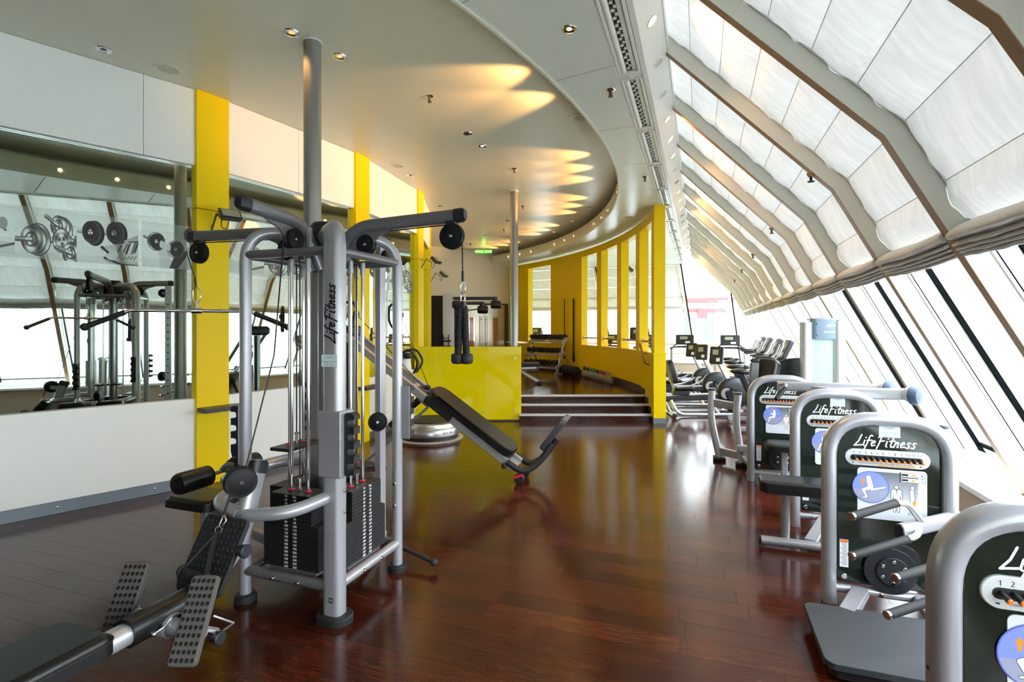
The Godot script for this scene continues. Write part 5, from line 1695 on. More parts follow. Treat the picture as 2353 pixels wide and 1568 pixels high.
func arch_poly(w: float, y0: float, y1: float, r: float, x0 := 0.0) -> PackedVector2Array:
	var p := PackedVector2Array([Vector2(x0, y0), Vector2(x0 + w, y0)])
	for i in 9:
		var a := PI * 0.5 * i / 8
		p.append(Vector2(x0 + w - r + cos(a) * r, y1 - r + sin(a) * r))
	for i in 9:
		var a := PI * 0.5 + PI * 0.5 * i / 8
		p.append(Vector2(x0 + r + cos(a) * r, y1 - r + sin(a) * r))
	return p
func tower(label: String, s: float, w: float, kind: int) -> Node3D:
	var o := thing("selector_machine", label, "weight machine", sw(s, w, 0), TURN)
	var W := 0.672
	var path := MB.fillet([Vector3(0.037, 0.0, 0), Vector3(0.037, 1.113, 0), Vector3(W - 0.037, 1.113, 0), Vector3(W - 0.037, 0.0, 0)], 0.24, 10)
	part(o, "frame_arch", MB.new().sweep(path, MB.rrect(0.075, 0.11, 0.036, 5), true, Vector3.BACK), M.silver)
	var sh := MB.new()
	sh.plate(arch_poly(W - 0.14, 0.125, 1.083, 0.15, 0.07), -0.045, 0.012, arch_poly(W - 0.17, 0.14, 1.068, 0.14, 0.085), 0.012)
	part(o, "shroud", sh, M.shroud, "glossy dark green black shroud")
	sh = MB.new()
	sh.plate(arch_poly(W - 0.16, 0.125, 1.07, 0.15, 0.09), -0.10, -0.047)
	part(o, "back_cover", sh, M.shroud_back)
	part(o, "bottom_bar", MB.new().tube([Vector3(0.06, 0.085, 0), Vector3(W - 0.06, 0.085, 0)], 0.026, 14), M.silver)
	for x in [0.17, 0.30, 0.5]:
		part(o, "bolt", MB.new().cyl(Vector3(x, 0.085, 0.024), Vector3(x, 0.085, 0.036), 0.012, -1, 8, 0.002), M.chrome)
	part(o, "latch_bolt", MB.new().cyl(Vector3(0.115, 0.165, 0.012), Vector3(0.115, 0.165, 0.024), 0.016, -1, 12, 0.003), M.chrome)
	part(o, "logo", lettering(MB.new(), 0.068, Vector3(W * 0.5 - 0.012, 0.978, 0), 0.0135, 0.105), M.print_white, "white script lettering LifeFitness")
	if kind != 3: sticker_disinfect(o, Transform3D(Basis.IDENTITY, Vector3(W * 0.5 + 0.01, 1.045, 0.0132)), 0.105)
	# selector capsule
	var cy := 0.885
	var cx := W * 0.5 - 0.005
	var cap := part(o, "selector_panel", MB.new().rplate(Vector3(cx, cy, 0.015), 0.425, 0.098, 0.048, 0.012, 0.004, Basis.IDENTITY, 8), M.capsule, "silver selector panel numbered 1 to 12")
	part(cap, "slot", MB.new().rplate(Vector3(cx - 0.005, cy - 0.002, 0.0215), 0.36, 0.034, 0.016, 0.002, 0.0005, Basis.IDENTITY, 6), M.black)
	var nums := MB.new()
	for k in 12: nums.text(str(k + 1), 0.015, Vector3(cx - 0.166 + k * 0.0295, cy + 0.028, 0.0216))
	nums.text("From left, press all buttons through desired resistance", 0.0085, Vector3(cx - 0.005, cy - 0.030, 0.0216))
	nums.text("-", 0.03, Vector3(cx - 0.172, cy - 0.029, 0.0216), true).text("+", 0.022, Vector3(cx + 0.165, cy - 0.034, 0.0216), true)
	part(cap, "print", nums, M.print_black)
	part(cap, "arrow_print", MB.new().box(Vector3(cx + 0.045, cy - 0.0405, 0.0212), Vector3(0.19, 0.005, 0.0006)), M.amber)
	for k in 12:
		var p := Vector3(cx - 0.166 + k * 0.0295, cy + 0.004, 0.022)
		part(cap, "lever", MB.new().cyl(p, p + Vector3(0.006, -0.012, 0.035), 0.0065, 0.009, 10, 0.001), M.plastic)
		part(cap, "lever_tip", MB.new().cyl(p + Vector3(0.006, -0.012, 0.035), p + Vector3(0.007, -0.013, 0.039), 0.0088, 0.0075, 12, 0.001), M.orange)
	# exercise placard
	var key := "placard_%d" % (0 if kind in [0, 3] else 1)
	if not M.has(key):
		mat(key, Color.WHITE, 0.45).albedo_texture = tex(placard_img(0 if kind in [0, 3] else 1))
		mat("disc_" + key, Color.WHITE, 0.45).albedo_texture = tex(disc_img(0 if kind in [0, 3] else 1))
	part(o, "exercise_placard", MB.new().rplate(Vector3(W * 0.5 + 0.02, 0.675, 0.0135), 0.345, 0.30, 0.02, 0.003, 0.0008), M[key], "printed exercise placard with figures")
	var dm := MB.new()
	dm.x = Transform3D(Basis.IDENTITY, Vector3(W * 0.5 - 0.085, 0.712, 0.0158))
	dm.plate(MB.ring(0.092, 36), 0.0, 0.001, PackedVector2Array(), 0.0, Rect2(-0.092, -0.092, 0.184, 0.184))
	part(o, "exercise_disc", dm, M["disc_" + key], "round blue exercise picture")
	part(o, "disc_rim", MB.new().lathe([Vector2(0.090, 0.0), Vector2(0.090, 0.0012), Vector2(0.094, 0.0012), Vector2(0.094, 0.0)], Vector3(W * 0.5 - 0.085, 0.712, 0.0162), Vector3.BACK, 36), mat("disc_rim", c8(86, 98, 180), 0.5) if not M.has("disc_rim") else M.disc_rim)
	# warning label
	var wl := part(o, "warning_label", MB.new().box(Vector3(0.115, 0.30, 0.0128), Vector3(0.045, 0.165, 0.0012)), M.print_white, "narrow white warning label")
	part(wl, "warning_head", MB.new().box(Vector3(0.115, 0.373, 0.0138), Vector3(0.041, 0.014, 0.0008)), M.orange)
	var ln := MB.new()
	for k in 14: ln.box(Vector3(0.115 + (0.002 if k % 3 else -0.002), 0.36 - k * 0.0098, 0.0137), Vector3(0.034 - 0.006 * (k % 3), 0.0034, 0.0006))
	part(wl, "fine_print", ln, M.print_grey)
	return o
func loc(o: Node3D, px: float, py: float, d: float) -> Vector3:
	return o.transform.affine_inverse() * at_d(px, py, d)
func cam_disc(o: Node3D, c: Vector3, r: float) -> void:
	var d := part(o, "cam_disc", MB.new().cyl(c, c + Vector3(0, 0, 0.018), r, -1, 36, 0.003), M.plastic)
	part(d, "cam_plate", MB.new().cyl(c + Vector3(0.01, 0, 0.018), c + Vector3(0.01, 0, 0.03), r * 0.62, -1, 30, 0.003), M.plastic)
	for k in 6:
		var a := TAU * k / 6 + 0.5
		var p := c + Vector3(0.01 + cos(a) * r * 0.46, sin(a) * r * 0.46, 0.03)
		part(d, "cam_bolt", MB.new().cyl(p, p + Vector3(0, 0, 0.008), 0.011, -1, 8, 0.002), M.chrome)
func grip_bar(o: Node3D, a: Vector3, b: Vector3, rest: Array) -> void:
	part(o, "handle_grip", MB.new().cyl(a, b, 0.021, 0.021, 16, 0.003), M.grip, "black rubber hand grip")
	var d := (b - a).normalized()
	part(o, "grip_collar", MB.new().cyl(a - d * 0.016, a, 0.0215, -1, 16, 0.002), M.chrome)
	part(o, "grip_collar", MB.new().cyl(b, b + d * 0.012, 0.0225, -1, 16, 0.002), M.chrome)
	if rest.size():
		var pts := [b]
		pts.append_array(rest)
		part(o, "handle_tube", MB.new().tube(MB.fillet(pts, 0.05, 6), 0.0165, 14), M.silver_light)

func build_machines() -> void:
	# nearest one, mostly outside the picture
	var t1 := tower("selector machine without a notice sticker, standing before the one with the standing platform", 1.93, 0.655, 3)
	for k in 4:
		part(t1, "side_bolt", MB.new().cyl(Vector3(0.001, 0.2 + k * 0.14, 0.0), Vector3(-0.004, 0.2 + k * 0.14, 0.0), 0.006, -1, 8), M.print_black)
	# second: standing glute machine with platform and two handle pairs
	var t2 := tower("selector machine with grey standing platform and two pairs of black hand grips", 3.66, 0.702, 0)
	cam_disc(t2, Vector3(0.345, 0.235, 0.02), 0.135)
	part(t2, "cam_lobe", MB.new().cyl(Vector3(0.40, 0.30, 0.02), Vector3(0.40, 0.30, 0.034), 0.095, -1, 30, 0.003), M.plastic)
	var pf := MB.new()
	pf.x = Transform3D(Basis(Vector3.RIGHT, Vector3.FORWARD, Vector3.UP), t2.transform.affine_inverse() * sw(3.075, 0.95, 0.075))
	pf.plate(MB.rrect(0.80, 0.585, 0.05, 6), 0.0, 0.03, MB.rrect(0.79, 0.575, 0.045, 6), 0.005)
	part(t2, "standing_platform", pf, M.mat_grey, "dark grey gritty standing platform")
	pf = MB.new()
	pf.x = Transform3D(Basis(Vector3.RIGHT, Vector3.FORWARD, Vector3.UP), t2.transform.affine_inverse() * sw(3.075, 0.95, 0.0))
	pf.plate(MB.rrect(0.74, 0.52, 0.04, 6), 0.02, 0.075)
	part(t2, "platform_frame", pf, M.plastic)
	part(t2, "platform_strut", MB.new().bar(Vector3(0.2, 0.09, 0.02), Vector3(0.06, 0.08, 0.32), 0.09, 0.05, 0.01).bar(Vector3(0.5, 0.09, 0.02), Vector3(0.5, 0.07, 0.32), 0.09, 0.05, 0.01), M.silver)
	grip_bar(t2, loc(t2, 1961, 1186, 2.72), loc(t2, 2058, 1157, 2.80), [loc(t2, 2085, 1157, 2.84), loc(t2, 2121, 1203, 2.9)])
	grip_bar(t2, loc(t2, 1961, 1277, 2.70), loc(t2, 2084, 1240, 2.78), [loc(t2, 2108, 1232, 2.82), loc(t2, 2112, 1216, 2.88)])
	grip_bar(t2, loc(t2, 2062, 1328, 2.42), loc(t2, 2190, 1290, 2.5), [])
	grip_bar(t2, loc(t2, 2043, 1413, 2.42), loc(t2, 2180, 1368, 2.5), [])
	part(t2, "handle_mount", MB.new().sweep(PackedVector3Array([loc(t2, 2068, 1222, 2.86), loc(t2, 2200, 1190, 2.98)]), MB.rrect(0.05, 0.085, 0.024, 5)), M.silver)
	part(t2, "mount_cap", MB.new().sweep(PackedVector3Array([loc(t2, 2065, 1223, 2.856), loc(t2, 2069, 1222, 2.861)]), MB.rrect(0.046, 0.08, 0.022, 5)), M.plastic)
	part(t2, "handle_post", MB.new().tube([loc(t2, 2195, 1192, 2.97), loc(t2, 2230, 1290, 2.97), loc(t2, 2235, 1480, 2.97)], 0.03, 12), M.silver)
	# third: hip machine with bench and long pad arms
	var t3 := tower("selector machine with a long black bench on a silver post and round blue grey pads", 4.966, 0.718, 1)
	cam_disc(t3, Vector3(0.30, 0.30, 0.02), 0.13)
	var inv := t3.transform.affine_inverse()
	var pad := MB.new()
	pad.x = inv * Transform3D(Basis(Vector3.UP, TURN) * Basis(Vector3.RIGHT, Vector3.FORWARD, Vector3.UP), sw(4.44, 0.735, 0.43))
	pad.plate(MB.rrect(0.62, 0.26, 0.06, 6), 0.0, 0.085, MB.rrect(0.57, 0.21, 0.04, 6), 0.024)
	part(t3, "bench_pad", pad, M.vinyl, "black padded bench")
	part(t3, "bench_plate", MB.new().box(inv * sw(4.44, 0.735, 0.42), Vector3(0.5, 0.012, 0.18), 0.002), M.plastic)
	part(t3, "bench_post", MB.new().cyl(inv * sw(4.44, 0.611, 0.05), inv * sw(4.44, 0.611, 0.42), 0.03, -1, 16), M.silver)
	part(t3, "foot_bar", MB.new().tube([inv * sw(4.40, 0.44, 0.045), inv * sw(4.40, 1.15, 0.045)], 0.034, 14), M.silver)
	part(t3, "foot_bar_cap", MB.new().cyl(inv * sw(4.40, 0.425, 0.045), inv * sw(4.40, 0.442, 0.045), 0.033, 0.036, 14, 0.004), M.plastic)
	part(t3, "brace", MB.new().bar(inv * sw(4.44, 0.78, 0.06), inv * sw(4.90, 0.98, 0.13), 0.09, 0.035, 0.008), M.silver_light)
	var a0 := inv * sw(5.60, 0.70, 1.10)
	var a1 := inv * sw(5.46, 1.50, 1.115)
	part(t3, "swing_arm", MB.new().sweep(PackedVector3Array([a0, a1]), MB.rrect(0.05, 0.09, 0.02, 4)), M.silver)
	var b0 := inv * sw(5.25, 1.05, 1.085)
	var b1 := inv * sw(5.10, 1.57, 1.115)
	part(t3, "swing_arm", MB.new().sweep(PackedVector3Array([b0, b1]), MB.rrect(0.05, 0.095, 0.02, 4)), M.silver_light)
	part(t3, "arm_link", MB.new().bar(inv * sw(5.56, 0.98, 1.09), inv * sw(5.25, 1.25, 1.08), 0.05, 0.06, 0.01), M.silver)
	part(t3, "arm_post", MB.new().bar(inv * sw(5.30, 1.36, 0.0), inv * sw(5.30, 1.36, 1.10), 0.06, 0.06, 0.01), M.silver)
	for pc in [[a1, 0.0], [b1, 0.0]]:
		var d := Vector3(0.78, 0, 0.62).normalized()
		part(t3, "round_pad", MB.new().lathe([Vector2(0, -0.03), Vector2(0.06, -0.028), Vector2(0.078, -0.012), Vector2(0.080, 0.015), Vector2(0.066, 0.042), Vector2(0.03, 0.052), Vector2(0, 0.054)], pc[0] + d * 0.06, d, 28, TAU), mat("pad_blue", c8(62, 76, 98), 0.55) if not M.has("pad_blue") else M.pad_blue, "round blue grey pad")
		part(t3, "pad_cup", MB.new().cyl(pc[0] + Vector3(0.0, 0, 0), pc[0] + d * 0.04, 0.05, 0.072, 24, 0.004), M.silver_light)
	part(t3, "arm_handle", MB.new().tube(MB.fillet([a0 + Vector3(0.02, 0.02, 0.03), a0 + Vector3(0.06, 0.03, 0.10), a0 + Vector3(0.05, -0.0, 0.16)], 0.03, 5), 0.015, 12), M.chrome)
	part(t3, "handle_grip", MB.new().cyl(a0 + Vector3(0.05, 0.0, 0.16), a0 + Vector3(-0.04, -0.10, 0.24), 0.02, -1, 14, 0.003), M.grip)
	for k in 2:
		var c := inv * sw(4.2 - 0.22 * k, 1.40 + 0.02 * k, 0.0)
		part(t3, "guard_post", MB.new().cyl(c, c + Vector3(0, 1.03, 0), 0.038, -1, 18), M.silver_light)
		part(t3, "post_cap", MB.new().cyl(c + Vector3(0, 1.03, 0), c + Vector3(0, 1.05, 0), 0.041, 0.037, 18, 0.004), M.plastic)
	part(t3, "post_foot", MB.new().bar(inv * sw(4.25, 1.40, 0.03), inv * sw(3.94, 1.42, 0.03), 0.09, 0.05, 0.01), M.silver)
	# fourth: shoulder machine with seat
	var t4 := tower("selector machine with a small black seat and a silver two legged stand", 6.28, 0.489, 2)
	cam_disc(t4, Vector3(0.33, 0.25, 0.02), 0.12)
	pad = MB.new()
	pad.x = Transform3D(Basis(Vector3.RIGHT, Vector3.FORWARD, Vector3.UP), Vector3(0.33, 0.41, 0.26))
	pad.plate(MB.rrect(0.36, 0.34, 0.08, 6), 0.0, 0.07, MB.rrect(0.30, 0.28, 0.06, 6), 0.024)
	part(t4, "seat", pad, M.vinyl, "small black padded seat")
	part(t4, "seat_post", MB.new().bar(Vector3(0.33, 0.04, 0.26), Vector3(0.33, 0.41, 0.24), 0.06, 0.06, 0.01), M.silver)
	part(t4, "seat_beam", MB.new().bar(Vector3(0.33, 0.05, 0.30), Vector3(0.33, 0.06, 0.02), 0.07, 0.06, 0.01), M.silver)
	inv = t4.transform.affine_inverse()
	var leg_top := [inv * at_h(1634, 902, 0.86), inv * at_h(1694, 911, 0.86)]
	leg_top = [inv * at_d(1636, 896, 6.80), inv * at_d(1696, 906, 6.55)]
	var leg_mid := [inv * at_d(1633, 960, 6.75), inv * at_d(1690, 972, 6.5)]
	var leg_bot := [inv * at_h(1653, 1052, 0.03), inv * at_h(1706, 1066, 0.03)]
	for k in 2:
		part(t4, "stand_leg", MB.new().sweep(MB.fillet([leg_top[k], leg_mid[k], leg_bot[k]], 0.16, 6), MB.rrect(0.085, 0.12, 0.036, 5), true, Vector3.BACK), M.silver)
		part(t4, "leg_cap", MB.new().sweep(PackedVector3Array([leg_top[k] - Vector3(0, 0.01, 0), leg_top[k] + Vector3(0, 0.018, 0)]), MB.rrect(0.088, 0.123, 0.037, 5), true, Vector3.BACK), M.plastic)
		part(t4, "leg_foot", MB.new().box(leg_bot[k] + Vector3(0, -0.008, 0), Vector3(0.15, 0.044, 0.15), 0.01), M.rubber)
	part(t4, "stand_bar", MB.new().bar(leg_top[0].lerp(leg_mid[0], 0.45), leg_top[1].lerp(leg_mid[1], 0.45), 0.07, 0.10, 0.015), M.silver)
	part(t4, "stand_low_bar", MB.new().bar(leg_mid[0].lerp(leg_bot[0], 0.82), leg_mid[1].lerp(leg_bot[1], 0.82), 0.05, 0.09, 0.01), M.silver)
	part(t4, "stand_link", MB.new().bar(leg_mid[1].lerp(leg_bot[1], 0.82), Vector3(0.10, 0.085, 0.02), 0.05, 0.05, 0.01), M.silver)
	build_leg_press()

func build_leg_press() -> void:
	var o := thing("leg_press_machine", "seated leg press with tall frosted silver tower and black studded foot plate", "weight machine", sw(6.72, 0, 0), TURN)
	# tower
	var cx := 1.30
	var tw := MB.new()
	tw.x = Transform3D(Basis(Vector3.RIGHT, Vector3.FORWARD, Vector3.UP), Vector3(cx, 0, -0.16))
	tw.plate(MB.rrect(0.34, 0.30, 0.05, 6), 0.04, 1.72)
	part(o, "tower_body", tw, M.frost, "frosted pale green tower cover")
	for x in [-0.165, 0.165]:
		part(o, "tower_column", MB.new().sweep(PackedVector3Array([Vector3(cx + x, 0.0, -0.02), Vector3(cx + x, 1.70, -0.02), Vector3(cx + x, 1.72, -0.02)]), MB.ring(0.062, 18, 0.05), true, Vector3.BACK), M.silver_light)
	var hd := MB.new()
	hd.x = Transform3D(Basis(Vector3.RIGHT, Vector3.FORWARD, Vector3.UP), Vector3(cx + 0.03, 0, -0.15))
	hd.plate(MB.rrect(0.30, 0.33, 0.06, 6), 1.53, 1.765, MB.rrect(0.28, 0.31, 0.05, 6), 0.02)
	part(o, "tower_head", hd, M.blue_grey, "blue grey tower head")
	part(o, "logo", lettering(MB.new(), 0.03, Vector3(cx + 0.10, 1.68, 0), 0.0165, 0.16), M.print_white, "white script lettering LifeFitness")
	part(o, "type_lettering", MB.new().text("SEATED LEG PRESS", 0.016, Vector3(cx + 0.10, 1.61, 0.0165), true), M.print_white)
	for p in [Vector2(-0.065, 1.70), Vector2(-0.065, 1.575), Vector2(0.14, 1.735)]:
		part(o, "screw", MB.new().cyl(Vector3(cx + p.x, p.y, 0.014), Vector3(cx + p.x, p.y, 0.018), 0.008, -1, 10), M.print_black)
	# studded foot plate
	var c := Vector3(1.02, 1.10, -0.30)
	var bs := Basis(Vector3.UP, 0.5)
	var fp := MB.new()
	fp.x = Transform3D(bs, c)
	var pl := PackedVector2Array([Vector2(-0.24, -0.22), Vector2(0.24, -0.22), Vector2(0.24, 0.19), Vector2(0.1, 0.2), Vector2(-0.08, 0.185), Vector2(-0.2, 0.13), Vector2(-0.24, 0.08)])
	fp.plate(pl, -0.015, 0.015)
	var fpp := part(o, "foot_plate", fp, M.rubber, "black studded foot plate")
	var stu := MB.new()
	for i in 11:
		for j in 9:
			var q := Vector2(-0.2 + i * 0.034, -0.19 + j * 0.036)
			if q.y < 0.13 - maxf(0.0, -q.x - 0.08) * 0.8: stu.sph(c + bs * Vector3(q.x, q.y, 0.015), Vector3(0.009, 0.009, 0.004), 6, 4, bs)
	part(fpp, "studs", stu, M.rubber).set_meta("kind", "stuff")
	part(o, "plate_arm", MB.new().bar(Vector3(1.05, 0.95, -0.33), Vector3(1.18, 0.30, -0.33), 0.08, 0.08, 0.012), M.silver)
	# seat
	part(o, "backrest", MB.new().rplate(Vector3(0.70, 1.06, -0.02), 0.30, 0.50, 0.09, 0.09, 0.03, Basis(Vector3.UP, -0.75) * Basis(Vector3.RIGHT, -0.35)), M.vinyl, "black padded backrest")
	part(o, "backrest_spine", MB.new().bar(Vector3(0.56, 0.40, -0.02), Vector3(0.61, 1.26, -0.04), 0.10, 0.07, 0.02, Vector3.BACK), M.silver_dark)
	part(o, "spine_cap", MB.new().bar(Vector3(0.61, 1.24, -0.04), Vector3(0.613, 1.30, -0.042), 0.105, 0.075, 0.025, Vector3.BACK), M.plastic)
	part(o, "seat", MB.new().box(Vector3(0.80, 0.62, -0.04), Vector3(0.36, 0.09, 0.34), 0.03), M.vinyl)
	part(o, "seat_rail", MB.new().bar(Vector3(0.42, 0.22, -0.10), Vector3(1.22, 0.22, -0.10), 0.09, 0.08, 0.012), M.silver)
	part(o, "seat_foot", MB.new().box(Vector3(0.58, 0.09, -0.10), Vector3(0.08, 0.18, 0.40), 0.012), M.silver)
	part(o, "side_canister", MB.new().cyl(Vector3(1.50, 0.86, -0.05), Vector3(1.50, 1.06, -0.05), 0.05, -1, 18, 0.01), M.silver_light)

# ---------- cardio machines ----------
func console(o: Node3D, c: Vector3, face: Vector3, w: float, h: float) -> void:
	var z := face.normalized()
	var x := Vector3.UP.cross(z).normalized()
	var y := z.cross(x)
	var bs := Basis(x, y, z)
	var b := part(o, "console", MB.new().rplate(c, w, h, 0.03, 0.06, 0.012, bs), M.plastic, "black console")
	part(b, "display", MB.new().rplate(c + bs * Vector3(-w * 0.06, h * 0.16, 0.031), w * 0.42, h * 0.30, 0.008, 0.003, 0.001, bs), M.screen_lcd)
	part(b, "keypad", MB.new().rplate(c + bs * Vector3(-w * 0.05, -h * 0.10, 0.031), w * 0.5, h * 0.08, 0.006, 0.003, 0.001, bs), M.screen)
	part(b, "sticker", MB.new().rplate(c + bs * Vector3(w * 0.16, -h * 0.28, 0.031), w * 0.26, h * 0.20, 0.002, 0.002, 0.0006, bs), M.sticker)
	part(b, "tray", MB.new().box(c + bs * Vector3(0, -h * 0.48, 0.03), Vector3(w * 0.8, 0.02, 0.06), 0.006, bs), M.plastic)
func recumbent() -> Node3D:
	var o := thing("recumbent_bike", "", "exercise bike", Vector3.ZERO, 0, "recumbent exercise bikes")
	part(o, "wheel_housing", MB.new().lathe([Vector2(0, -0.10), Vector2(0.20, -0.10), Vector2(0.27, -0.085), Vector2(0.30, -0.05), Vector2(0.30, 0.05), Vector2(0.27, 0.085), Vector2(0.20, 0.10), Vector2(0, 0.10)], Vector3(0.58, 0.42, 0), Vector3.BACK, 30), M.plastic)
	part(o, "lower_housing", MB.new().bar(Vector3(0.62, 0.06, 0), Vector3(0.45, 0.50, 0), 0.18, 0.30, 0.04, Vector3.BACK), M.plastic)
	part(o, "crank_disc", MB.new().cyl(Vector3(0.42, 0.42, 0.10), Vector3(0.42, 0.42, 0.12), 0.10, -1, 22, 0.004), M.silver_light)
	for sg in [-1.0, 1.0]:
		part(o, "pedal", MB.new().bar(Vector3(0.42, 0.42, 0.13 * sg), Vector3(0.42 + 0.12 * sg, 0.42 + 0.10 * sg, 0.15 * sg), 0.03, 0.02, 0.004).box(Vector3(0.42 + 0.12 * sg, 0.42 + 0.10 * sg, 0.20 * sg), Vector3(0.10, 0.03, 0.10), 0.008), M.plastic)
	part(o, "console_mast", MB.new().bar(Vector3(0.52, 0.62, 0), Vector3(0.32, 1.02, 0), 0.085, 0.07, 0.015, Vector3.BACK), M.silver_light)
	console(o, Vector3(0.27, 1.14, 0.02), Vector3(-0.55, 0.25, 0.8), 0.25, 0.33)
	part(o, "seat_rail", MB.new().bar(Vector3(0.42, 0.36, 0), Vector3(-0.78, 0.30, 0), 0.12, 0.10, 0.015), M.plastic)
	part(o, "slide_track", MB.new().bar(Vector3(0.34, 0.415, 0), Vector3(-0.74, 0.36, 0), 0.10, 0.02, 0.004), M.silver_light)
	part(o, "carriage", MB.new().box(Vector3(-0.40, 0.43, 0), Vector3(0.30, 0.10, 0.20), 0.02), M.plastic)
	part(o, "seat", MB.new().box(Vector3(-0.34, 0.52, 0), Vector3(0.34, 0.07, 0.36), 0.03), M.vinyl)
	part(o, "backrest", MB.new().rplate(Vector3(-0.56, 0.83, 0), 0.36, 0.46, 0.08, 0.08, 0.025, Basis(Vector3.UP, PI / 2) * Basis(Vector3.RIGHT, -0.28)), M.vinyl)
	part(o, "back_shell", MB.new().rplate(Vector3(-0.61, 0.82, 0), 0.34, 0.42, 0.08, 0.04, 0.01, Basis(Vector3.UP, PI / 2) * Basis(Vector3.RIGHT, -0.28)), M.plastic)
	part(o, "back_support", MB.new().bar(Vector3(-0.50, 0.45, 0), Vector3(-0.60, 0.72, 0), 0.06, 0.05, 0.01), M.silver)
	for sg in [-1.0, 1.0]:
		part(o, "seat_handle", MB.new().tube(MB.fillet([Vector3(-0.52, 0.55, 0.2 * sg), Vector3(-0.30, 0.57, 0.25 * sg), Vector3(-0.10, 0.66, 0.25 * sg), Vector3(-0.06, 0.70, 0.25 * sg)], 0.05, 4), 0.016, 10), M.silver_light)
	part(o, "base_tube", MB.new().tube(MB.fillet([Vector3(-0.62, 0.30, 0.16), Vector3(-0.50, 0.045, 0.22), Vector3(0.62, 0.045, 0.22)], 0.12, 6), 0.032, 12), M.silver_light)
	part(o, "base_tube", MB.new().tube(MB.fillet([Vector3(-0.62, 0.30, -0.16), Vector3(-0.50, 0.045, -0.22), Vector3(0.62, 0.045, -0.22)], 0.12, 6), 0.032, 12), M.silver_light)
	part(o, "rear_leg", MB.new().tube([Vector3(-0.70, 0.28, 0), Vector3(-0.60, 0.05, 0.0)], 0.035, 12), M.silver_light)
	part(o, "front_leg", MB.new().tube([Vector3(0.10, 0.32, 0.0), Vector3(0.26, 0.05, 0.18)], 0.032, 12), M.silver_light)
	part(o, "stabiliser", MB.new().tube([Vector3(-0.60, 0.04, -0.30), Vector3(-0.60, 0.04, 0.32)], 0.035, 12), M.silver_light)
	part(o, "stabiliser_cap", MB.new().cyl(Vector3(-0.60, 0.04, 0.32), Vector3(-0.60, 0.04, 0.39), 0.038, -1, 14, 0.006), M.rubber)
	return o
func upright_bike() -> Node3D:
	var o := thing("upright_bike", "", "exercise bike", Vector3.ZERO, 0, "upright exercise bikes by the windows")
	part(o, "wheel_housing", MB.new().lathe([Vector2(0, -0.09), Vector2(0.20, -0.09), Vector2(0.27, -0.07), Vector2(0.29, -0.04), Vector2(0.29, 0.04), Vector2(0.27, 0.07), Vector2(0.20, 0.09), Vector2(0, 0.09)], Vector3(0.10, 0.40, 0), Vector3.BACK, 30), M.plastic)
	part(o, "trim_arc", MB.new().ringtorus(Vector3(0.10, 0.40, 0.085), Vector3.BACK, 0.22, 0.012, 28, 6), M.silver)
	part(o, "seat_post", MB.new().bar(Vector3(-0.12, 0.50, 0), Vector3(-0.30, 0.93, 0), 0.07, 0.06, 0.012, Vector3.BACK), M.plastic)
	part(o, "saddle", MB.new().sph(Vector3(-0.33, 0.97, 0), Vector3(0.15, 0.045, 0.12), 16, 8).sph(Vector3(-0.19, 0.965, 0), Vector3(0.10, 0.032, 0.04), 12, 8), M.vinyl)
	part(o, "frame_strut", MB.new().bar(Vector3(-0.20, 0.66, 0), Vector3(0.10, 0.48, 0), 0.05, 0.06, 0.01, Vector3.BACK), M.plastic)
	part(o, "front_mast", MB.new().bar(Vector3(0.30, 0.35, 0), Vector3(0.24, 1.14, 0), 0.085, 0.075, 0.015, Vector3.BACK), M.silver_light)
	part(o, "mast_head", MB.new().box(Vector3(0.22, 1.16, 0), Vector3(0.18, 0.09, 0.12), 0.03), M.plastic)
	console(o, Vector3(0.32, 1.32, 0), Vector3(-0.9, 0.42, 0.12), 0.26, 0.32)
	for sg in [-1.0, 1.0]:
		part(o, "handlebar", MB.new().tube(MB.fillet([Vector3(0.20, 1.17, 0.06 * sg), Vector3(0.10, 1.18, 0.22 * sg), Vector3(-0.08, 1.16, 0.24 * sg)], 0.06, 5), 0.018, 10), M.rubber)
		part(o, "bar_end", MB.new().tube(MB.fillet([Vector3(0.14, 1.18, 0.18 * sg), Vector3(0.20, 1.24, 0.20 * sg), Vector3(0.26, 1.40, 0.20 * sg)], 0.05, 5), 0.016, 10), M.silver)
		part(o, "pedal", MB.new().bar(Vector3(0.02, 0.36, 0.11 * sg), Vector3(0.02 + 0.10 * sg, 0.36 - 0.13 * sg, 0.13 * sg), 0.03, 0.02, 0.004).box(Vector3(0.02 + 0.10 * sg, 0.36 - 0.13 * sg, 0.18 * sg), Vector3(0.10, 0.03, 0.09), 0.008), M.plastic)
	part(o, "base_beam", MB.new().bar(Vector3(-0.42, 0.06, 0), Vector3(0.46, 0.06, 0), 0.08, 0.07, 0.01), M.silver)
	for x in [-0.42, 0.44]:
		part(o, "stabiliser", MB.new().tube([Vector3(x, 0.04, -0.24), Vector3(x, 0.04, 0.24)], 0.034, 12), M.silver)
	return o
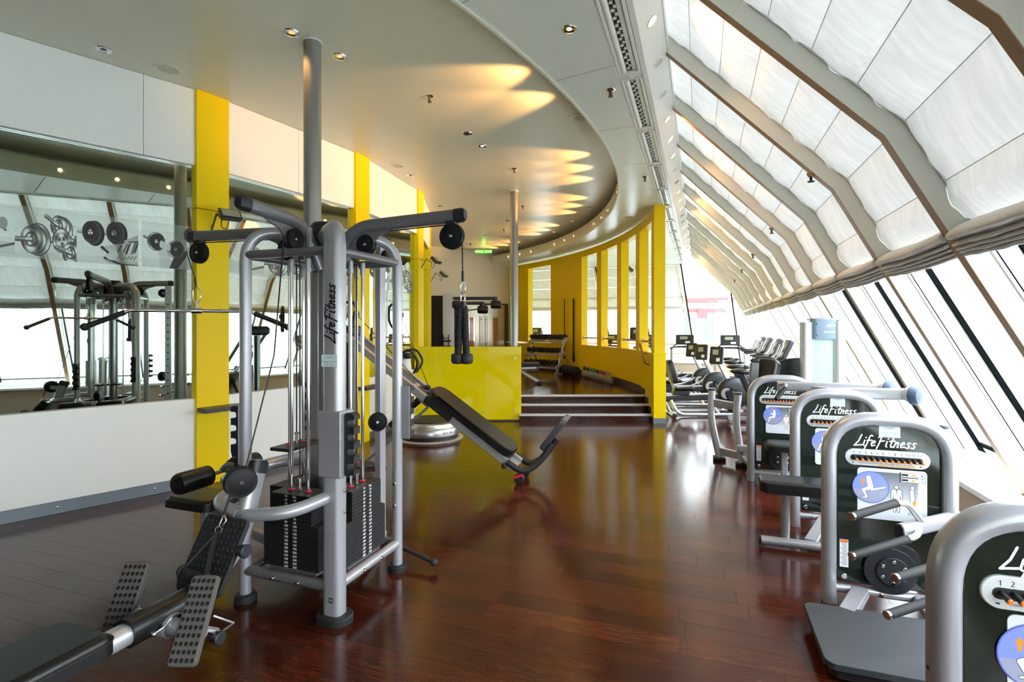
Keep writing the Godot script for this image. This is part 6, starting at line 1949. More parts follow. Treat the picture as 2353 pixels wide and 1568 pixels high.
func treadmill() -> Node3D:
	var o := thing("treadmill", "", "treadmill", Vector3.ZERO, 0, "treadmills facing the far front windows")
	part(o, "deck", MB.new().box(Vector3(0, 0.13, 0), Vector3(0.82, 0.10, 1.75), 0.02), M.plastic)
	part(o, "belt", MB.new().box(Vector3(0, 0.183, 0.05), Vector3(0.52, 0.008, 1.62), 0.003), mat("belt", c8(58, 60, 72), 0.6) if not M.has("belt") else M.belt)
	for sg in [-1.0, 1.0]:
		part(o, "side_rail", MB.new().box(Vector3(0.34 * sg, 0.19, 0.05), Vector3(0.13, 0.02, 1.62), 0.006), M.silver)
		part(o, "mast", MB.new().bar(Vector3(0.40 * sg, 0.10, -0.70), Vector3(0.38 * sg, 1.12, -0.62), 0.08, 0.10, 0.02, Vector3.BACK), M.silver_light)
		part(o, "hand_rest", MB.new().bar(Vector3(0.39 * sg, 1.10, -0.66), Vector3(0.39 * sg, 1.06, -0.30), 0.06, 0.06, 0.02), M.plastic)
		part(o, "console_strut", MB.new().bar(Vector3(0.36 * sg, 1.09, -0.60), Vector3(0.20 * sg, 1.20, -0.64), 0.05, 0.04, 0.012), M.plastic)
		part(o, "foot", MB.new().box(Vector3(0.36 * sg, 0.04, -0.7), Vector3(0.08, 0.08, 0.16), 0.01), M.rubber)
		part(o, "foot", MB.new().box(Vector3(0.36 * sg, 0.04, 0.75), Vector3(0.08, 0.08, 0.10), 0.01), M.rubber)
	part(o, "motor_hood", MB.new().box(Vector3(0, 0.22, -0.72), Vector3(0.80, 0.16, 0.36), 0.05), M.plastic)
	part(o, "crossbar", MB.new().tube(MB.fillet([Vector3(-0.39, 1.06, -0.30), Vector3(-0.25, 1.10, -0.50), Vector3(0.25, 1.10, -0.50), Vector3(0.39, 1.06, -0.30)], 0.1, 5), 0.03, 10), M.plastic)
	part(o, "stop_key", MB.new().box(Vector3(0, 1.125, -0.47), Vector3(0.08, 0.02, 0.04), 0.006), M.red)
	console(o, Vector3(0, 1.31, -0.64), Vector3(0, 0.25, 1), 0.52, 0.30)
	return o
func elliptical() -> Node3D:
	var o := thing("elliptical_trainer", "", "elliptical", Vector3.ZERO, 0, "elliptical trainers")
	part(o, "base_beam", MB.new().bar(Vector3(0, 0.07, 0.9), Vector3(0, 0.07, -0.6), 0.10, 0.09, 0.015), M.silver_light)
	for z in [0.85, -0.6]: part(o, "stabiliser", MB.new().tube([Vector3(-0.30, 0.05, z), Vector3(0.30, 0.05, z)], 0.04, 12), M.silver_light)
	part(o, "drive_housing", MB.new().lathe([Vector2(0, -0.13), Vector2(0.25, -0.13), Vector2(0.32, -0.10), Vector2(0.33, 0.0), Vector2(0.32, 0.10), Vector2(0.25, 0.13), Vector2(0, 0.13)], Vector3(0, 0.42, -0.40), Vector3.RIGHT, 28), M.plastic)
	part(o, "mast", MB.new().bar(Vector3(0, 0.55, -0.50), Vector3(0, 1.35, -0.42), 0.10, 0.10, 0.02, Vector3.BACK), M.plastic)
	console(o, Vector3(0, 1.50, -0.40), Vector3(0, 0.25, 1), 0.40, 0.36)
	for sg in [-1.0, 1.0]:
		part(o, "moving_arm", MB.new().tube(MB.fillet([Vector3(0.26 * sg, 0.30, -0.30), Vector3(0.27 * sg, 0.95, -0.34), Vector3(0.30 * sg, 1.25, -0.22 - 0.1 * sg), Vector3(0.26 * sg, 1.56, -0.14 - 0.1 * sg)], 0.12, 6), 0.022, 12), M.plastic)
		part(o, "foot_bar", MB.new().bar(Vector3(0.18 * sg, 0.30 + 0.06 * sg, -0.35), Vector3(0.18 * sg, 0.22 + 0.05 * sg, 0.80), 0.05, 0.06, 0.01), M.silver)
		part(o, "foot_tray", MB.new().box(Vector3(0.18 * sg, 0.30 + 0.05 * sg, 0.30), Vector3(0.16, 0.04, 0.38), 0.015), M.plastic)
	return o
func build_cardio() -> void:
	var rl := ["black recumbent bike nearest the end post of the yellow screen", "recumbent bike second in the row behind the yellow end post", "recumbent bike third in the row behind the yellow end post"]
	var rp := [sw(10.66, 0.04), sw(11.95, -0.22), sw(13.15, -0.44)]
	var r0 := recumbent()
	for k in 3:
		var o := r0 if k == 0 else dup(r0, rp[k], -0.05)
		o.position = rp[k]
		o.rotation.y = -0.05
		o.set_meta("label", rl[k])
	var ul := ["upright exercise bike by the windows just behind the leg press", "second upright exercise bike in the row by the windows", "third upright exercise bike in the row by the windows", "fourth upright exercise bike in the row by the windows"]
	var u0 := upright_bike()
	for k in 4:
		var p := sw([9.06, 10.10, 11.45, 12.6][k], 0.93)
		var o := u0 if k == 0 else dup(u0, p, TURN)
		o.position = p
		o.rotation.y = TURN
		o.set_meta("label", ul[k])
	var t0 := treadmill()
	var ws := [0.82, -0.42, -1.5, -2.6, -3.7, -4.8]
	var tl := ["treadmill in the window corner beside the upright bikes", "treadmill second from the window corner", "treadmill third from the window corner", "treadmill fourth from the window corner, behind the curved screen", "treadmill fifth from the window corner, behind the curved screen", "last treadmill of the row, next to the elliptical behind the screen"]
	for k in 6:
		var p := sw(15.6 + (0.5 if k > 0 else 0.0), ws[k])
		var o := t0 if k == 0 else dup(t0, p, TURN)
		o.position = p
		o.rotation.y = TURN
		o.set_meta("label", tl[k])
	var e0 := elliptical()
	var el := ["elliptical trainer with curved black arms between recumbent bikes and treadmills", "elliptical trainer at the treadmill row end, behind the solid part of the screen"]
	for k in 2:
		var p := [sw(14.3, -1.6), sw(17.95, -5.6)][k] as Vector3
		var o := e0 if k == 0 else dup(e0, p, TURN)
		o.position = p
		o.rotation.y = TURN
		o.set_meta("label", el[k])

# ---------- raised area ----------
func build_raised_area() -> void:
	var y := 0.40
	# dumbbell rack
	var o := thing("dumbbell_rack", "three tier silver dumbbell rack against the orange lit yellow wall", "rack", Vector3(0.98, y, -14.75), 0.0)
	o.rotation.y = -0.75
	var tiers := [[0.22, 0.22], [0.56, 0.08], [0.92, -0.06]]
	for sg in [-1.0, 1.0]:
		part(o, "side_leg", MB.new().bar(Vector3(0.56 * sg, 0.0, 0.28), Vector3(0.56 * sg, 1.0, -0.10), 0.05, 0.07, 0.01, Vector3.BACK), M.silver_light)
		part(o, "rear_leg", MB.new().tube(MB.fillet([Vector3(0.56 * sg, 0.62, 0.04), Vector3(0.56 * sg, 0.4, -0.22), Vector3(0.56 * sg, 0.0, -0.26)], 0.2, 6), 0.028, 10), M.silver_light)
		part(o, "foot_bar", MB.new().bar(Vector3(0.56 * sg, 0.025, 0.36), Vector3(0.56 * sg, 0.025, -0.30), 0.06, 0.05, 0.01), M.silver_light)
	for t in tiers:
		for dz in [-0.08, 0.10]:
			part(o, "shelf_rail", MB.new().bar(Vector3(-0.62, t[0] + dz * -0.4, t[1] + dz), Vector3(0.62, t[0] + dz * -0.4, t[1] + dz), 0.03, 0.05, 0.006), M.silver_light)
		for sg in [-1.0, 1.0]:
			part(o, "shelf_end", MB.new().bar(Vector3(0.58 * sg, t[0] + 0.045, t[1] - 0.14), Vector3(0.58 * sg, t[0] - 0.055, t[1] + 0.16), 0.04, 0.07, 0.008), M.silver_light)
	var db := thing("dumbbell", "black hex dumbbell lying on the rack", "dumbbell", Vector3.ZERO, 0, "dumbbells on the rack")
	part(db, "head", MB.new().cyl(Vector3(0, 0, -0.15), Vector3(0, 0, -0.06), 0.076, -1, 6, 0.012), M.rubber)
	part(db, "head", MB.new().cyl(Vector3(0, 0, 0.06), Vector3(0, 0, 0.15), 0.076, -1, 6, 0.012), M.rubber)
	part(db, "handle", MB.new().cyl(Vector3(0, 0, -0.07), Vector3(0, 0, 0.07), 0.016, -1, 10), M.chrome)
	var first := true
	for t in tiers:
		for k in 7:
			var p := o.transform * Vector3(-0.495 + k * 0.165, t[0] + 0.095, t[1])
			var d := db if first else dup(db, p, o.rotation.y)
			first = false
			d.position = p
			d.rotation.y = o.rotation.y
	# weight discs standing by the wall
	for k in 6:
		var p := pol(11.80, 21.4 - k * 0.8, y + 0.13)
		var d := thing("weight_disc", "thick black weight disc standing on edge between rack and kettlebells", "weight", p, 0, "weight discs standing by the wall")
		var ax := (pol(12, 21.4 - k * 0.8 + 1.0) - pol(12, 21.4 - k * 0.8)).normalized()
		part(d, "disc", MB.new().lathe([Vector2(0.02, -0.05), Vector2(0.10, -0.05), Vector2(0.13, -0.03), Vector2(0.13, 0.03), Vector2(0.10, 0.05), Vector2(0.02, 0.05)], Vector3.ZERO, ax, 24), M.rubber)
		part(d, "hub", MB.new().lathe([Vector2(0.018, -0.055), Vector2(0.03, -0.055), Vector2(0.03, 0.055), Vector2(0.018, 0.055)], Vector3.ZERO, ax, 14), M.dark_base)
	# kettlebells
	var hc := ["black", "black", "green", "green", "black", "kettle_red", "kettle_red", "kettle_yellow", "kettle_yellow"]
	var nm := ["grey kettlebell with a black handle at the weight disc end of the row", "second grey kettlebell with a black handle in the row", "first grey kettlebell with a green handle in the row", "second grey kettlebell with a green handle in the row", "grey kettlebell with a black handle between green and red ones", "grey kettlebell with a red handle beside the black handled one", "grey kettlebell with a red handle beside the yellow ones", "grey kettlebell with a yellow handle beside the red ones", "last small grey kettlebell with a yellow handle by the steps end"]
	for k in 9:
		var a := lerpf(15.9, 8.0, k / 8.0)
		var kb := thing("kettlebell", nm[k], "kettlebell", pol(11.93, a, y), deg_to_rad(90 + a), "kettlebells along the parapet")
		var r := lerpf(0.099, 0.088, k / 8.0)
		part(kb, "bell", MB.new().lathe([Vector2(0, 0), Vector2(r * 0.65, 0), Vector2(r * 0.9, r * 0.35), Vector2(r, r * 0.85), Vector2(r * 0.88, r * 1.4), Vector2(r * 0.5, r * 1.8), Vector2(0, r * 1.9)], Vector3.ZERO, Vector3.UP, 22), M.kettle_grey)
		part(kb, "handle", MB.new().tube(MB.fillet([Vector3(-r * 0.7, r * 1.45, 0), Vector3(-r * 0.85, r * 2.7, 0), Vector3(r * 0.85, r * 2.7, 0), Vector3(r * 0.7, r * 1.45, 0)], r * 0.5, 5), r * 0.17, 10), M.kettle_grey)
		part(kb, "colour_band", MB.new().tube(MB.fillet([Vector3(-r * 0.50, r * 1.6, 0), Vector3(-r * 0.56, r * 2.42, 0), Vector3(r * 0.56, r * 2.42, 0), Vector3(r * 0.50, r * 1.6, 0)], r * 0.40, 5), r * 0.20, 8), M[hc[k]])
	# skipping ropes on the wall
	for k in 2:
		var a: float = [23.4, 21.0][k]
		var rp := thing("skipping_rope", ["thin dark skipping rope hanging on the yellow wall nearer the rack", "doubled dark skipping rope hanging on the yellow wall nearer the openings"][k], "rope")
		for j in k + 1:
			var q := pol(12.09, a - j * 0.25, 0)
			part(rp, "cord", MB.new().tube([q + Vector3(0, 2.47, 0), q + Vector3(0, 1.7, 0.01), q + Vector3(0, 0.95, 0)], 0.011, 8), M.grip)
			part(rp, "handle", MB.new().cyl(q + Vector3(0, 0.78 - j * 0.05, 0), q + Vector3(0, 0.97, 0), 0.024, 0.018, 10, 0.004), M.rubber)
		part(rp, "hook", MB.new().cyl(pol(12.125, a, 2.47), pol(12.07, a, 2.48), 0.012, -1, 8), M.steel)
	# bench behind the guard
	var b := thing("exercise_bench", "black padded bench with silver legs half hidden behind the yellow guard panel", "bench", Vector3(0.05, y, -11.9), 0.0)
	part(b, "pad", MB.new().box(Vector3(0, 0.44, 0), Vector3(1.15, 0.08, 0.30), 0.025), M.vinyl)
	part(b, "beam", MB.new().bar(Vector3(-0.5, 0.34, 0), Vector3(0.5, 0.36, 0), 0.08, 0.06, 0.01), M.silver_light)
	part(b, "leg", MB.new().bar(Vector3(0.05, 0.34, 0), Vector3(0.55, 0.05, 0.04), 0.07, 0.06, 0.01), M.silver_light)
	part(b, "leg", MB.new().bar(Vector3(-0.4, 0.34, 0), Vector3(-0.5, 0.03, 0), 0.07, 0.06, 0.01), M.silver_light)
	part(b, "foot", MB.new().box(Vector3(0.56, 0.03, 0.04), Vector3(0.10, 0.06, 0.36), 0.012), M.rubber)
	part(b, "foot", MB.new().box(Vector3(-0.5, 0.03, 0.0), Vector3(0.10, 0.06, 0.36), 0.012), M.rubber)
	# dual arm pulley tower
	var p0 := at_d(1030, 755, 12.6)
	var f := thing("pulley_tower", "tall black and silver pulley tower with two folded black arms before the steel doors", "weight machine", Vector3(p0.x, y, p0.z), 0.0)
	var h := 2.47 - y + 0.0
	var body := MB.new()
	body.x = Transform3D(Basis(Vector3.RIGHT, Vector3.FORWARD, Vector3.UP), Vector3(-0.02, 0, -0.10))
	body.plate(PackedVector2Array([Vector2(-0.40, 0.0), Vector2(-0.10, -0.02), Vector2(-0.10, 0.5), Vector2(-0.40, 0.5)]), 0.0, h - 0.03)
	part(f, "black_cover", body, M.black)
	part(f, "silver_cover", MB.new().box(Vector3(0.0, h * 0.5, 0.0), Vector3(0.23, h, 0.3), 0.01), M.silver_light)
	part(f, "side_plate", MB.new().box(Vector3(0.22, 0.95, 0.05), Vector3(0.14, 1.6, 0.05), 0.03), M.plastic)
	for k in 2:
		var yy: float = [h - 0.1, h - 0.23][k]
		var zz: float = [-0.05, 0.25][k]
		var L: float = [1.18, 0.88][k]
		part(f, "folding_arm", MB.new().bar(Vector3(0.12, yy, zz), Vector3(L, yy, zz), 0.07, 0.075, 0.012), M.plastic)
		part(f, "arm_pivot", MB.new().cyl(Vector3(L - 0.06, yy - 0.10, zz), Vector3(L - 0.06, yy + 0.02, zz), 0.055, -1, 14), M.plastic)
		part(f, "pulley_head", MB.new().lathe([Vector2(0, -0.13), Vector2(0.07, -0.125), Vector2(0.095, -0.09), Vector2(0.095, 0.09), Vector2(0.07, 0.125), Vector2(0, 0.13)], Vector3(L - 0.04, yy - 0.15, zz), Vector3.RIGHT, 20), M.plastic)
		part(f, "arm_handle", MB.new().cyl(Vector3(L - 0.16, yy - 0.14, zz), Vector3(L - 0.42, yy - 0.17, zz), 0.014, -1, 8), M.rubber)
		part(f, "cable", MB.new().tube([Vector3(L + 0.02, yy - 0.2, zz), Vector3(L + 0.02, 0.7, zz)], 0.004, 5), M.cable)
	part(f, "pulley_head", MB.new().lathe([Vector2(0, -0.14), Vector2(0.07, -0.135), Vector2(0.1, -0.09), Vector2(0.1, 0.09), Vector2(0.07, 0.135), Vector2(0, 0.14)], Vector3(0.26, h - 0.26, 0.2), Vector3.RIGHT, 20), M.plastic)
	part(f, "handle_ladder", MB.new().tube([Vector3(-0.10, 0.1, 0.17), Vector3(-0.10, 1.10, 0.17)], 0.012, 6).tube([Vector3(0.03, 0.1, 0.17), Vector3(0.03, 1.10, 0.17)], 0.012, 6).tube([Vector3(-0.10, 1.02, 0.17), Vector3(0.03, 1.02, 0.17)], 0.01, 6), M.black)
	for k in 3:
		part(f, "ladder_roller", MB.new().cyl(Vector3(-0.16, 0.95 - 0.13 * k, 0.17), Vector3(0.08, 0.95 - 0.13 * k, 0.17), 0.022, -1, 10, 0.003), M.black)

# ---------- incline trainer and vibration plate ----------
func build_incline() -> void:
	var o := thing("incline_trainer", "silver sloping rail trainer with black sliding board and pulleys", "exercise machine")
	var P0 := Vector3(0.06, 0.17, -5.70)
	var P1 := Vector3(-1.95, 1.60, -6.25)
	var d := (P1 - P0).normalized()
	var sd := Vector3(d.z, 0, -d.x).normalized()
	if sd.z < 0: sd = -sd
	var up := sd.cross(d).normalized()
	if up.y < 0: up = -up
	var L := (P1 - P0).length()
	for k in [-1.0, 1.0]:
		var q: Vector3 = sd * 0.135 * k
		part(o, "rail", MB.new().bar(P0 + q, P1 + q, 0.05, 0.085, 0.008, up), M.silver_light)
		part(o, "rail_lip", MB.new().bar(P0 + q + up * 0.03 - sd * 0.02 * k, P1 + q + up * 0.03 - sd * 0.02 * k, 0.03, 0.02, 0.003, up), M.silver)
	part(o, "cross_plate", MB.new().bar(P0 + d * 0.05 - sd * 0.14, P0 + d * 0.05 + sd * 0.14, 0.12, 0.03, 0.004, up), M.silver)
	part(o, "cross_plate", MB.new().bar(P0 + d * 1.45 - sd * 0.14, P0 + d * 1.45 + sd * 0.14, 0.06, 0.04, 0.004, up), M.silver)
	# sliding board
	var bd := MB.new()
	var bc := P0 + d * 0.68 + up * 0.095
	bd.x = Transform3D(Basis(sd, d, sd.cross(d)), bc)
	var z1 := 0.04 if sd.cross(d).dot(up) > 0 else -0.04
	bd.plate(MB.rrect(0.40, 1.16, 0.14, 8), -z1, z1, MB.rrect(0.37, 1.13, 0.125, 8), absf(z1) * 0.5 * signf(z1))
	part(o, "glide_board", bd, M.vinyl, "black padded sliding board")
	part(o, "board_carriage", MB.new().bar(P0 + d * 0.86 + up * 0.01, P0 + d * 1.24 + up * 0.01, 0.36, 0.10, 0.02, up), M.plastic)
	# support struts
	var ft := P0 + d * 1.30
	part(o, "strut", MB.new().tube([ft + sd * 0.1, Vector3(ft.x - 0.42, 0.55, ft.z + 0.0)], 0.022, 10).tube([ft - sd * 0.1, Vector3(ft.x - 0.45, 0.50, ft.z - 0.2)], 0.022, 10), M.black)
	part(o, "brace", MB.new().bar(ft + sd * 0.14 - up * 0.05, ft + sd * 0.14 + Vector3(0.08, -0.13, 0), 0.03, 0.02, 0.003).bar(ft + sd * 0.14 + Vector3(0.08, -0.13, 0), Vector3(-1.70, 0.10, ft.z + 0.12), 0.045, 0.03, 0.004), M.silver_dark)
	# ruler tower with pulley handles
	var T := Vector3(-1.90, 0, -6.28)
	part(o, "tower_post", MB.new().bar(T, T + Vector3(0, 1.62, 0), 0.10, 0.08, 0.012, Vector3.BACK), M.silver_light)
	part(o, "ruler", MB.new().box(T + Vector3(-0.07, 0.95, 0.02), Vector3(0.035, 1.2, 0.03)), M.black)
	for k in 18: part(o, "ruler_mark", MB.new().box(T + Vector3(-0.068, 0.4 + k * 0.065, 0.036), Vector3(0.026, 0.004, 0.003)), M.print_grey)
	part(o, "tower_foot", MB.new().bar(T + Vector3(-0.40, 0.03, 0.05), T + Vector3(0.40, 0.03, 0.0), 0.07, 0.06, 0.01).bar(T + Vector3(0, 0.03, -0.3), T + Vector3(0, 0.03, 0.3), 0.07, 0.06, 0.01), M.silver_dark)
	part(o, "tower_head", MB.new().box(T + Vector3(-0.02, 1.62, 0.02), Vector3(0.2, 0.12, 0.34), 0.03), M.plastic)
	for k in 2:
		var q := T + Vector3(-0.05 + 0.42 * k, 1.72, 0.10 - 0.5 * k)
		part(o, "handle_loop", MB.new().tube(MB.fillet([q + Vector3(0.06, -0.12, 0), q + Vector3(-0.03, 0.0, 0), q + Vector3(-0.03, 0.22, 0), q + Vector3(0.08, 0.26, 0), q + Vector3(0.13, 0.14, 0)], 0.07, 5), 0.016, 8), M.rubber)
		part(o, "pulley_block", MB.new().sph(q + Vector3(0.12, 0.1, 0), Vector3(0.04, 0.05, 0.04), 12, 8).bar(q + Vector3(0.10, 0.08, 0), q + Vector3(0.05, -0.12, 0), 0.05, 0.04, 0.01), M.plastic)
		part(o, "pull_cord", MB.new().tube([q + Vector3(0.12, 0.1, 0), P0 + d * 1.34 + up * 0.06 + sd * (0.06 - 0.12 * k)], 0.0045, 6), M.cable)
	part(o, "cord_clip", MB.new().sph(P0 + d * 1.33 + up * 0.07, Vector3(0.04, 0.03, 0.05), 10, 6), M.rubber)
	# squat stand and wheels at the low end
	var a := P0 + d * 0.10
	for k in [-1.0, 1.0]:
		var q: Vector3 = sd * 0.17 * k
		part(o, "stand_arm", MB.new().tube(MB.fillet([a + q + up * 0.02, P0 + q + Vector3(0.10, -0.045, 0), P0 + q * 0.9 + Vector3(0.27, 0.06, 0), P0 + q * 0.8 + Vector3(0.40, 0.26, 0)], 0.10, 6), 0.034, 12), M.rubber)
		part(o, "wheel", MB.new().cyl(Vector3(P0.x + 0.05, 0.055, P0.z) + sd * (0.12 * k - 0.03), Vector3(P0.x + 0.05, 0.055, P0.z) + sd * (0.12 * k + 0.03), 0.055, -1, 20, 0.008), M.rubber)
		part(o, "wheel_cover", MB.new().bar(Vector3(P0.x + 0.0, 0.075, P0.z) + sd * (0.12 * k + 0.034), Vector3(P0.x + 0.10, 0.105, P0.z) + sd * (0.12 * k + 0.034), 0.008, 0.03, 0.003), M.red)
	part(o, "stand_knob", MB.new().sph(a + sd * 0.19 - up * 0.03, Vector3(0.028, 0.028, 0.028)), M.rubber)
	var sp := Basis(sd, Vector3(0.62, 0.78, 0).normalized(), sd.cross(Vector3(0.62, 0.78, 0).normalized()))
	part(o, "squat_plate", MB.new().rplate(P0 + Vector3(0.41, 0.36, 0), 0.40, 0.40, 0.05, 0.06, 0.015, sp), mat("squat_grey", c8(58, 62, 70), 0.5), "dark padded squat plate")

func build_vibration_plate() -> void:
	var c := at_h(985, 1004, 0.0)
	var o := thing("vibration_plate", "round silver vibration plate with black mat and white column beside the yellow guard", "exercise machine", Vector3(-1.24, 0, -7.95))
	part(o, "floor_disc", MB.new().lathe([Vector2(0, 0.0), Vector2(0.50, 0.0), Vector2(0.505, 0.012), Vector2(0.49, 0.024), Vector2(0, 0.024)], Vector3.ZERO, Vector3.UP, 44), M.silver_light)
	part(o, "black_gap", MB.new().lathe([Vector2(0, 0.024), Vector2(0.43, 0.024), Vector2(0.42, 0.075), Vector2(0, 0.075)], Vector3.ZERO, Vector3.UP, 40), M.black)
	part(o, "drum", MB.new().lathe([Vector2(0, 0.075), Vector2(0.455, 0.075), Vector2(0.46, 0.09), Vector2(0.455, 0.18), Vector2(0.44, 0.20), Vector2(0.43, 0.20), Vector2(0.43, 0.208), Vector2(0.425, 0.208), Vector2(0.42, 0.225), Vector2(0.41, 0.225), Vector2(0.405, 0.25), Vector2(0.38, 0.265), Vector2(0, 0.265)], Vector3.ZERO, Vector3.UP, 48), M.steel)
	part(o, "drum_lettering", MB.new().text("POWER", 0.035, Vector3(0.0, 0, 0), true), M.print_grey).transform = Transform3D(Basis(Vector3.UP, 0.75), Vector3(0.455 * sin(0.75), 0.135, 0.458 * cos(0.75)))
	part(o, "mat", MB.new().lathe([Vector2(0, 0.265), Vector2(0.36, 0.265), Vector2(0.355, 0.285), Vector2(0, 0.288)], Vector3.ZERO, Vector3.UP, 36), M.rubber)
	part(o, "column", MB.new().sweep(MB.fillet([Vector3(-0.36, 0.1, 0.06), Vector3(-0.36, 0.55, 0.05), Vector3(-0.42, 1.18, 0.02)], 0.2, 6), MB.rrect(0.26, 0.20, 0.08, 6), true, Vector3.BACK), M.white_trim)
	part(o, "console", MB.new().bar(Vector3(-0.42, 1.16, 0.02), Vector3(-0.36, 1.28, 0.06), 0.28, 0.14, 0.05), M.silver_light)
	part(o, "console_pad", MB.new().sph(Vector3(-0.33, 1.24, 0.09), Vector3(0.08, 0.05, 0.06), 14, 8), M.screen)
	for k in [-1.0, 1.0]:
		part(o, "handle", MB.new().tube(MB.fillet([Vector3(-0.42, 1.26, 0.03 + 0.10 * k), Vector3(-0.26, 1.36, 0.03 + 0.22 * k), Vector3(-0.12, 1.14, 0.03 + 0.22 * k), Vector3(-0.22, 0.98, 0.03 + 0.12 * k)], 0.12, 6), 0.018, 10), M.rubber)

# ---------- wall lamps, pictures ----------
func flood(label: String, P: Vector3, turn: float) -> void:
	var o := thing("floodlight", label, "lamp", P, turn, "small floodlights on yellow pilasters")
	part(o, "wall_arm", MB.new().bar(Vector3(0, -0.12, 0), Vector3(0.03, 0.06, 0.10), 0.018, 0.014, 0.003).bar(Vector3(0.03, 0.06, 0.10), Vector3(0.06, -0.02, 0.20), 0.018, 0.014, 0.003), M.dark_base)
	part(o, "lamp_housing", MB.new().box(Vector3(0.12, 0.03, 0.24), Vector3(0.20, 0.055, 0.15), 0.012, Basis(Vector3.RIGHT, 0.75)), M.dark_base)
	part(o, "bezel", MB.new().box(Vector3(0.12, 0.046, 0.262), Vector3(0.21, 0.012, 0.16), 0.004, Basis(Vector3.RIGHT, 0.75)), M.plastic)
	part(o, "lamp_glass", MB.new().box(Vector3(0.12, 0.053, 0.269), Vector3(0.17, 0.004, 0.12), 0.001, Basis(Vector3.RIGHT, 0.75)), M.screen_lcd)
	part(o, "lead", MB.new().tube(MB.fillet([Vector3(0.05, -0.0, 0.2), Vector3(0.05, -0.10, 0.19), Vector3(0.10, -0.11, 0.2), Vector3(0.12, -0.0, 0.22)], 0.05, 4), 0.005, 6), M.cable)

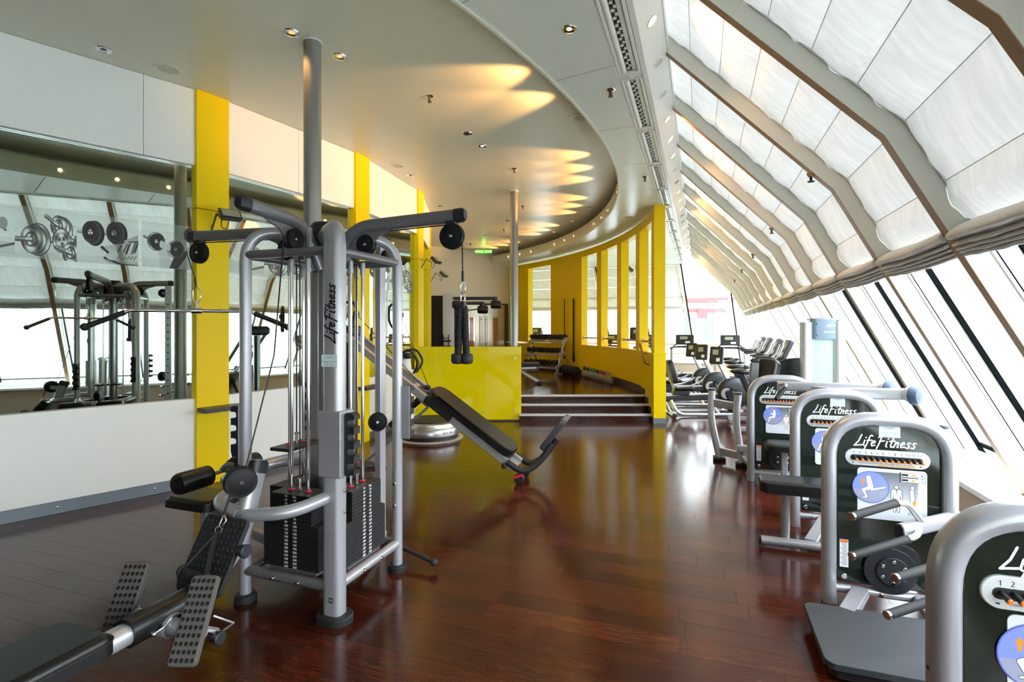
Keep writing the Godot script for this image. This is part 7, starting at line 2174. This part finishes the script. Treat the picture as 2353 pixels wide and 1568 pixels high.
func chrome_disc(im: Image, c: Vector2, r: Vector2, ph: float) -> void:
	# printed picture of a chromed plate: bands that run round the rim
	for y in range(maxi(0, int(c.y - r.y)), mini(im.get_height(), int(c.y + r.y) + 1)):
		for x in range(maxi(0, int(c.x - r.x)), mini(im.get_width(), int(c.x + r.x) + 1)):
			var p := Vector2((x - c.x) / r.x, (y - c.y) / r.y)
			var d := p.length()
			if d > 1.0: continue
			var v := 0.66 + 0.30 * sin(p.angle() * 3.0 + ph) + 0.14 * sin(d * 17.0 + ph)
			if d > 0.93: v = 0.3
			v = clampf(v, 0.12, 0.97)
			im.set_pixel(x, y, Color(v * 0.98, v, v * 0.99))
func poster_img(kind: int) -> Image:
	var im := Image.create(300, 300, false, Image.FORMAT_RGBA8)
	for y in 300:
		for x in 300:
			var g := 0.95 - 0.10 * clampf((y - 180) / 120.0, 0, 1)
			im.set_pixel(x, y, Color(g * 0.97, g, g * 0.985))
	var k := func(v: int) -> Color: return Color8(v, mini(255, v + 3), v + 1 if v < 254 else 255)
	if kind == 0:    # chrome dumbbells
		for b in [[Vector2(205, 92), 0.95, 0.7], [Vector2(74, 188), 1.2, -0.05], [Vector2(268, 250), 1.05, 0.4]]:
			var c: Vector2 = b[0]
			var f: float = b[1]
			var dd := Vector2(cos(b[2]), sin(b[2]))
			blend_line(im, c, c + dd * 150, 14 * f, k.call(120)); blend_line(im, c + Vector2(0, -4), c + dd * 150 + Vector2(0, -4), 7 * f, k.call(235))
			chrome_disc(im, c + dd * 150, Vector2(40, 62) * f, 0.5)
			for q in 3: chrome_disc(im, c + dd * (34 - q * 15), Vector2(52, 80) * f * (1.0 - 0.08 * q), q * 1.3)
			blend_disc(im, c, Vector2(24, 36) * f, k.call(70)); chrome_disc(im, c, Vector2(20, 31) * f, 2.0)
			blend_line(im, c, c - dd * 74, 12 * f, k.call(90)); blend_line(im, c - Vector2(0, 3), c - dd * 74 - Vector2(0, 3), 6 * f, k.call(225))
			for q in 8: blend_line(im, c - dd * (30 + q * 6) + Vector2(3, -11 * f), c - dd * (30 + q * 6) + Vector2(-3, 11 * f), 1.4, k.call(70))
	elif kind == 1:  # black dumbbell and running shoe
		blend_line(im, Vector2(0, 112), Vector2(236, 104), 9, k.call(110)); blend_line(im, Vector2(0, 109), Vector2(236, 101), 4, k.call(235))
		for q in 2:
			var c := Vector2([62, 176][q], [110, 100][q])
			for z in 3: blend_disc(im, c + Vector2(22 - z * 10, 5 - z * 3), Vector2(46, 78) * (1.0 - 0.07 * z), k.call([22, 74, 38][z]))
			blend_disc(im, c + Vector2(0, 0), Vector2(32, 54), k.call(58)); blend_disc(im, c, Vector2(28, 48), k.call(34)); chrome_disc(im, c, Vector2(13, 18), 0.4)
		blend_line(im, Vector2(150, 276), Vector2(300, 290), 18, k.call(178), 20); blend_line(im, Vector2(132, 262), Vector2(210, 296), 7, k.call(36)); blend_line(im, Vector2(210, 294), Vector2(300, 299), 4, k.call(50))
		blend_line(im, Vector2(165, 244), Vector2(300, 226), 30, k.call(204), 48); blend_line(im, Vector2(128, 206), Vector2(300, 168), 16, k.call(196), 30); blend_line(im, Vector2(118, 196), Vector2(146, 226), 7, k.call(30))
		for q in 7: blend_line(im, Vector2(196 + q * 14, 214 + (q % 2) * 10), Vector2(214 + q * 14, 176 - q * 5), 5.0, k.call([60, 225, 100][q % 3]))
		for q in 6: blend_line(im, Vector2(190 + q * 17, 262), Vector2(204 + q * 17, 238), 3.0, k.call(130))
		blend_line(im, Vector2(240, 150), Vector2(300, 120), 14, k.call(170), 20); blend_line(im, Vector2(250, 148), Vector2(298, 142), 4, k.call(60))
	elif kind == 2:  # hand lifting a dumbbell
		blend_line(im, Vector2(140, 296), Vector2(122, 165), 36, k.call(196), 30); blend_disc(im, Vector2(285, 255), Vector2(92, 112), k.call(186)); blend_line(im, Vector2(180, 300), Vector2(226, 205), 22, k.call(44), 34); blend_disc(im, Vector2(278, 60), Vector2(34, 50), k.call(70))
		blend_line(im, Vector2(16, 100), Vector2(262, 180), 9, k.call(70)); blend_line(im, Vector2(16, 97), Vector2(262, 177), 3, k.call(220))
		for c in [Vector2(82, 126), Vector2(196, 166)]:
			chrome_disc(im, c, Vector2(52, 62), 1.0); blend_disc(im, c + Vector2(2, 0), Vector2(43, 53), k.call(34)); blend_disc(im, c, Vector2(36, 45), k.call(66)); blend_disc(im, c, Vector2(31, 40), k.call(38)); chrome_disc(im, c, Vector2(11, 13), 0.3)
		for q in 4: blend_disc(im, Vector2(112 + q * 14, 142 + q * 5), Vector2(12, 26), k.call(205 - 12 * (q % 2)))
	else:            # bent arm
		blend_line(im, Vector2(0, 240), Vector2(300, 250), 50, k.call(200), 30); blend_line(im, Vector2(20, 30), Vector2(160, 190), 60, k.call(214), 44); blend_line(im, Vector2(180, 90), Vector2(255, 150), 5, k.call(70)); blend_line(im, Vector2(120, 280), Vector2(300, 220), 7, k.call(90)); blend_disc(im, Vector2(240, 110), Vector2(24, 34), k.call(150))
	# printed on clear film: bare film lets the mirror show
	for y in 300:
		for x in 300:
			var c := im.get_pixel(x, y)
			c.a = clampf(0.10 + 1.1 * (1.0 - c.g), 0.0, 0.97)
			im.set_pixel(x, y, c)
	return im
func build_wall_things() -> void:
	for k in 4:
		var m := mat("poster_%d" % k, Color(1, 1, 1, 1), 0.3)
		m.albedo_texture = tex(poster_img(k))
		m.transparency = BaseMaterial3D.TRANSPARENCY_ALPHA
	var spans := [[2, -112.0, 35.0, 3], [2, 35.0, 178.0, 0], [2, 178.0, 320.0, 1], [2, 328.0, 446.0, 2], [4, 521.0, 612.0, 3], [4, 612.0, 706.0, 0], [4, 706.0, 810.0, 1], [6, 845.0, 900.0, 2], [6, 900.0, 952.0, 0]]
	var lab := ["print of a bent bare arm beside the chrome dumbbell print", "print of chrome dumbbells on the mirror above the bench seat", "print of a black dumbbell and running shoe between chrome dumbbells and lifting hand", "print of a hand lifting a dumbbell beside the broad yellow pilaster", "print of a bent bare arm on the mirror behind the cable station", "print of chrome dumbbells on the mirror behind the cable station", "print of a black dumbbell and shoe against the second pilaster", "print of a hand lifting a dumbbell on the narrow mirror past the second pilaster", "print of chrome dumbbells next to the third pilaster"]
	for k in spans.size():
		var sp: Array = spans[k]
		var a: Vector2 = CORE[sp[0]]
		var b: Vector2 = CORE[sp[0] + 1]
		var d := (b - a).normalized()
		var at := func(px: float) -> float:
			var u := (px - 1176.5) / FPX
			return (a.x - u * a.y) / (u * d.y - d.x)
		var x0: float = at.call(sp[1])
		var x1: float = at.call(sp[2])
		x0 = maxf(x0, 0.02)
		x1 = minf(x1, (b - a).length() - 0.02)
		var o := thing("mirror_print", lab[k], "poster")
		o.transform = wall_part(a, b)
		var mb := MB.new()
		mb.quad(Vector3(x0, 2.26, -0.0375), Vector3(x1, 2.26, -0.0375), Vector3(x1, 2.71, -0.0375), Vector3(x0, 2.71, -0.0375), Vector3.BACK)
		part(o, "printed_film", mb, M["poster_%d" % sp[3]])
	flood("small black floodlight with lit looking glass on the broad yellow pilaster", Vector3(-3.20, 2.80, -5.60), 0.75)
	flood("small floodlight high on the third yellow pilaster", Vector3(-1.66, 2.86, -9.6), 1.2)
	flood("small floodlight on the last yellow pilaster by the pulley tower", Vector3(-1.74, 2.78, -11.3), 1.3)
	var p := pol(12.36, 10.2, 3.02)
	flood("small floodlight on the window side of the curved yellow screen", Vector3(p.x, p.y, p.z), 1.6)
	# small sprinklers on the window ribs
	for k in [2, 4, 6, 8, 10]:
		var q := profile_offset(0.12)
		var c: Vector2 = q[1].lerp(q[0], 0.10)
		var s := thing("rib_sprinkler", "tiny dark sprinkler under a window rib", "sprinkler", sw(2.263 + 1.176 * k, c.x, c.y), TURN, "sprinklers on the window ribs")
		part(s, "cup", MB.new().lathe([Vector2(0, -0.025), Vector2(0.02, -0.02), Vector2(0.03, 0.0), Vector2(0.03, 0.01)], Vector3(0, -0.005, 0), Vector3.UP, 14), M.rib_tan)
		part(s, "head", MB.new().cyl(Vector3(0, -0.06, 0), Vector3(0, -0.02, 0), 0.010, -1, 8).cyl(Vector3(0, -0.066, 0), Vector3(0, -0.06, 0), 0.025, -1, 10), M.black)

func _ready() -> void:
	set_up()
	make_materials()
	build_floor()
	build_core()
	build_ceilings()
	build_glazing()
	build_platform()
	build_blinds()
	build_station()
	build_machines()
	build_incline()
	build_vibration_plate()
	build_cardio()
	build_raised_area()
	build_wall_things()
	build_ceiling_fittings()
	build_outside()
